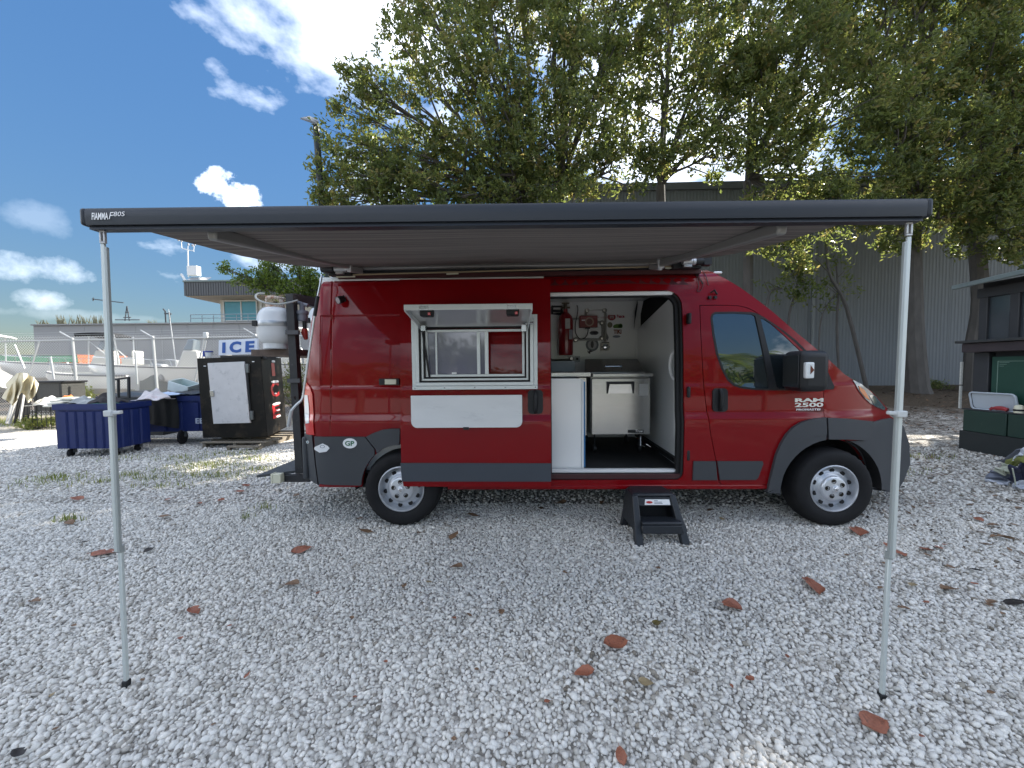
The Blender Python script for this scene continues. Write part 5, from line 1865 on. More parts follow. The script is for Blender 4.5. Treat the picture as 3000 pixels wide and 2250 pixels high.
def boat(label, loc, head, L, B, H, hull=HULLW, upper=None, zk=.7, console=True, top=None, motor=True, rail=True, cpos=.42, topl=2.1, thick_=.06):
    """x' along the boat towards the bow"""
    b = thing('motor_boat', label, 'boat', loc, 'boats parked behind the fence')
    m = Matrix.Translation(loc) @ Matrix.Rotation(head, 4, 'Z')
    ns = 22

    def sec(s):
        w = B / 2 * (1 - max(0, (s - .45) / .55) ** 2.3)
        sh = zk + H * (1 + .22 * s * s)
        kl = zk + H * .8 * max(0, (s - .72) / .28) ** 1.8
        ch = kl + (sh - kl) * .36
        return w, sh, kl, ch
    mb = MB()
    rows = []
    for i in range(ns):
        s = i / (ns - 1)
        w, sh, kl, ch = sec(s)
        x = s * L
        pts = [(x, -w, sh), (x + .10 * s, -w * .97, sh - (sh - ch) * .45), (x, -w * .86, ch), (x, 0, kl), (x, w * .86, ch), (x + .10 * s, w * .97, sh - (sh - ch) * .45), (x, w, sh)]
        rows.append(pts)
    vs = [m @ Vector(p) for r in rows for p in r]
    fs = [(i * 7 + k, i * 7 + k + 1, i * 7 + k + 8, i * 7 + k + 7) for i in range(ns - 1) for k in range(6)]
    lowf = [f for n_, f in enumerate(fs) if upper is None or 1 <= n_ % 6 <= 4]
    mb.add(vs, lowf + [tuple(range(7))])
    mb.build('hull', hull, b, smooth=True)
    if upper is not None:
        mb = MB()
        mb.add(vs, [f for n_, f in enumerate(fs) if not 1 <= n_ % 6 <= 4])
        mb.build('hull_band', upper, b, smooth=True, fix=False)
    mb = MB()
    inn = []
    for i in range(ns):
        s = i / (ns - 1)
        w, sh, kl, ch = sec(s)
        x = s * L
        w2 = max(.0, w - .14)
        inn += [(x, -w, sh + .012), (x, -w2, sh + .02), (x, -w2, sh - .28 * (1 - s)), (x, w2, sh - .28 * (1 - s)), (x, w2, sh + .02), (x, w, sh + .012)]
    mb.add([m @ Vector(p) for p in inn], [(i * 6 + k, i * 6 + k + 1, i * 6 + k + 7, i * 6 + k + 6) for i in range(ns - 1) for k in range(5)])
    mb.build('deck', DECKW, b, fix=False)
    for sg_ in (-1, 1):
        MB().tube([m @ Vector((s * L, sg_ * (sec(s)[0] + .012), sec(s)[1] - .03)) for s in np.linspace(0, 1, 14)], .026, 5).build('rub_rail', M('rub_rail', (.10, .10, .11), .6), b, smooth=True)
    if rail:
        for sg_ in (-1, 1):
            mb = MB()
            mb.tube([m @ Vector((s * L, sg_ * max(.02, sec(s)[0] - .07), sec(s)[1] + (.27 if .5 < s < .99 else .0))) for s in (.50, .52, .62, .74, .86, .94, .985)], .016, 5)
            for s in (.62, .74, .86):
                mb.tube([m @ Vector((s * L, sg_ * (sec(s)[0] - .07), sec(s)[1])), m @ Vector((s * L, sg_ * (sec(s)[0] - .07), sec(s)[1] + .27))], .013, 5)
            mb.build('bow_rail', CHROME, b, smooth=True)
    zd = zk + H - .25
    if console:
        x = L * cpos
        mb = MB()
        mb.hexa([m @ Vector(q) for q in ((x - .35, -.42, zd), (x + .55, -.42, zd), (x + .55, .42, zd), (x - .35, .42, zd), (x - .25, -.40, zd + .95), (x + .22, -.40, zd + .95), (x + .22, .40, zd + .95), (x - .25, .40, zd + .95))])
        mb.build('console', DECKW, b, bevel=.05)
        mb = MB()
        mb.hexa([m @ Vector(q) for q in ((x - .1, -.42, zd + .96), (x + .24, -.36, zd + .96), (x + .24, .36, zd + .96), (x - .1, .42, zd + .96), (x - .16, -.40, zd + 1.42), (x + .06, -.30, zd + 1.42), (x + .06, .30, zd + 1.42), (x - .16, .40, zd + 1.42))])
        mb.build('windshield', DGL, b, bevel=.04)
        mb = MB()
        mb.box(x - .262, x - .255, -.3, .02, zd + .60, zd + .84, m)
        mb.build('gauge_panel', M('gauge_dark', (.06, .06, .07), .3, var=.6, vs=30), b)
        mb = MB()
        mb.box(x - 1.25, x - .75, -.45, .45, zd, zd + .62, m)
        mb.box(x - 1.25, x - 1.15, -.45, .45, zd + .62, zd + .95, m)
        mb.build('helm_seat', DECKW, b, bevel=.05)
    if top:
        x = L * (cpos - .02)
        c_, hh = top
        for sg_ in (-1, 1):
            for dx in (-.65, .5):
                MB().tube([m @ Vector((x + dx, sg_ * .62, zd)), m @ Vector((x + dx * .8 - .05, sg_ * .75, zd + hh))], .028, 6).build('top_post', ALU, b, smooth=True)
            MB().tube([m @ Vector((x - .6, sg_ * .64, zd + .3)), m @ Vector((x + .4, sg_ * .72, zd + hh - .3))], .02, 5).build('top_brace', ALU, b, smooth=True)
        mb = MB()
        mb.grid(10, 8, lambda u, v: m @ Vector((x - .75 - (topl - 1.7) / 2 + topl * u, -.95 + 1.9 * v, zd + hh + .10 * (1 - (2 * v - 1) ** 2) + .05 * math.sin(3.1 * u) - .10 * max(0, .15 - u) / .15)))
        ob = mb.build('top_canopy', c_, b, smooth=True, fix=False)
        s_ = ob.modifiers.new('solid', 'SOLIDIFY')
        s_.thickness = thick_
    if motor:
        mb = MB()
        mb.hexa([m @ Vector(q) for q in ((-.75, -.2, zk + .55), (-.12, -.2, zk + .62), (-.12, .2, zk + .62), (-.75, .2, zk + .55), (-.70, -.17, zk + 1.20), (-.2, -.2, zk + 1.25), (-.2, .2, zk + 1.25), (-.70, .17, zk + 1.20))])
        mb.build('outboard_cowling', M('cowling_grey', (.30, .31, .32), .3, coat=.5, var=.1), b, bevel=.07, seg=3)
        mb = MB()
        mb.box(-.5, -.25, -.07, .07, zk - .25, zk + .56, m)
        mb.box(-.65, -.2, -.02, .02, zk - .40, zk - .2, m)
        mb.box(-.3, .02, -.14, .14, zk + .3, zk + .75, m)
        mb.build('outboard_leg', M('leg_grey', (.12, .12, .13), .5), b)
    # stands
    mb = MB()
    for s in (.2, .6):
        w, sh, kl, ch = sec(s)
        for sg_ in (-1, 1):
            mb.beam(m @ Vector((s * L, sg_ * w * .75, 0)), m @ Vector((s * L, sg_ * w * .5, kl + .1)), .08, .08)
        mb.box(s * L - .15, s * L + .15, -.2, .2, 0, kl + .04, m)
    mb.build('boat_stand', M('stand_wood', (.10, .06, .035), .8, var=.3), b)
    return b, m, sec


# nearest centre-console, bow towards the viewer's left
b1, m1, sc1 = boat('white centre-console boat with curved windscreen and bow rail behind the middle fence posts', (-11.5, 12.7, 0), R_(204), 4.4, 1.9, .82, zk=.80, cpos=.27)
MB().tube([m1 @ Vector((1.6, .5, 1.6)), m1 @ Vector((1.75, .55, 3.95))], [.025, .008], 5).build('whip_antenna', WHITE, b1)
b2, m2, sc2 = boat('white boat with black folding canopy on a frame, behind the awning leg', (-17.2, 15.6, 0), R_(200), 6.0, 2.3, .95, zk=.85, top=(M('black_canvas', (.010, .011, .013), .9, var=.3), 1.70), motor=True, cpos=.36, topl=1.35, thick_=.16)
b3, m3, sc3 = boat('low white hull with dark letters low behind the left end of the fence', (-13.6, 11.3, 0), R_(176), 4.6, 1.7, .8, zk=.55, console=False)
cov = MB()
cov.hexa([m3 @ Vector(q) for q in ((-.7, -.35, .55), (.25, -.45, .6), (.25, .45, .6), (-.7, .35, .55), (-.55, -.25, 1.5), (.1, -.35, 1.62), (.1, .35, 1.62), (-.55, .25, 1.5))])
cov.build('motor_cover', M('cover_grey', (.12, .13, .12), .8, var=.2), b3, bevel=.15, seg=3)
p3 = m3 @ Vector((1.25, sc3(.27)[0] + .02, 1.02))
text('hull_lettering', 'ATL', M('letter_grey', (.12, .13, .14), .5, var=0), b3, (-14.95, p3.y - 1.78, .98), (1, .0, 0), (0, 0, 1), .55, .2, .02)
GRN = M('hull_green', (.10, .42, .22), .45, var=.35, vs=3)
b4, m4, sc4 = boat('long old boat with green topsides and faded orange bottom standing far left', (-24.0, 19.0, 0), R_(178), 11., 2.7, 1.45, hull=M('hull_orange', (.50, .12, .035), .7, var=.4, vs=2.5, dirt=(.4, .25, .05), dscale=2, damt=.45), upper=GRN, zk=1.0, console=False, motor=False, rail=False)
b5, m5, sc5 = boat('white boat with a pale hard top half hidden behind the ICE sign', (-8.3, 16.5, 0), R_(186), 6.0, 2.2, .9, zk=.85, top=(M('hardtop_white', (.72, .72, .68), .4, var=.05), 2.05))
b6, m6, sc6 = boat('white boat with flat white top at the far left edge', (-23.9, 15.2, 0), R_(182), 6.0, 2.2, .9, zk=.45, top=(M('hardtop_white', (.72, .72, .68), .4), 2.25))
# trailer / crates under the nearest boats
for k, (x, y, w) in enumerate(((-10.3, 11.1, 2.2), (-8.9, 13.0, 1.6))):
    tb = thing('timber_stack', ('brown stack of timber boards under the nearest boat', 'brown timber bundle lying behind the fence beside the outboard')[k], 'timber', (x, y, 0))
    for j in range(4):
        for i in range(2):
            MB().box(x - w / 2, x + w / 2, y + i * .32, y + i * .32 + .26, .02 + j * .13, .12 + j * .13).build('plank', M('brown_wood', (.13, .075, .04), .8, var=.4, vs=5), tb)

# ================================================================== BUILDINGS far left
wl = thing('harbour_building', 'long low grey block building with a flat roof behind the boats', 'building', (-25, 30, 0))
WY = 30.
wt = UY(97, 951, WY)
wx1 = UY(1000, 930, WY).x
WALLM = M('grey_render', (.33, .33, .33), .85, var=.06, vs=.6)
pw = 2.35
mb = MB()
mb.box(wt.x + .05, wx1, WY + .06, WY + 9, 0, wt.z - .1)
mb.build('wall', M('grey_back', (.2, .2, .2), .9), wl)
pm = None
nx_ = int((wx1 - wt.x) / pw)
PJ = MB().box(.012, pw - .012, 0, .055, .012, 1.33)
pm = PJ.build('wall_panel', WALLM, wl)
pm.location = (wt.x + 25, 0, wt.z - 1.40)
pm.data.transform(Matrix.Translation(ORG[wl.name]))
for i in range(nx_):
    for j in range(3):
        if i == 0 and j == 0:
            pm.location = (wt.x + 25 - 0, WY - 30, wt.z - 1.45)
            continue
        c = clone(pm, wl, (wt.x + 25 + i * pw, WY - 30, wt.z - 1.45 - j * 1.36))
MB().box(wt.x - .1, wx1, WY - .12, WY + 9, wt.z - .10, wt.z + .02).build('coping', M('coping', (.30, .30, .30), .8), wl)
ofc = thing('harbour_office', 'upper storey with dark ribbed fascia and wide window above the grey building', 'building', (-20, 33, 5))
OY = 31.0
o0, o1, o2 = UY(539, 827, OY), UY(541, 867, OY), UY(1010, 800, OY)
FAS = M('fascia_dark', (.075, .08, .085), .7, var=.1)
mb = MB()
nrib = 64
for k in range(nrib):
    x0 = o0.x + (o2.x - o0.x) * k / nrib
    x1 = x0 + (o2.x - o0.x) / nrib * .72
    mb.box(x0, x1, OY - .04, OY, o1.z, o0.z)
mb.build('fascia_ribs', M('fascia_rib', (.10, .105, .11), .7), ofc, kind='stuff')
MB().box(o0.x, o2.x, OY + .005, OY + 8, o1.z, o0.z).build('fascia', FAS, ofc)
MB().box(o0.x - .05, o2.x, OY - .1, OY + 8, o0.z + .01, o0.z + .14).build('roof_edge', M('roof_edge', (.16, .2, .19), .6), ofc)
MB().box(o0.x + .1, o2.x, OY + .05, OY + 8, o1.z - .06, o1.z - .005).build('soffit', M('soffit_tan', (.42, .34, .25), .8), ofc)
w0, w1 = UY(640, 935, OY + 1.6), UY(752, 872, OY + 1.6)
MB().box(w0.x, o2.x, OY + 1.9, OY + 8, wt.z, o1.z - .06).build('wall', M('office_wall', (.55, .52, .45), .8), ofc)
wf = MB().ring(w0.x + .35, w1.x - .1, w0.z - .2, o1.z - .12, .12, OY + 1.75, OY + 1.9).box((w0.x + w1.x) / 2 + .15, (w0.x + w1.x) / 2 + .27, OY + 1.76, OY + 1.89, w0.z - .1, o1.z - .24).build('window', M('frame_cream', (.6, .6, .56), .5), ofc)
WG = M('office_glass', (.10, .30, .34), .04, spec=.9, coat=1, var=.1, vs=.5)
for a_, b_ in ((w0.x + .47, (w0.x + w1.x) / 2 + .15), ((w0.x + w1.x) / 2 + .27, w1.x - .22)):
    MB().box(a_, b_, OY + 1.82, OY + 1.84, w0.z - .08, o1.z - .24).build('pane', WG, wf)
MB().box(w1.x + .1, w1.x + .35, OY + 1.8, OY + 1.9, wt.z, o1.z - .1).build('wall_pier', M('frame_cream', (.6, .6, .56), .5), ofc)
mb = MB()
r0, r1 = UY(558, 922, OY - .6), UY(760, 918, OY - .6)
for dz in (0, -.32):
    mb.tube([(r0.x, OY - .6, r0.z + dz), (r1.x, OY - .6, r0.z + dz)], .035, 5)
for k in range(7):
    x = r0.x + (r1.x - r0.x) * k / 6
    mb.tube([(x, OY - .6, wt.z), (x, OY - .6, r0.z)], .03, 5)
mb.build('railing', M('rail_grey', (.25, .3, .33), .6), ofc)
wx = thing('weather_station', 'white weather station mast with wind cups and box on the office roof', 'mast', tuple(UY(552, 815, OY + .5)))
Yw = OY + .6
mb = MB()
mb.tube([UY(552, 812, Yw), UY(550, 733, Yw)], .05, 6)
mb.tube([UY(531, 727, Yw), UY(569, 736, Yw)], .035, 5)
for a_, b_ in (((533, 728), (531, 705)), ((567, 735), (569, 718)), ((550, 733), (551, 716))):
    mb.tube([UY(*a_, Yw), UY(*b_, Yw)], .03, 5)
mb.build('mast_pole', WHITE, wx)
mb = MB()
for cx_, cy_ in ((523, 703), (532, 706), (540, 705), (564, 719), (571, 716), (552, 716)):
    c = UY(cx_, cy_, Yw)
    mb.lathe([(.0005, -.09), (.09, -.05), (.10, .04), (.0005, .06)], c, (1, .3, 0), 8)
mb.build('wind_cup', M('cup_grey', (.3, .3, .32), .5), wx)
q0, q1 = UY(548, 806, Yw - .2), UY(575, 778, Yw - .2)
MB().box(q0.x, q1.x, Yw - .2, Yw + .3, q0.z, q1.z).build('instrument_box', WHITE, wx)
for k in range(2):
    q0, q1 = UY(552 + 31 * k, 822, Yw - .5), UY(580 + 31 * k, 810, Yw - .5)
    mb = MB()
    mb.hexa([(q0.x, Yw - .7, q0.z), (q1.x, Yw - .7, q0.z), (q1.x, Yw - .65, q0.z), (q0.x, Yw - .65, q0.z), (q0.x, Yw - .2, q1.z), (q1.x, Yw - .2, q1.z), (q1.x, Yw - .15, q1.z), (q0.x, Yw - .15, q1.z)])
    mb.build('solar_panel', M('solar', (.09, .10, .12), .3, coat=.5), wx)
mb = MB()
mb.tube([UY(531, 803, Yw - .3), UY(543, 822, Yw - .3)], .10, 6)
mb.tube([UY(543, 828, Yw - .3), UY(614, 826, Yw - .3)], .07, 6)
mb.build('bracket', WHITE, wx)
for nm, lb, segs, r_ in (
        ('yagi_antenna', 'thin horizontal antenna crossing behind the left awning leg', [((270, 876), (362, 887)), ((305, 845), (309, 945)), ((274, 872), (273, 882))], .05),
        ('radio_mast', 'short dark lattice mast on the grey roof right of the awning leg', [((372, 897), (366, 940)), ((372, 897), (379, 940)), ((367, 915), (378, 915)), ((362, 930), (384, 930)), ((338, 937), (410, 937))], .05),
        ('roof_antenna', 'cluster antenna with pale whip on the grey roof left of the office', [((484, 912), (486, 945)), ((496, 914), (498, 944)), ((482, 918), (502, 920)), ((478, 905), (484, 912))], .07)):
    ms = thing(nm, lb, 'antenna', tuple(UY(segs[0][1][0], 945, 33)))
    mb = MB()
    for a_, b_ in segs:
        mb.tube([UY(*a_, 33), UY(*b_, 33)], r_, 5)
    mb.build('rods', M('mast_dark', (.06, .07, .08), .6), ms)

# ================================================================== WAREHOUSE behind the trees
wh = thing('warehouse', 'tall dark grey corrugated metal warehouse behind the trees', 'warehouse', (14, 13, 0))
HY = 13.2
ht = UY(2100, 552, HY).z
WS = M('blue_grey_sheet', (.150, .168, .185), .55, spec=.4, var=.08, vs=1.2, dirt=(.11, .125, .14), dscale=1.3, damt=.4)
sw = .98
mb = MB()
prof = []
nr = 7
for k in range(nr):
    x = sw * k / nr
    prof += [(x + .0, 0), (x + .062, 0), (x + .078, -.009), (x + .124, -.009)]
prof.append((sw - .004, 0))
vs = []
for x, y in prof:
    vs += [(14 + x, 13 + y, .2), (14 + x, 13 + y, ht)]
mb.add(vs, [(2 * i, 2 * i + 2, 2 * i + 3, 2 * i + 1) for i in range(len(prof) - 1)])
sh0 = mb.build('wall_sheet', WS, wh)
x0w = UY(1560, 800, HY).x - 1
nsh = int((36 - x0w) / sw)
for i in range(nsh):
    loc = (x0w + i * sw - 14, HY - 13 - (.004 if i % 2 else 0), 0)
    if i == 0:
        sh0.location = loc
    else:
        clone(sh0, wh, loc)
MB().box(x0w - .1, x0w + nsh * sw, HY - .10, HY + .25, ht - .05, ht + .25).build('roof_edge', M('eave_dark', (.09, .10, .11), .6), wh)
MB().box(x0w, x0w + nsh * sw, HY + .06, HY + 20, 0, ht - .06).build('building_core', M('core_grey', (.1, .1, .1), .9), wh)
dp = UY(2376, 900, HY).x
MB().box(dp, dp + .07, HY - .11, HY - .04, .3, ht).build('downpipe', M('pipe_pale', (.20, .22, .23), .6), wh)

# ================================================================== STREET LAMP
LY = 7.4
lp = thing('street_lamp', 'tall dark green lamp post with flat LED head above the awning', 'street lamp', tuple(UY(948, 700, LY)[:2]) + (0,))
DG = M('lamp_green', (.008, .014, .013), .5, var=.1)
t_, b_ = UY(926, 372, LY), UY(943, 600, LY)
d_ = (b_ - t_)
gb = t_ + d_ * (t_.z / (t_.z - b_.z))
MB().tube([gb, t_], [.115, .085], 12).build('pole', DG, lp, smooth=True)
mb = MB()
h0 = UY(930, 362, LY)
mb.tube(smoothpoly([t_, h0 + Vector((-.02, 0, .02)), UY(918, 360, LY)], 4), .06, 8)
mb.build('arm', M('lamp_bracket', (.12, .13, .14), .5), lp, smooth=True)
q = [UY(880, 349, LY), UY(909, 345, LY), UY(931, 362, LY), UY(915, 364, LY)]
mb = MB()
a_, b_, c_, e_ = UY(879, 349, LY - .2), UY(924, 365, LY - .2), UY(934, 360, LY + .25), UY(906, 343, LY + .25)
up_ = Vector((0, 0, .07))
mb.hexa([a_, b_, c_, e_, a_ + up_ * .6, b_ + up_, c_ + up_, e_ + up_ * .6])
mb.build('lamp_head', M('lamp_bracket', (.12, .13, .14), .5), lp, bevel=.015)
mb = MB()
k = lambda u, v: a_.lerp(b_, u).lerp(e_.lerp(c_, u), v) - Vector((0, 0, .006))
mb.add([k(.1, .12), k(.75, .12), k(.75, .88), k(.1, .88)], [(0, 1, 2, 3)])
mb.build('lens', M('lamp_lens', (.5, .5, .46), .3), lp, fix=False)

# ================================================================== KIOSK on the right
ki = thing('kiosk', 'dark green timber kiosk with pitched roof and counter at the right edge', 'kiosk', (9.6, 2.2, 0))
KG = M('kiosk_green', (.012, .036, .026), .6, var=.2, vs=3, dirt=(.05, .07, .05), dscale=4, damt=.40)
KB = M('kiosk_dark', (.028, .030, .034), .6, var=.25, vs=5)
yA, yB = 3.36, .2
xf = 9.10
MB().box(xf + .10, 12.5, yB, yA, .1, 2.9).build('kiosk_core', M('kiosk_core', (.03, .032, .036), .8), ki)
MB().box(8.92, xf + .1, yB, yA + .02, .0, .33).build('base_board', M('base_black', (.018, .022, .022), .7, var=.3), ki, bevel=.004)
for k in range(5):
    y1 = yA - .02 - k * .62
    MB().box(8.93, xf + .1, y1 - .60, y1, .335, .70).build('cabinet_panel', KG, ki, bevel=.008)
MB().box(8.93, xf + .1, yB, yA, .705, .725).build('ledge', KB, ki)
pz0, pz1 = .74, 1.62
MB().box(xf, xf + .1, yB, yA - .26, pz0, pz1).build('front_panel', M('panel_green', (.010, .050, .034), .5, var=.12, vs=3, dirt=(.03, .08, .06), dscale=4, damt=.42), ki)
MB().box(xf - .012, xf + .11, yA - .22, yA, .726, 1.70).build('corner_post', KB, ki, bevel=.01)
mb = MB()
LN = M('pale_line', (.16, .24, .20), .6, var=.2)
for z in (pz0 + .06, pz1 - .08):
    mb.box(xf - .003, xf - .001, yB, yA - .34, z, z + .008)
mb.box(xf - .003, xf - .001, yA - .345, yA - .335, pz0 + .06, pz1 - .07)
for z, s_ in ((pz0 + .08, 1), (pz1 - .10, -1)):
    for k in range(3):
        mb.box(xf - .003, xf - .001, yA - .36 - .13 + k * .035, yA - .36, z + s_ * k * .03, z + s_ * k * .03 + .007)
mb.build('panel_trim', LN, ki)
for k in range(2):
    MB().box(8.90, 8.93, yA + .01, yA + .035, .72 + k * .42, 1.12 + k * .42).build('edge_strip', M('chipped_white', (.4, .4, .37), .8, var=.4, vs=30), ki)
MB().box(8.93, xf + .12, yB, yA + .05, 1.705, 1.86).build('counter_fascia', M('fascia_brown', (.035, .026, .030), .6, var=.3), ki, bevel=.01)
MB().box(8.86, xf + .12, yB, yA + .10, 1.865, 1.91).build('counter_top', M('counter_dark', (.03, .032, .034), .5), ki, bevel=.008)
for y_ in (3.28, 2.86, 2.62, 2.0, 1.4, .8):
    MB().box(xf + .02, xf + .10, y_ - .06, y_ + .06, 1.915, 2.80).build('post', KB, ki, bevel=.01)
MB().box(xf + .06, xf + .08, yB, yA - .14, 1.92, 2.75).build('window_glass', M('dim_glass', (.03, .038, .045), .08, spec=.6, coat=.4, var=.5, vs=2), ki)
MB().box(xf + .0, xf + .10, yB, yA, 2.64, 2.80).build('header_beam', KB, ki)
mb = MB()
e0, e1 = Vector((8.72, 3.36, 2.80)), Vector((8.72, 1.0, 2.93))
mb.hexa([e0, e1, (11.5, 1.0, 3.5), (11.5, 3.6, 3.45), e0 + Vector((0, 0, .05)), e1 + Vector((0, 0, .05)), (11.5, 1.0, 3.56), (11.5, 3.6, 3.5)])
mb.build('roof', M('roof_dark', (.05, .055, .055), .6, var=.2), ki)
mb = MB()
mb.beam(e0 + Vector((-.02, .02, .03)), e1 + Vector((-.02, 0, .03)), .05, .075)
mb.build('gutter', M('gutter_pale', (.12, .15, .15), .45, var=.2), ki, bevel=.01)
p = UY(2958, 826, 2.35)
mb = MB()
mb.cyl((8.95, 2.35, p.z + .0), (8.88, 2.28, p.z - .06), .03, 8)
mb.box(8.92, 9.0, 2.30, 2.42, p.z - .0, p.z + .06)
mb.build('flood_lamp', M('pale_grey', (.4, .42, .42), .5), ki)
# bits on the ledge
zl = .726
tb_ = thing('plastic_tray', 'translucent white plastic tray leaning on the kiosk ledge', 'tray', (9.0, 3.0, zl))
mb = MB()
m_ = Matrix.Translation((9.02, 2.98, zl + .145)) @ Matrix.Rotation(R_(-12), 4, 'Y') @ Matrix.Rotation(R_(90), 4, 'Z')
TRM = M('tray_plastic', (.42, .47, .52), .35, var=.08)
mb.prism([(q[0], q[1]) for q in rrect(-.30, .30, -.13, .14, .05)], -.01, .01, m_)
mb.build('tray_base', TRM, tb_)
mb = MB()
rp_ = rrect(-.31, .31, -.14, .15, .05)
mb.tube([m_ @ Vector((a_, .03, b_)) for a_, b_ in rp_ + rp_[:1]], .014, 6)
mb.build('tray_rim', TRM, tb_, smooth=True)
rd = thing('red_glove', 'crumpled red glove lying in front of the plastic tray', 'glove', (8.97, 2.85, zl))
mb = MB()
mb.tube(smoothpoly([(8.96, 2.98, zl + .02), (8.95, 2.90, zl + .045), (8.96, 2.82, zl + .05), (8.97, 2.76, zl + .03)], 3), [.02] * 3 + [.035] * 4 + [.03] * 3, 7)
mb.tube([(8.955, 2.93, zl + .03), (8.945, 2.96, zl + .055)], .015, 6)
mb.build('glove_palm', M('glove_red', (.30, .03, .035), .7, var=.3), rd, smooth=True)
bt_ = thing('small_jar', 'small cream jar with dark band on the kiosk ledge', 'jar', (8.97, 2.62, zl))
mb = MB()
mb.lathe([(.0005, 0), (.055, 0), (.058, .03), (.058, .06), (.05, .11), (.03, .125), (.0005, .13)], (8.97, 2.62, zl), (0, 0, 1), 14)
mb.build('jar_body', CREAM, bt_, smooth=True)
mb = MB()
mb.lathe([(.0592, .03), (.060, .035), (.060, .055), (.0592, .06)], (8.97, 2.62, zl), (0, 0, 1), 14)
mb.build('jar_band', BLACKP, bt_)
cr = thing('dark_crate', 'small dark crate with a pale bag on top on the kiosk ledge', 'crate', (9.02, 2.4, zl))
MB().box(8.95, 9.09, 2.26, 2.52, zl, zl + .17).build('crate_box', KB, cr, bevel=.008)
mb = MB()
mb.lathe([(.0005, 0), (.08, .01), (.07, .05), (.03, .09), (.0005, .11)], (9.0, 2.36, zl + .17), (0, 0, 1), 9)
mb.build('bag', M('bag_pale', (.45, .55, .5), .6, var=.2), cr, smooth=True)
# collapsed tent fabric on the gravel
tn = thing('tent_heap', 'collapsed white, olive and navy tent fabric heaped on the gravel by the kiosk', 'tent', (7.25, 1.3, 0))
tm_ = [M('tent_white', (.60, .63, .70), .7, var=.1), M('tent_grey', (.17, .19, .24), .7, var=.2), M('tent_olive', (.20, .22, .055), .7, var=.15), M('tent_navy', (.022, .026, .06), .7, var=.3), M('tent_pale', (.50, .53, .42), .7, var=.1)]


def flap(pts, mat, seed, sagz=.03, n=10):
    A = [Vector(p) for p in pts]
    r = np.random.default_rng(seed).uniform(0, 6.28, 4)
    mb = MB()
    mb.grid(n, n, lambda u, v: A[0].lerp(A[1], u).lerp(A[3].lerp(A[2], u), v) + Vector((.02 * math.sin(9 * v + r[0]), .02 * math.sin(8 * u + r[1]), sagz * math.sin(7 * u + r[2]) * math.sin(6 * v + r[3]) + .015)))
    ob = mb.build('fabric_panel', mat, tn, smooth=True, fix=False)
    s_ = ob.modifiers.new('solid', 'SOLIDIFY')
    s_.thickness = .012


G = lambda px, py, z=0: U(px, py, 2, z)
flap([G(2884, 1412), G(2960, 1428), G(2990, 1400, .12), G(2905, 1390, .1)], tm_[0], 1)
flap([G(2890, 1405, .04), G(2990, 1425, .02), G(3010, 1405, .14), G(2910, 1385, .13)], tm_[1], 2)
flap([G(2912, 1386, .14), G(2965, 1398, .14), G(2960, 1372, .28), G(2940, 1362, .26)], tm_[4], 3)
flap([G(2935, 1378, .16), G(2975, 1360, .33), G(3010, 1352, .42), G(2985, 1330, .44)], tm_[2], 4)
flap([G(2915, 1384, .12), G(2945, 1380, .20), G(2985, 1345, .40), G(2975, 1335, .40)], tm_[2], 5)
flap([G(2960, 1415, .08), G(3020, 1420, .08), G(3020, 1365, .36), G(2962, 1370, .3)], tm_[3], 6)
flap([G(2965, 1345, .38), G(3030, 1350, .40), G(3060, 1300, .62), G(2996, 1316, .50)], tm_[0], 7)
flap([G(2968, 1432, .01), G(3050, 1445, .01), G(3050, 1420, .10), G(2980, 1418, .09)], tm_[0], 8)
flap([G(2925, 1360, .1), G(2980, 1365, .15), G(3060, 1320, .5), G(2978, 1328, .4)], tm_[1], 9)
mb = MB()
mb.tube([G(2966, 1372, .31), G(2972, 1398, .2), G(2975, 1420, .10)], .006, 5)
mb.build('seam_cord', tm_[4], tn)

# ================================================================== LEFT-EDGE CLUTTER
lg = thing('folded_loungers', 'bundle of folded black-framed beach chairs with cream fabric hanging over it', 'beach chairs', (-9.2, 6.4, 0))
CF = M('cream_fabric', (.55, .50, .36), .85, var=.25, vs=3)
base = UY(60, 1230, 6.3)
for k, (pa, pb) in enumerate((((62, 1115), (28, 1242)), ((68, 1112), (44, 1240)), ((75, 1120), (58, 1238)), ((84, 1125), (70, 1235)), ((56, 1120), (20, 1240)), ((92, 1130), (80, 1232)))):
    a_, b_ = UY(*pa, 6.2 + .06 * k), UY(*pb, 6.15 + .06 * k)
    b_.z = max(.0, b_.z)
    MB().beam(a_, b_, .035, .05, (0, 1, 0)).build('chair_rail', BLACKP if k % 2 else M('rail_white', (.55, .55, .55), .4), lg)
for k_, (tops, bots, y_, sd) in enumerate((([(46, 1094), (64, 1091), (82, 1096)], [(16, 1128), (40, 1172), (66, 1150), (92, 1176)], 6.02, 1), ([(76, 1096), (96, 1104), (108, 1114)], [(70, 1148), (84, 1182), (100, 1160), (113, 1130)], 6.10, 4), ([(30, 1120), (44, 1112), (52, 1120)], [(6, 1166), (24, 1178), (40, 1190), (52, 1170)], 6.0, 7))):
    def ln(P_, u):
        w_ = u * (len(P_) - 1)
        i_ = min(int(w_), len(P_) - 2)
        return Vector(P_[i_]).lerp(Vector(P_[i_ + 1]), w_ - i_)

    def fn(u, v):
        q = ln(tops, u).lerp(ln(bots, u), v)
        q.x += 2.2 * math.sin(v * 5 + sd + u * 7)
        return UY(q.x, q.y, y_ - .16 * math.sin(3.14 * u) + .07 * math.sin(u * 15 + sd + 2 * v) * (.35 + v) + .03 * math.sin(v * 9 + u * 4))
    mb = MB()
    mb.grid(26, 14, fn)
    mb.build('fabric_fold', CF, lg, smooth=True, fix=False)
MB().box(-9.75, -9.3, 6.6, 7.2, .0, .95).build('dark_cover', TARP, lg, bevel=.12, seg=3)
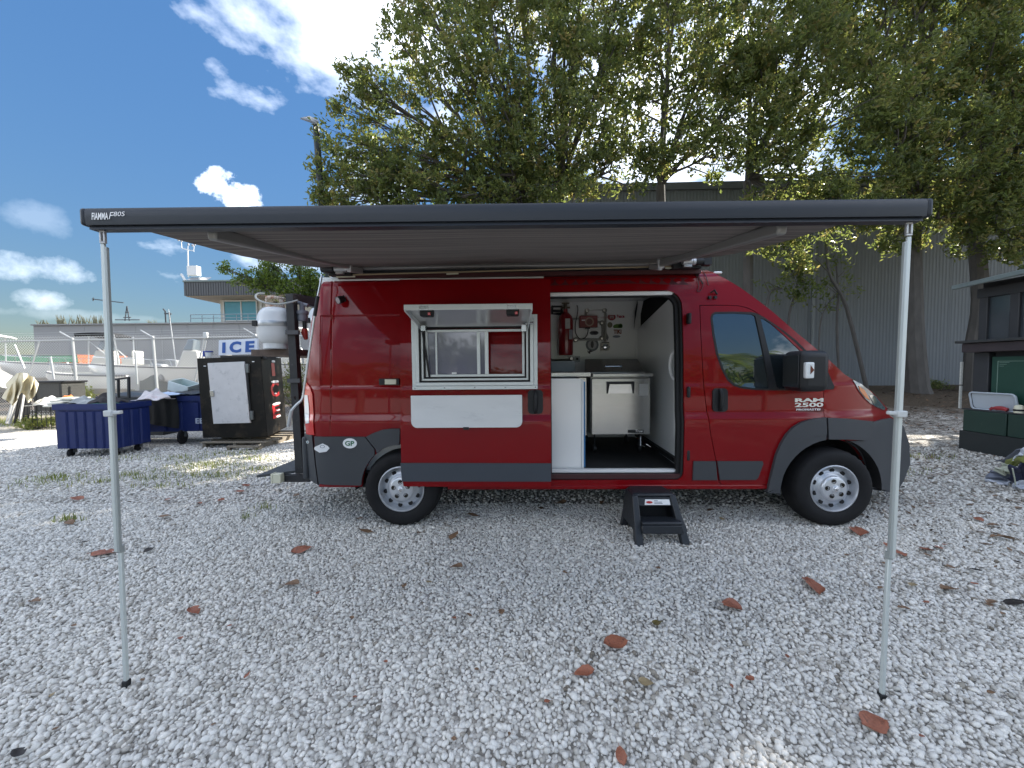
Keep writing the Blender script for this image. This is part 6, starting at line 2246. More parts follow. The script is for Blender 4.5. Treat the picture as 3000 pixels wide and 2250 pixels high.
rb_ = thing('deck_box', 'black woven deck box behind the folded beach chairs', 'box', (-9.6, 7.5, 0))
q0, q1 = UY(100, 1165, 7.3), UY(180, 1116, 7.3)
MB().box(q0.x, q1.x, 7.3, 7.9, .35, q1.z - .06).build('box_body', M('wicker', (.06, .06, .055), .7, var=.5, vs=30, bump=.5, bs=60), rb_)
MB().box(q0.x - .04, q1.x + .04, 7.26, 7.95, q1.z - .055, q1.z).build('lid', BLACKP, rb_, bevel=.01)
for x_ in (q0.x + .0, q1.x - .07):
    MB().box(x_, x_ + .07, 7.285, 7.299, .0, q1.z - .06).build('corner_post', BLACKP, rb_)
cb_ = thing('wire_crate', 'wire crate filled with white plastic scraps on the grass at left', 'crate', (-8.3, 6.2, 0))
q0, q1 = UY(82, 1230, 6.1), UY(160, 1185, 6.1)
mb = MB()
for x_ in np.linspace(q0.x, q1.x, 7):
    for y_ in (6.1, 6.6):
        mb.tube([(x_, y_, 0), (x_, y_, q1.z)], .008, 4)
for z_ in np.linspace(.05, q1.z, 4):
    for y_ in (6.1, 6.6):
        mb.tube([(q0.x, y_, z_), (q1.x, y_, z_)], .008, 4)
    for x_ in (q0.x, q1.x):
        mb.tube([(x_, 6.1, z_), (x_, 6.6, z_)], .008, 4)
mb.build('wire_frame', BLACKP, cb_)
cloth('plastic_scraps', 'white plastic scraps spilling over the wire crate', 'scraps', (q0.x + q1.x) / 2, 6.3, q1.z - .02, .75, .55, .22, M('scrap_white', (.66, .66, .64), .4, var=.3, vs=9), 12)
cloth('orange_cloth', 'small orange cloth on the scraps behind the bin', 'cloth', q1.x - .12, 6.5, q1.z + .12, .28, .25, .10, M('scrap_orange', (.55, .18, .05), .7, var=.2), 13)
sc3_ = thing('kayak_seat', 'pale grey moulded foam pads stacked behind the nearest blue bin', 'foam pads', (-7.6, 5.2, 0))
for k in range(4):
    p = UY(165 + 10 * k, 1185 - 3 * k, 5.2)
    MB().box(p.x - .22, p.x + .26, 5.1, 5.5, p.z - .05 + .035 * k, p.z - .02 + .035 * k, None).build('pad', M('pad_grey', (.48, .5, .46), .7, var=.15), sc3_, bevel=.012)
MB().box(-7.75, -7.2, 5.1, 5.5, 0, UY(165, 1185, 5.2).z - .055).build('pad_base', TARP, sc3_)

# ================================================================== GROUND
def sstep(a):
    a = np.clip(a, 0, 1)
    return a * a * (3 - 2 * a)


def gh(x, y):
    x, y = np.asarray(x, float), np.asarray(y, float)
    return .60 * sstep((y - 4.6) / 6.0) * sstep((x - 4.5) / 4.5) + .012 * np.sin(x * 1.1 + 1) * np.sin(y * .9) * (np.abs(y) > 0)


def shader_ground():
    m = bpy.data.materials.new('gravel_ground')
    m.use_nodes = True
    t = m.node_tree
    p = t.nodes['Principled BSDF']
    p.inputs['Roughness'].default_value = .9
    p.inputs['Specular IOR Level'].default_value = .2
    g = nd(t, 'ShaderNodeNewGeometry')
    P = g.outputs['Position']
    sp = nd(t, 'ShaderNodeSeparateXYZ')
    t.links.new(P, sp.inputs[0])
    X, Y = sp.outputs[0], sp.outputs[1]
    v = nd(t, 'ShaderNodeTexVoronoi')
    v.inputs['Scale'].default_value = 40
    t.links.new(P, v.inputs['Vector'])
    rp = nd(t, 'ShaderNodeValToRGB')
    e = rp.color_ramp.elements
    e[0].position, e[0].color = 0, (.42, .39, .34, 1)
    e[1].position, e[1].color = 1, (.82, .79, .73, 1)
    x = e.new(.45)
    x.color = (.67, .645, .60, 1)
    sc_ = nd(t, 'ShaderNodeSeparateColor')
    t.links.new(v.outputs['Color'], sc_.inputs[0])
    t.links.new(sc_.outputs[0], rp.inputs[0])
    gap = mth(t, 'MULTIPLY', mth(t, 'SUBTRACT', v.outputs['Distance'], .42), 4, True)
    a = nd(t, 'ShaderNodeMix', data_type='RGBA')
    t.links.new(gap, a.inputs['Factor'])
    t.links.new(rp.outputs[0], a.inputs[6])
    a.inputs[7].default_value = (.20, .185, .16, 1)

    def noise(s, d=6, r=.6):
        n = nd(t, 'ShaderNodeTexNoise')
        n.inputs['Scale'].default_value = s
        n.inputs['Detail'].default_value = d
        n.inputs['Roughness'].default_value = r
        t.links.new(P, n.inputs['Vector'])
        return n.outputs[0]

    def mixc(f, c0, c1):
        q = nd(t, 'ShaderNodeMix', data_type='RGBA')
        t.links.new(f, q.inputs['Factor'])
        for i, c in ((6, c0), (7, c1)):
            if isinstance(c, tuple):
                q.inputs[i].default_value = c
            else:
                t.links.new(c, q.inputs[i])
        return q.outputs[2]
    n1, n3, n9 = noise(.55), noise(3.2), noise(11)
    # soil and leaf mulch under the trees
    ml = mth(t, 'ADD', mth(t, 'MULTIPLY', mth(t, 'SUBTRACT', Y, 5.6), .55), mth(t, 'MULTIPLY', mth(t, 'SUBTRACT', n1, .5), 2.2))
    ml = mth(t, 'MULTIPLY', ml, mth(t, 'MULTIPLY', mth(t, 'ADD', X, 1.5), .5, True), True)
    # thin litter mixed into the gravel towards the trees on the right
    th = mth(t, 'MULTIPLY', mth(t, 'MULTIPLY', mth(t, 'SUBTRACT', X, 3.6), .28, True), mth(t, 'MULTIPLY', mth(t, 'SUBTRACT', mth(t, 'ADD', mth(t, 'MULTIPLY', n3, .5), mth(t, 'MULTIPLY', n9, .5)), .44), 7, True), True)
    # sandy earth on the left
    sa = mth(t, 'ADD', mth(t, 'MULTIPLY', mth(t, 'SUBTRACT', Y, 5.2), .6), mth(t, 'MULTIPLY', mth(t, 'SUBTRACT', n1, .5), 2.5))
    sa = mth(t, 'MULTIPLY', sa, mth(t, 'MULTIPLY', mth(t, 'SUBTRACT', -3.0, X), .4, True), True)
    sa2 = mth(t, 'MULTIPLY', mth(t, 'SUBTRACT', n3, .60), 6, True)
    bed = mth(t, 'MULTIPLY', mth(t, 'SUBTRACT', .75, Y), 3, True)  # soil bed under the pebbles, darkened for the shade in their gaps
    c = mixc(mth(t, 'MULTIPLY', th, .75), mixc(mth(t, 'MULTIPLY', bed, .45), a.outputs[2], (.17, .16, .145, 1)), (.075, .060, .045, 1))
    c = mixc(mth(t, 'MULTIPLY', sa2, .35), c, (.26, .24, .19, 1))
    c = mixc(sa, c, mixc(n9, (.20, .17, .12, 1), (.42, .38, .30, 1)))
    bd = mth(t, 'MULTIPLY', mth(t, 'MULTIPLY', mth(t, 'SUBTRACT', Y, 9.0), 1.5, True), mth(t, 'MULTIPLY', mth(t, 'SUBTRACT', 2.0, X), .5, True), True)
    c = mixc(bd, c, mixc(n3, (.045, .036, .028, 1), (.13, .105, .08, 1)))
    c = mixc(ml, c, mixc(n9, (.035, .026, .018, 1), (.10, .075, .05, 1)))
    t.links.new(c, p.inputs['Base Color'])
    b = nd(t, 'ShaderNodeBump')
    b.inputs['Strength'].default_value = .9
    b.inputs['Distance'].default_value = .012
    b.invert = True
    t.links.new(mth(t, 'ADD', v.outputs['Distance'], mth(t, 'MULTIPLY', n9, -.4)), b.inputs['Height'])
    t.links.new(b.outputs[0], p.inputs['Normal'])
    return m


gxs = np.unique(np.concatenate([np.array([-900, -500, -250, -120, -70, -45]), np.arange(-30, 34, .8), np.array([45, 70, 120, 250, 500, 900])]))
gys = np.unique(np.concatenate([np.array([-900, -400, -200, -100, -50, -25]), np.arange(-12, 16, .8), np.array([20, 30, 50, 100, 200, 400, 900])]))
GX, GY = np.meshgrid(gxs, gys)
GZ = gh(GX, GY)
V = np.stack([GX.ravel(), GY.ravel(), GZ.ravel()], 1)
nx, ny = len(gxs), len(gys)
ii, jj = np.meshgrid(np.arange(nx - 1), np.arange(ny - 1))
q0 = (jj * nx + ii).ravel()
gr = npmesh('ground', V, np.stack([q0, q0 + 1, q0 + nx + 1, q0 + nx], 1), shader_ground(), smooth=True, kind='structure')
tag(gr, 'white gravel yard with sandy earth and mulch at its edges')

# ---- pebbles
pm_ = bpy.data.materials.new('pebble_stone')
pm_.use_nodes = True
t = pm_.node_tree
p_ = t.nodes['Principled BSDF']
p_.inputs['Roughness'].default_value = .75
p_.inputs['Specular IOR Level'].default_value = .3
at = nd(t, 'ShaderNodeAttribute', attribute_name='tint')
rp = nd(t, 'ShaderNodeValToRGB')
els = rp.color_ramp.elements
els[0].position, els[0].color = 0, (.20, .175, .14, 1)
els[1].position, els[1].color = 1, (.88, .84, .76, 1)
for pos, c in ((.07, (.32, .29, .24)), (.2, (.49, .465, .42)), (.5, (.68, .66, .61)), (.8, (.78, .76, .71))):
    e = els.new(pos)
    e.color = (*c, 1)
t.links.new(at.outputs['Fac'], rp.inputs[0])
n_ = nd(t, 'ShaderNodeTexNoise')
n_.inputs['Scale'].default_value = 130
n_.inputs['Detail'].default_value = 3
tc = nd(t, 'ShaderNodeTexCoord')
t.links.new(tc.outputs['Object'], n_.inputs['Vector'])
mx = nd(t, 'ShaderNodeMix', data_type='RGBA', blend_type='MULTIPLY')
mx.inputs['Factor'].default_value = .28
t.links.new(rp.outputs[0], mx.inputs[6])
t.links.new(n_.outputs[0], mx.inputs[7])
t.links.new(mx.outputs[2], p_.inputs['Base Color'])


def icos(sub_):
    bm = bmesh.new()
    bmesh.ops.create_icosphere(bm, subdivisions=sub_, radius=1)
    bm.verts.ensure_lookup_table()
    V_ = np.array([v.co[:] for v in bm.verts])
    F_ = np.array([[v.index for v in f.verts] for f in bm.faces])
    bm.free()
    return V_, F_


def rotm(n, r):
    q = r.normal(size=(n, 4))
    q /= np.linalg.norm(q, axis=1, keepdims=True)
    w, x, y, z = q.T
    return np.stack([np.stack([1 - 2 * (y * y + z * z), 2 * (x * y - z * w), 2 * (x * z + y * w)], -1), np.stack([2 * (x * y + z * w), 1 - 2 * (x * x + z * z), 2 * (y * z - x * w)], -1), np.stack([2 * (x * z - y * w), 2 * (y * z + x * w), 1 - 2 * (x * x + y * y)], -1)], -2)


def pebbles(name, pos, size, V0, F0, jit, seed, smooth=True):
    r = np.random.default_rng(seed)
    n = len(pos)
    # a few rough blanks, each stone a stretched and turned copy
    B_ = []
    for k in range(10):
        d = 1 + r.uniform(-jit, jit, len(V0))
        B_.append(V0 * d[:, None])
    B_ = np.array(B_)[r.integers(0, 10, n)]
    ax = np.stack([r.uniform(.85, 1.35, n), r.uniform(.65, 1.0, n), r.uniform(.50, .85, n)], 1) * size[:, None] * .5
    R3 = rotm(n, r)
    Q = np.einsum('nij,nvj->nvi', R3, B_ * ax[:, None, :])
    Q[:, :, 2] *= .82
    lift = -Q[:, :, 2].min(1) * r.uniform(.25, .8, n)
    Q += pos[:, None, :]
    Q[:, :, 2] += lift[:, None] - .002
    nv = len(V0)
    F_ = (F0[None] + (np.arange(n) * nv)[:, None, None]).reshape(-1, 3)
    pa = np.sin(pos[:, 0] * 1.7 + 1.3 * np.sin(pos[:, 1] * 1.1)) + np.sin(pos[:, 1] * 2.3 + 1.1 * np.sin(pos[:, 0] * .8 + 2)) + .6 * np.sin(pos[:, 0] * 5.1 + pos[:, 1] * 3.7)
    dirty = np.clip((pa - .9) * .5, 0, 1) * .22 + np.clip((pos[:, 0] - 3.2) * .07, 0, .22)
    t0_ = r.beta(2.2, 1.5, n)
    tn_ = np.repeat(np.clip(t0_ - dirty * (r.uniform(size=n) < .7), 0, 1), len(F0))
    return npmesh(name, Q.reshape(-1, 3), F_, pm_, smooth=smooth, kind='stuff', attr=tn_)


def field(d0, d1, spacing, seed, xlim=None, fall=None):
    """jittered points between two camera distances inside a generous view wedge"""
    r = np.random.default_rng(seed)
    y0, y1 = CY + d0, CY + d1
    X1 = 1.36 * d1 + .9
    nx_, ny_ = int(2 * X1 / spacing), int((y1 - y0) / (spacing * .9))
    a, b = np.meshgrid(np.arange(nx_), np.arange(ny_))
    x = CX - X1 + (a + .5 * (b % 2)) * spacing + r.uniform(-.42, .42, a.shape) * spacing
    y = y0 + b * spacing * .9 + r.uniform(-.42, .42, a.shape) * spacing
    x, y = x.ravel(), y.ravel()
    ok = np.abs(x - CX + .024 * (y - CY)) < 1.36 * (y - CY) + .75
    if fall is not None:
        ok &= r.uniform(size=len(x)) < fall(x, y)
    x, y = x[ok], y[ok]
    return np.stack([x, y, gh(x, y)], 1)


def cubeball():
    bm = bmesh.new()
    bmesh.ops.create_cube(bm, size=2)
    bmesh.ops.subdivide_edges(bm, edges=bm.edges[:], cuts=1, use_grid_fill=True)
    bmesh.ops.triangulate(bm, faces=bm.faces[:])
    bm.verts.ensure_lookup_table()
    V_ = np.array([v.co.normalized()[:] for v in bm.verts])
    F_ = np.array([[v.index for v in f.verts] for f in bm.faces])
    bm.free()
    return V_, F_


V2_, F2_ = cubeball()
V1_, F1_ = icos(1)
nearf = field(1.12, 2.06, .0192, 21)
rs_ = np.random.default_rng(3)
sz = lambda n, m: np.clip(rs_.lognormal(math.log(m), .30, n), m * .55, m * 1.7)
g1 = pebbles('gravel', nearf, sz(len(nearf), .0222), V2_, F2_, .12, 31)
midf = field(2.05, 4.2, .0203, 22)
g2 = pebbles('gravel', midf, sz(len(midf), .0240), V1_, F1_, .13, 32)
farf = field(4.2, 7.5, .060, 23, fall=lambda x, y: np.clip(1.15 - (y - 1) * .12, .2, 1) * np.where((x > 4) & (y > 3.5), .3, 1))
g3 = pebbles('gravel', farf, sz(len(farf), .034), V1_, F1_, .17, 33)
for g_, l_ in ((g1, 'loose pale pebbles in the foreground'), (g2, 'loose pale pebbles around the van wheels'), (g3, 'loose pale pebbles behind the van')):
    tag(g_, l_, 'gravel')
print('PEB', len(nearf), len(midf), len(farf))

# ================================================================== TREES
def leafmat(name, stops, trl=.5):
    m = bpy.data.materials.new(name)
    m.use_nodes = True
    t = m.node_tree
    p = t.nodes['Principled BSDF']
    o_ = t.nodes['Material Output']
    p.inputs['Roughness'].default_value = .42
    p.inputs['Specular IOR Level'].default_value = .45
    a = nd(t, 'ShaderNodeAttribute', attribute_name='tint')
    rp = nd(t, 'ShaderNodeValToRGB')
    e = rp.color_ramp.elements
    e[0].position, e[0].color = 0, (*stops[0], 1)
    e[1].position, e[1].color = 1, (*stops[-1], 1)
    for k, c in enumerate(stops[1:-1]):
        x = e.new((k + 1) / (len(stops) - 1))
        x.color = (*c, 1)
    t.links.new(a.outputs['Fac'], rp.inputs[0])
    t.links.new(rp.outputs[0], p.inputs['Base Color'])
    tr = nd(t, 'ShaderNodeBsdfTranslucent')
    hs = nd(t, 'ShaderNodeHueSaturation')
    hs.inputs['Hue'].default_value = .485
    hs.inputs['Saturation'].default_value = 1.1
    hs.inputs['Value'].default_value = 2.5
    t.links.new(rp.outputs[0], hs.inputs['Color'])
    t.links.new(hs.outputs[0], tr.inputs['Color'])
    mx = nd(t, 'ShaderNodeMixShader')
    mx.inputs[0].default_value = trl
    t.links.new(p.outputs[0], mx.inputs[1])
    t.links.new(tr.outputs[0], mx.inputs[2])
    t.links.new(mx.outputs[0], o_.inputs[0])
    return m


LEAF = leafmat('tree_leaf', [(.052, .074, .024), (.076, .102, .032), (.102, .126, .040), (.132, .142, .046), (.19, .165, .065)])
LEAF2 = leafmat('small_leaf', [(.05, .085, .018), (.08, .12, .025), (.12, .15, .035)])
WEED = leafmat('weed_leaf', [(.07, .10, .025), (.12, .15, .04), (.20, .19, .07)])
BARK = M('bark', (.085, .078, .070), .9, var=.5, vs=6, bump=1.0, bs=22, stretch=(1, 1, .35))


def leaves(C, n_per, rad, L, Wd, r, up=.25):
    """leaf blades: rosettes of n_per leaves round each centre in C"""
    n = len(C) * n_per
    ctr = np.repeat(C, n_per, 0)
    tw = np.repeat(r.normal(size=(len(C), 3)), n_per, 0)
    tw /= np.linalg.norm(tw, axis=1, keepdims=True)
    d = r.normal(size=(n, 3))
    d /= np.linalg.norm(d, axis=1, keepdims=True)
    d = d + tw * .55
    d[:, 2] += up
    d /= np.linalg.norm(d, axis=1, keepdims=True)
    off = r.normal(size=(n, 3)) * rad * .45 + tw * r.uniform(-1, 1, (n, 1)) * rad * .7
    s = np.cross(d, r.normal(size=(n, 3)))
    s /= np.linalg.norm(s, axis=1, keepdims=True) + 1e-9
    nr = np.cross(d, s)
    ln = L * r.uniform(.65, 1.2, (n, 1))
    w = Wd * r.uniform(.75, 1.15, (n, 1)) * .5
    b = ctr + off
    mid = b + d * ln * .55
    tip = b + d * ln - nr * ln * .12
    V_ = np.stack([b, mid + s * w + nr * w * .5, tip, mid - s * w + nr * w * .5], 1).reshape(-1, 3)
    k = np.arange(n)[:, None] * 4
    F_ = np.concatenate([k + np.array([[0, 1, 2]]), k + np.array([[0, 2, 3]])], 1).reshape(-1, 3)
    return V_, F_, n


def tree(label, group, base, fork, lobes, seed, lmat=LEAF, dens_=185, npl=13, L=.175, Wd=.072, r0=.2, name='broadleaf_tree', cat='tree', crad=.14, twigs=8):
    r = np.random.default_rng(seed)
    tr_ = thing(name, label, cat, tuple(base), group)
    base, fork = Vector(base), Vector(fork)
    mb = MB()
    mid = base.lerp(fork, .5) + Vector((r.uniform(-.15, .15), r.uniform(-.1, .1), 0)) * min(1, r0 * 6)
    tp = smoothpoly([base - Vector((0, 0, .1)), base.lerp(mid, .5) + Vector((r.uniform(-.06, .06), 0, 0)), mid, fork], 4)
    nseg = len(tp)
    mb.tube(tp, [r0 * (1.25 if i == 0 else 1.05 - .4 * i / nseg) for i in range(nseg)], 9)
    Cs, tints = [], []
    for (c, rad) in lobes:
        c = Vector(c)
        hub = fork.lerp(c, .55) + Vector((r.uniform(-.3, .3), r.uniform(-.3, .3), r.uniform(-.1, .3))) * rad * .5
        rr0 = max(.03, r0 * .42 * min(1, rad))
        mb.tube(smoothpoly([fork, fork.lerp(hub, .5) + Vector((0, 0, .12)), hub, c], 3), [rr0 * (1 - .7 * k / 9) for k in range(10)], 6)
        n = max(6, int(dens_ * rad * rad / (1.4 * 1.4)))
        u = r.normal(size=(n, 3))
        u /= np.linalg.norm(u, axis=1, keepdims=True)
        q = r.uniform(size=(n, 1)) ** (1 / 2.1)
        # clumps: pull part of the rosettes towards a few branch ends
        ends = r.normal(size=(7, 3))
        ends /= np.linalg.norm(ends, axis=1, keepdims=True)
        ends *= r.uniform(.55, 1.05, (7, 1))
        pts = u * q
        pick = r.integers(0, 7, n)
        pull = r.uniform(size=(n, 1)) < .62
        pts = np.where(pull, ends[pick] + r.normal(size=(n, 3)) * .21, pts)
        pts = np.array(c)[None] + pts * rad * np.array([1.08, 1.0, .92])[None]
        Cs.append(pts)
        for e_ in ends[:twigs]:
            tgt = c + Vector(e_) * rad
            a0 = hub.lerp(c, r.uniform(0, .9))
            mb.tube(smoothpoly([a0, a0.lerp(tgt, .5) + Vector((r.uniform(-.1, .1), r.uniform(-.1, .1), r.uniform(-.05, .12))) * rad, tgt], 2), [rr0 * .45, rr0 * .38, rr0 * .3, rr0 * .2, rr0 * .1], 4)
    mb.build('trunk', BARK, tr_, smooth=True)
    C = np.concatenate(Cs)
    V_, F_, n = leaves(C, npl, crad, L, Wd, r)
    ct = np.clip(r.normal(.45, .22, len(C)), 0, 1)
    tint = np.repeat(np.clip(np.repeat(ct, npl) + r.normal(0, .14, n), 0, 1), 2)
    npmesh('crown', V_, F_, lmat, tr_, smooth=False, attr=tint)
    return tr_


def LB(*l):
    return [((UY(px, py, y)), r_) for px, py, y, r_ in l]


def base_at(px, y):
    p = UY(px, 1100, y)
    return (p.x, y, float(gh(p.x, y)))


TG = 'broadleaf trees in front of the warehouse'
tree('leftmost broadleaf tree, its branches reaching out over the street lamp', TG, base_at(1440, 8.6), UY(1560, 590, 8.6), LB(
    (1015, 545, 7.6, .75), (1080, 500, 7.9, .95), (1170, 480, 7.8, 1.05), (1095, 270, 8, .85), (1045, 225, 7.8, .45), (1225, 330, 8, 1.15), (1190, 150, 8.4, .95), (1265, 45, 8.6, 1.05), (1350, 215, 8.2, 1.3), (1295, 480, 7.7, 1.15),
    (1420, 400, 8, 1.35), (1190, 575, 7.4, .85), (1340, 575, 7.4, .85), (1450, 80, 8.6, 1.35), (1480, 290, 8.2, 1.35), (1500, 500, 7.8, 1.1), (935, 500, 7.5, .38), (985, 400, 7.6, .42), (940, 575, 7.4, .35), (1010, 310, 7.7, .4), (1100, 400, 8.0, .75), (1470, 585, 7.5, .6), (1030, 590, 7.3, .5), (1130, 560, 7.4, .7), (1090, 640, 7.6, .7), (1160, 690, 7.8, .95), (1270, 690, 7.8, 1.0), (1390, 690, 7.8, 1.0), (1500, 680, 7.8, 1.0), (1220, 760, 8.2, .8), (1330, -80, 9, 1.3), (1500, -120, 9, 1.5), (1400, -260, 9.2, 1.6)), 101, r0=.22)
tree('second broadleaf tree from the left, forking just above the middle of the awning', TG, base_at(1700, 8.9), UY(1640, 560, 8.9), LB(
    (1630, 60, 8.8, 1.45), (1640, 240, 8.3, 1.45), (1660, 430, 8, 1.3), (1780, 150, 8.7, 1.55), (1800, 340, 8.3, 1.4), (1790, 500, 8, .9), (1610, 545, 7.8, .75), (1700, 570, 7.7, .6), (1650, -150, 9, 1.8), (1830, -120, 9, 1.8), (1740, -320, 9.2, 1.8), (1560, 420, 7.7, 1.0)), 102, r0=.2)
tree('broadleaf tree with bare forked stem showing against the bright gap over the van cab', TG, base_at(1960, 9.2), UY(1935, 545, 9.2), LB(
    (1930, 70, 8.9, 1.5), (1960, 250, 8.5, 1.4), (1975, 420, 8.2, 1.05), (2090, 150, 8.8, 1.55), (2130, 320, 8.4, 1.35), (2090, 450, 8.2, .75), (1880, 450, 8.2, .85), (1960, -130, 9, 1.8), (2120, -120, 9.2, 1.8), (2050, -330, 9.4, 1.8)), 103, r0=.2)
tree('broadleaf tree behind the van windscreen with low leafy sprays under the awning', TG, base_at(2180, 9.4), UY(2190, 530, 9.4), LB(
    (2230, 80, 9, 1.5), (2290, 250, 8.6, 1.5), (2270, 420, 8.3, 1.2), (2390, 160, 8.9, 1.65), (2430, 360, 8.5, 1.45), (2350, 520, 8.2, .95), (2480, 520, 8.3, 1.05), (2440, 610, 8.3, .8), (2290, 730, 8.6, .62), (2340, 790, 8.7, .5), (2370, 850, 8.8, .36), (2220, 580, 8.4, .5), (2350, 650, 8.4, .7), (2290, -120, 9.2, 1.9), (2440, -100, 9.4, 1.9), (2360, -330, 9.6, 2)), 104, r0=.19)
tree('broadleaf tree with thick rough trunk right of the awning leg', TG, (UY(2690, 1150, 9.6).x, 9.6, float(gh(13, 9.6))), UY(2672, 620, 9.6), LB(
    (2540, 90, 9.2, 1.6), (2590, 280, 8.8, 1.6), (2600, 450, 8.5, 1.35), (2690, 540, 8.4, 1.1), (2590, 620, 8.4, .75), (2700, 170, 9.2, 1.8), (2720, 370, 8.9, 1.6), (2530, 600, 8.4, .6), (2650, 680, 8.6, .55), (2760, 640, 8.7, .8), (2600, -120, 9.4, 2), (2760, -100, 9.6, 2), (2680, -340, 9.8, 2.1), (2590, 730, 8.7, .35)), 105, r0=.30)
tree('rightmost broadleaf tree hanging over the dark green kiosk roof', TG, base_at(2855, 9.9), UY(2850, 600, 9.9), LB(
    (2850, 120, 9.4, 1.8), (2860, 320, 9, 1.8), (2850, 500, 8.8, 1.5), (2900, 630, 8.8, 1.2), (2970, 720, 8.6, .9), (2990, 220, 9.3, 1.9), (3000, 420, 9, 1.8), (3060, 590, 8.8, 1.5), (3150, 250, 9.4, 2), (3160, 480, 9, 1.8), (2830, 700, 8.9, .6), (2900, -110, 9.6, 2.1), (3080, -60, 9.8, 2.1), (3000, -330, 10, 2.2), (3320, 150, 9.6, 2.2), (3340, 420, 9.2, 2.0), (3300, -120, 10, 2.2)), 106, r0=.28)
tree('broadleaf tree standing mostly beyond the right edge', TG, base_at(3330, 9.0), UY(3330, 420, 9.0), LB((3480, 250, 9.4, 2.2), (3520, 0, 9.6, 2.3), (3620, 350, 9, 2.1), (3700, 120, 9.4, 2.3), (3600, -220, 9.8, 2.3), (3850, 200, 9.4, 2.3), (3850, -60, 9.6, 2.3), (4050, 150, 9.2, 2.3), (4050, -100, 9.2, 2.3)), 107, r0=.25, dens_=110)
# thinner stems in front of the warehouse
for k, (bx_, by_, pts) in enumerate(((2545, 9.3, [(2480, 900), (2430, 800), (2420, 700)]), (2462, 9.5, [(2452, 960), (2456, 860), (2450, 780)]), (2330, 9.6, [(2310, 950), (2330, 860), (2345, 790)]), (2395, 9.6, [(2402, 960), (2420, 900), (2450, 860)]), (2250, 9.2, [(2244, 950), (2255, 860), (2290, 845)]))):
    b_ = base_at(bx_, by_)
    P_ = [Vector(b_)] + [UY(a_, c_, by_) for a_, c_ in pts]
    last = P_[-1]
    tr_ = thing('slender_tree', ['slender leaning stem with sparse leaves beside the awning leg', 'thin straight stem with few leaves in front of the warehouse downpipe side', 'thin stem rising into the low leafy spray behind the windscreen', 'thin forked sapling right of the warehouse downpipe', 'short crooked stem just behind the van windscreen'][k], 'tree', b_, 'slender stems in front of the warehouse')
    mb = MB()
    sp = smoothpoly(P_, 4)
    w0 = (.065, .045, .045, .03, .06)[k]
    mb.tube(sp, [w0 * (1 - .55 * i / len(sp)) for i in range(len(sp))], 7)
    for j in range(4):
        a0 = sp[-1 - j * 2]
        mb.tube([a0, a0 + Vector((random.uniform(-.5, .5), random.uniform(-.2, .2), random.uniform(.1, .5)))], [w0 * .35, w0 * .12], 5)
    mb.build('trunk', BARK, tr_, smooth=True)
    r = np.random.default_rng(300 + k)
    C = np.array(last)[None] + r.normal(size=(26, 3)) * np.array([.32, .25, .28])
    V_, F_, n = leaves(C, 7, .13, .13, .055, r)
    npmesh('crown', V_, F_, LEAF, tr_, attr=np.repeat(np.clip(r.normal(.35, .15, n), 0, 1), 2))
# light branch tree in front of the harbour office
tree('small light-green tree with feathery sprays above the gas cylinders', None, (UY(930, 1100, 5.6).x, 5.6, 0), UY(925, 900, 5.6), LB(
    (665, 788, 5.4, .16), (705, 815, 5.4, .20), (740, 830, 5.4, .18), (780, 795, 5.5, .26), (810, 830, 5.4, .30), (775, 835, 5.4, .2), (850, 855, 5.4, .30), (870, 800, 5.6, .26), (905, 815, 5.6, .32), (935, 850, 5.6, .35), (900, 870, 5.6, .3), (800, 780, 5.6, .2)), 120, lmat=LEAF2, dens_=1500, npl=8, L=.085, Wd=.038, r0=.07, name='small_tree', crad=.09)


def bush(label, px, py, y, rad, n, seed, mat=WEED, L=.09, W_=.03, hz=.8):
    r = np.random.default_rng(seed)
    c = UY(px, py, y)
    b = thing('weed_bush', label, 'bush', (c.x, y, 0))
    u = r.normal(size=(n, 3))
    u /= np.linalg.norm(u, axis=1, keepdims=True)
    C = np.array((c.x, y, max(c.z, .1))) + u * r.uniform(size=(n, 1)) ** .5 * np.array([rad, rad * .7, rad * hz])
    C[:, 2] = np.maximum(C[:, 2], .03)
    V_, F_, m = leaves(C, 8, .09, L, W_, r, .3)
    npmesh('foliage', V_, F_, mat, b, attr=np.repeat(np.clip(r.normal(.5, .2, m), 0, 1), 2))
    mb = MB()
    for k in range(9):
        mb.tube([(c.x + r.uniform(-.1, .1), y, 0), tuple(C[k * (n // 9)])], [.012, .004], 4)
    mb.build('stems', BARK, b)


bush('yellow-green weeds at the foot of the fence behind the blue bin', 215, 1158, 8.1, .55, 150, 41)
bush('low weeds under the wire crate at the left', 115, 1240, 6.3, .5, 90, 42, hz=.35)
bush('dark weeds growing behind the rack post beside the ice box', 868, 1130, 6.6, .5, 160, 43, LEAF, hz=1.3)
bush('low shrub at the foot of the warehouse near the thick trunk', 2735, 1130, 10.6, .55, 90, 44, LEAF, hz=.4)
bush('low shrub at the foot of the warehouse behind the van bonnet', 2440, 1120, 10.8, .7, 120, 45, LEAF, hz=.4)
dr = thing('reed_tops', 'dry reed plumes showing above the long grey roof', 'reeds', (-30, 36, 5.6))
r = np.random.default_rng(77)
mb = MB()
for k in range(110):
    px = r.uniform(165, 312) if k < 80 else r.choice([125, 140, 448, 450]) + r.uniform(-12, 12)
    a_ = UY(px, 946, 40)
    h_ = r.uniform(.25, 1.0) * (1 if 165 < px < 312 else .4)
    mb.tube([(a_.x, 40, a_.z - .3), (a_.x + r.uniform(-.6, .3), 40, a_.z + h_)], [.07, .015], 4)
mb.build('plumes', M('reed_dry', (.20, .19, .12), .8, var=.4), dr)

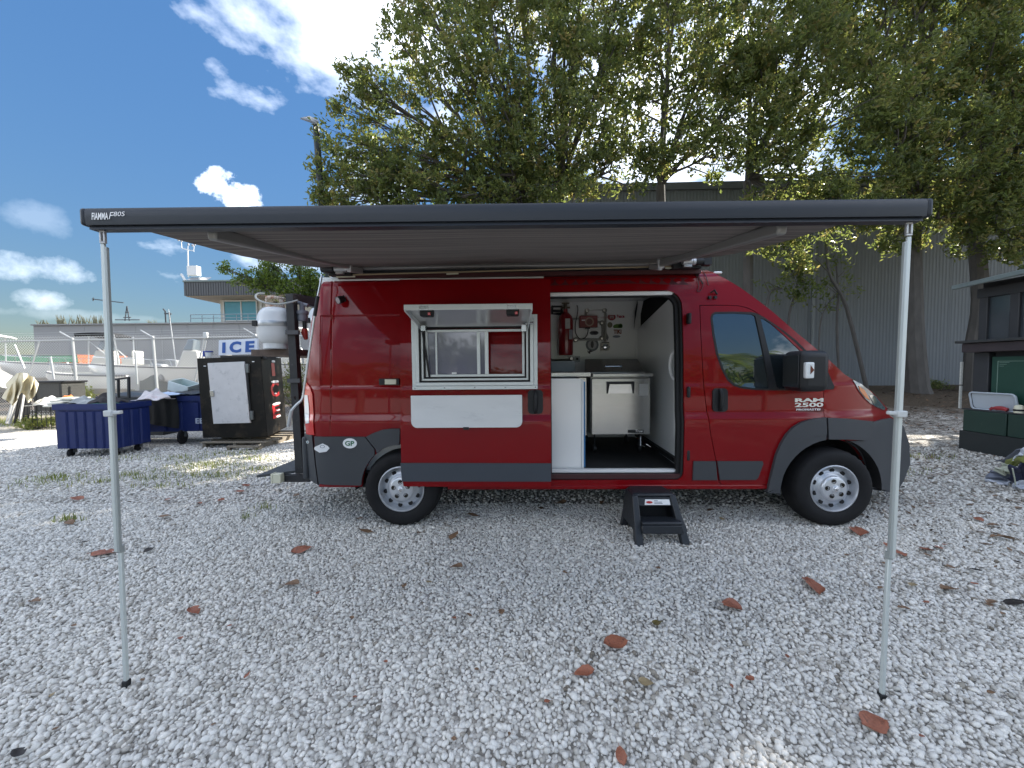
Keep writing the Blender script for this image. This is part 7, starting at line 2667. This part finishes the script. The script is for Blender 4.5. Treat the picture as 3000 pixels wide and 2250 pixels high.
# ---- grass tufts and turf strip
def grass(name, label, pts, hgt, seed, mat):
    r = np.random.default_rng(seed)
    n = len(pts)
    a = r.uniform(0, 6.283, n)
    l = r.uniform(.2, 1.1, n)
    h_ = hgt * r.uniform(.5, 1.2, n)
    d = np.stack([np.cos(a), np.sin(a), np.zeros(n)], 1)
    s = np.stack([-np.sin(a), np.cos(a), np.zeros(n)], 1) * .004
    tip = pts + d * (h_ * l)[:, None] + np.array([0, 0, 1])[None] * h_[:, None]
    md = pts + d * (h_ * l * .35)[:, None] + np.array([0, 0, 1])[None] * (h_ * .6)[:, None]
    V_ = np.stack([pts - s, pts + s, md + s * .7, md - s * .7, tip], 1).reshape(-1, 3)
    k = np.arange(n)[:, None] * 5
    F_ = np.concatenate([k + np.array([[0, 1, 2]]), k + np.array([[0, 2, 3]]), k + np.array([[3, 2, 4]])], 1).reshape(-1, 3)
    o_ = npmesh(name, V_, F_, mat, kind='stuff', attr=np.repeat(np.clip(r.normal(.5, .25, n), 0, 1), 3))
    tag(o_, label, 'grass')


r = np.random.default_rng(90)
P_ = []
for px, py, sx_, sy_, n in ((170, 1405, .22, .10, 170), (150, 1420, .45, .15, 80), (610, 1365, .30, .13, 300), (560, 1385, .45, .16, 150), (540, 1345, .3, .1, 120), (690, 1330, .3, .1, 120), (750, 1345, .25, .1, 130), (630, 1395, .3, .1, 160), (450, 1405, .2, .06, 60), (470, 1425, .3, .05, 60), (205, 1528, .07, .03, 60), (720, 1520, .03, .02, 20), (300, 1415, .06, .04, 40), (380, 1395, .08, .04, 50), (370, 1345, .3, .15, 60), (760, 1375, .2, .08, 90), (770, 1490, .05, .03, 24), (2590, 1380, .3, .15, 120), (2700, 1340, .3, .15, 90)):
    c = U(px, py, 2, 0)
    q = np.array(c)[None] + r.normal(size=(n, 3)) * np.array([sx_, sy_, 0])
    P_.append(q)
P_ = np.concatenate(P_)
P_[:, 2] = gh(P_[:, 0], P_[:, 1]) + .004
grass('grass', 'sparse grass tufts growing through the gravel', P_, .075, 91, WEED)
P_ = np.stack([r.uniform(-16, -6.6, 5200), r.normal(7.4, .45, 5200), np.zeros(5200)], 1)
P_[:, 2] = gh(P_[:, 0], P_[:, 1])
grass('grass', 'turf strip along the fence at the left', P_, .10, 92, WEED)

# ================================================================== FALLEN LEAVES
def leafmesh(seed):
    r = np.random.default_rng(seed)
    nu, nv = 15, 9
    fold, roll, c = r.uniform(.05, .45), r.uniform(-.5, .6), r.uniform(0, 6)
    edge = 1 + r.uniform(-.09, .05, (2, nu))
    bite = r.integers(5, 12)
    if seed % 2:
        edge[seed % 4 // 2, bite:bite + 2] *= .62
    mb = MB()

    def fn(u, v):
        i = int(round(u * (nu - 1)))
        s_ = 2 * v - 1
        w = .33 * math.sin(math.pi * min(1, u * .96 + .02)) ** .6 * (1 + .4 * (u - .5)) * edge[0 if s_ < 0 else 1, i]
        vein = .012 * math.cos(u * 46) * abs(s_) * (1 - abs(s_))
        return (u - .5 - .05 * abs(s_), s_ * w, fold * w * abs(s_) ** 1.3 + roll * .45 * (u - .5) ** 2 + .035 * math.sin(5 * u + c + 2 * s_) + vein + .01)
    mb.grid(nu, nv, fn)
    mb.tube([(-.5, 0, .02 + roll * .11), (-.58, .01, .03), (-.68, .04, .02)], .012, 4)
    mb.tube([fn(k / 10, .5) for k in range(11)], [.012 - .0009 * k for k in range(11)], 4)
    me = bpy.data.meshes.new('fallen_leaf')
    me.from_pydata(mb.v, [], mb.f)
    me.polygons.foreach_set('use_smooth', [True] * len(me.polygons))
    return me


LM = [M('leaf_redbrown', (.27, .095, .052), .6, var=.4, vs=5, dirt=(.055, .028, .02), dscale=7, damt=.47, bump=.3, bs=14), M('leaf_brown', (.17, .10, .055), .65, var=.4, vs=5, bump=.3, bs=14), M('leaf_tan', (.26, .20, .11), .65, var=.2, vs=3), M('leaf_dark', (.02, .016, .014), .6, var=.3), M('leaf_olive', (.14, .11, .03), .6, var=.2)]
LMESH = []
for k in range(9):
    me = leafmesh(400 + k)
    row = []
    for m_ in LM:
        q = me.copy()
        q.materials.append(m_)
        row.append(q)
    LMESH.append(row)
big = {(650, 1187): 'large red-brown leaf lying in front of the rear wheel', (987, 1221): 'red-brown leaf curled up in front of the sliding door middle', (1328, 1388): 'largest red-brown leaf, torn at one side, in the middle foreground',
       (1263, 1448): 'red-brown leaf standing on edge just below the torn leaf', (1394, 1472): 'round tan leaf showing a pale midrib in the foreground', (1420, 1345): 'small olive-yellow leaf in the middle foreground',
       (1583, 1309): 'red-brown leaf in the gravel well in front of the step stool', (1755, 1268): 'long red-brown leaf left of the right awning leg', (1886, 1564): 'wide red-brown leaf in front of the right awning foot',
       (225, 1195): 'long red-brown leaf left of the left awning leg', (418, 1318): 'red-brown leaf right of the left awning leg', (632, 1259): 'brown leaf curled below the large leaf near the rear wheel', (1853, 1148): 'long red-brown leaf under the front tyre',
       (2003, 1188): 'red-brown leaf right of the right awning leg, behind the pale stones', (1342, 1630): 'red-brown leaf at the bottom edge of the foreground', (40, 1625): 'dark leaf at the bottom left corner', (2195, 1302): 'black scrap of leaf at the right edge',
       (2050, 1274): 'brown leaf in the right foreground beyond the awning leg', (2163, 1160): 'brown leaf in front of the tent heap', (787, 1147): 'brown leaf flat before the rear tyre'}
L_ = [(650, 1187, 46, 0), (987, 1221, 32, 1), (1328, 1388, 60, 0), (1263, 1448, 50, 0), (1394, 1472, 36, 2), (1420, 1345, 34, 4), (1583, 1309, 48, 0), (1755, 1268, 62, 0), (1886, 1564, 66, 0), (225, 1195, 50, 0), (418, 1318, 34, 0), (632, 1259, 36, 1), (980, 1156, 34, 1), (787, 1147, 40, 1), (1853, 1148, 52, 0), (2003, 1188, 38, 0), (2050, 1274, 38, 1), (1946, 1196, 26, 0), (1342, 1630, 40, 0), (40, 1625, 34, 3), (75, 1301, 30, 1), (150, 1127, 26, 1), (168, 1077, 24, 0), (2195, 1302, 44, 3), (1083, 1318, 20, 1), (1013, 1324, 16, 1), (873, 1262, 15, 1), (1215, 1085, 22, 1), (1020, 1113, 28, 1), (1168, 1097, 22, 1), (775, 1120, 20, 1), (2163, 1160, 40, 1), (1620, 1467, 24, 0), (533, 1455, 18, 0), (1182, 1510, 18, 0), (1535, 1101, 18, 1), (365, 1077, 22, 0), (515, 1060, 26, 0), (530, 1047, 20, 0), (478, 1078, 16, 0), (430, 1085, 16, 0), (352, 1115, 26, 1), (180, 1172, 16, 3), (320, 1190, 20, 3), (2108, 1232, 24, 3), (1300, 1085, 16, 1), (905, 1150, 14, 1), (1220, 1235, 14, 1), (640, 1068, 16, 1), (1560, 1120, 14, 2), (1030, 1440, 12, 1), (760, 1330, 12, 1), (1700, 1420, 14, 0), (2140, 1500, 16, 1), (980, 1590, 14, 1), (460, 1560, 14, 1)]
rl = random.Random(9)
for k in range(18):
    L_.append((rl.uniform(1900, 2205), rl.uniform(1085, 1330), rl.uniform(12, 24), rl.choice((0, 1, 1, 1, 2))))
for k in range(16):
    L_.append((rl.uniform(60, 2100), rl.uniform(1150, 1600), rl.uniform(8, 14), rl.choice((0, 1, 1, 2))))
SMALL = {0: 'small red-brown leaf scattered on the white gravel', 1: 'small brown leaf scattered on the white gravel', 2: 'small tan leaf scattered on the white gravel', 3: 'small blackish leaf scattered on the white gravel', 4: 'small olive leaf on the white gravel'}
for i, (px, py, w_, mi) in enumerate(L_):
    c = U(px * 1.3562, py * 1.3562, 2, .03)
    ln = w_ * 1.3562 * ((c - EYE).dot(FW)) / FPX * 1.0
    o_ = bpy.data.objects.new('fallen_leaf', LMESH[rl.randrange(9)][mi])
    COL.objects.link(o_)
    o_.location = (c.x, c.y, float(gh(c.x, c.y)) + .030)
    fz = rl.uniform(-.5, .5) + (0 if rl.random() < .7 else 1.2)
    o_.rotation_euler = (rl.uniform(-.25, .25), rl.uniform(-.25, .25), fz + (math.pi if rl.random() < .5 else 0))
    s_ = max(.022, min(.20, ln * .86))
    o_.scale = (s_, s_ * rl.uniform(.9, 1.3), s_)
    tag(o_, big.get((px, py)) or SMALL[mi], 'leaf', 'fallen leaves on the gravel' if (px, py) in big else SMALL[mi].replace('leaf', 'leaves'))
# leaf litter under the trees
r = np.random.default_rng(55)
n = 5200
x = np.concatenate([r.uniform(3.5, 20, 3900), r.uniform(4.5, 9.2, 1300)])
y = np.concatenate([4.8 + np.abs(r.normal(0, 3.2, 3900)), r.uniform(-1.5, 5, 1300)])
pp_ = np.stack([x, y, gh(x, y) + .012], 1)
a = r.uniform(0, 6.283, n)
ln = r.uniform(.03, .085, n) * np.where(np.arange(n) > 3900, .55, 1)
d = np.stack([np.cos(a), np.sin(a), r.uniform(-.35, .35, n)], 1) * ln[:, None]
s = np.stack([-np.sin(a), np.cos(a), r.uniform(-.4, .4, n)], 1) * ln[:, None] * .33
V_ = np.stack([pp_ - d, pp_ + s, pp_ + d, pp_ - s], 1).reshape(-1, 3)
V_[:, 2] += .01
F_ = np.arange(n * 4).reshape(-1, 4)
lit = bpy.data.materials.new('leaf_litter')
lit.use_nodes = True
t = lit.node_tree
at = nd(t, 'ShaderNodeAttribute', attribute_name='tint')
rp = nd(t, 'ShaderNodeValToRGB')
rp.color_ramp.elements[0].color = (.03, .02, .014, 1)
rp.color_ramp.elements[1].color = (.20, .12, .07, 1)
t.links.new(at.outputs['Fac'], rp.inputs[0])
t.links.new(rp.outputs[0], t.nodes['Principled BSDF'].inputs['Base Color'])
t.nodes['Principled BSDF'].inputs['Roughness'].default_value = .8
lo_ = npmesh('leaf_litter', V_, F_, lit, kind='stuff', attr=r.uniform(0, 1, n))
tag(lo_, 'brown leaf litter under the trees on the right', 'leaf litter')

# ================================================================== PALMS behind the viewer (seen mirrored in the van's paint and glass)
PALM = leafmat('palm_leaf', [(.035, .065, .015), (.06, .095, .022), (.11, .12, .03)])


def palm(label, x, y, h, seed, R0=2.4):
    r = np.random.default_rng(seed)
    p = thing('palm_tree', label, 'palm', (x, y, 0), 'palms across the yard')
    mb = MB()
    tp = smoothpoly([(x, y, -.1), (x + .1, y, h * .5), (x + r.uniform(-.4, .4), y, h)], 6)
    mb.tube(tp, [.19 - .06 * i / len(tp) for i in range(len(tp))], 9)
    mb.build('trunk', M('palm_bark', (.16, .14, .11), .9, var=.3), p, smooth=True)
    top = np.array(tp[-1])
    Vs, Fs = [], []
    for k in range(20):
        a = 6.283 * k / 20 + r.uniform(-.2, .2)
        el = r.uniform(-.3, 1.0)
        L = R0 * r.uniform(.8, 1.1)
        d = np.array([math.cos(a), math.sin(a), 0])
        sd_ = np.array([-math.sin(a), math.cos(a), 0])
        for j in range(30):
            u = (j + 1) / 31
            c = top + d * L * u * math.cos(el * .6) + np.array([0, 0, L * (u * math.sin(el) - .62 * u * u)])
            ll = .62 * math.sin(math.pi * (.12 + .85 * u)) + .1
            for s_ in (-1, 1):
                tipp = c + sd_ * s_ * ll * .75 + d * ll * .5 + np.array([0, 0, -.38 * ll])
                n0 = len(Vs)
                Vs += [c - d * .022, c + d * .022, tipp]
                Fs.append((n0, n0 + 1, n0 + 2))
    npmesh('crown', np.array(Vs), np.array(Fs), PALM, p, attr=r.uniform(0, 1, len(Fs)))


palm('palm across the yard with drooping fronds, mirrored in the cab window', 8.4, -11.2, 2.9, 1, 2.2)
palm('shorter palm across the yard, mirrored in the rear quarter of the van', -5.4, -11.6, 2.6, 2, 2.2)
palm('far palm across the yard, mirrored beside the cab window', 13.2, -15.5, 3.6, 3)
r = np.random.default_rng(88)
C = np.stack([r.uniform(-70, 80, 1500), -46 + r.normal(0, 1.5, 1500), np.zeros(1500)], 1)
C[:, 2] = np.abs(r.normal(0, 1, 1500)) * (1.3 + 1.2 * np.sin(C[:, 0] * .23) ** 2) + .3
V_, F_, n = leaves(C, 9, 1.1, 1.3, .6, r, .3)
tl_ = npmesh('treeline', V_, F_, PALM, kind='stuff', attr=r.uniform(0, 1, n * 2))
tag(tl_, 'distant green treeline across the yard')
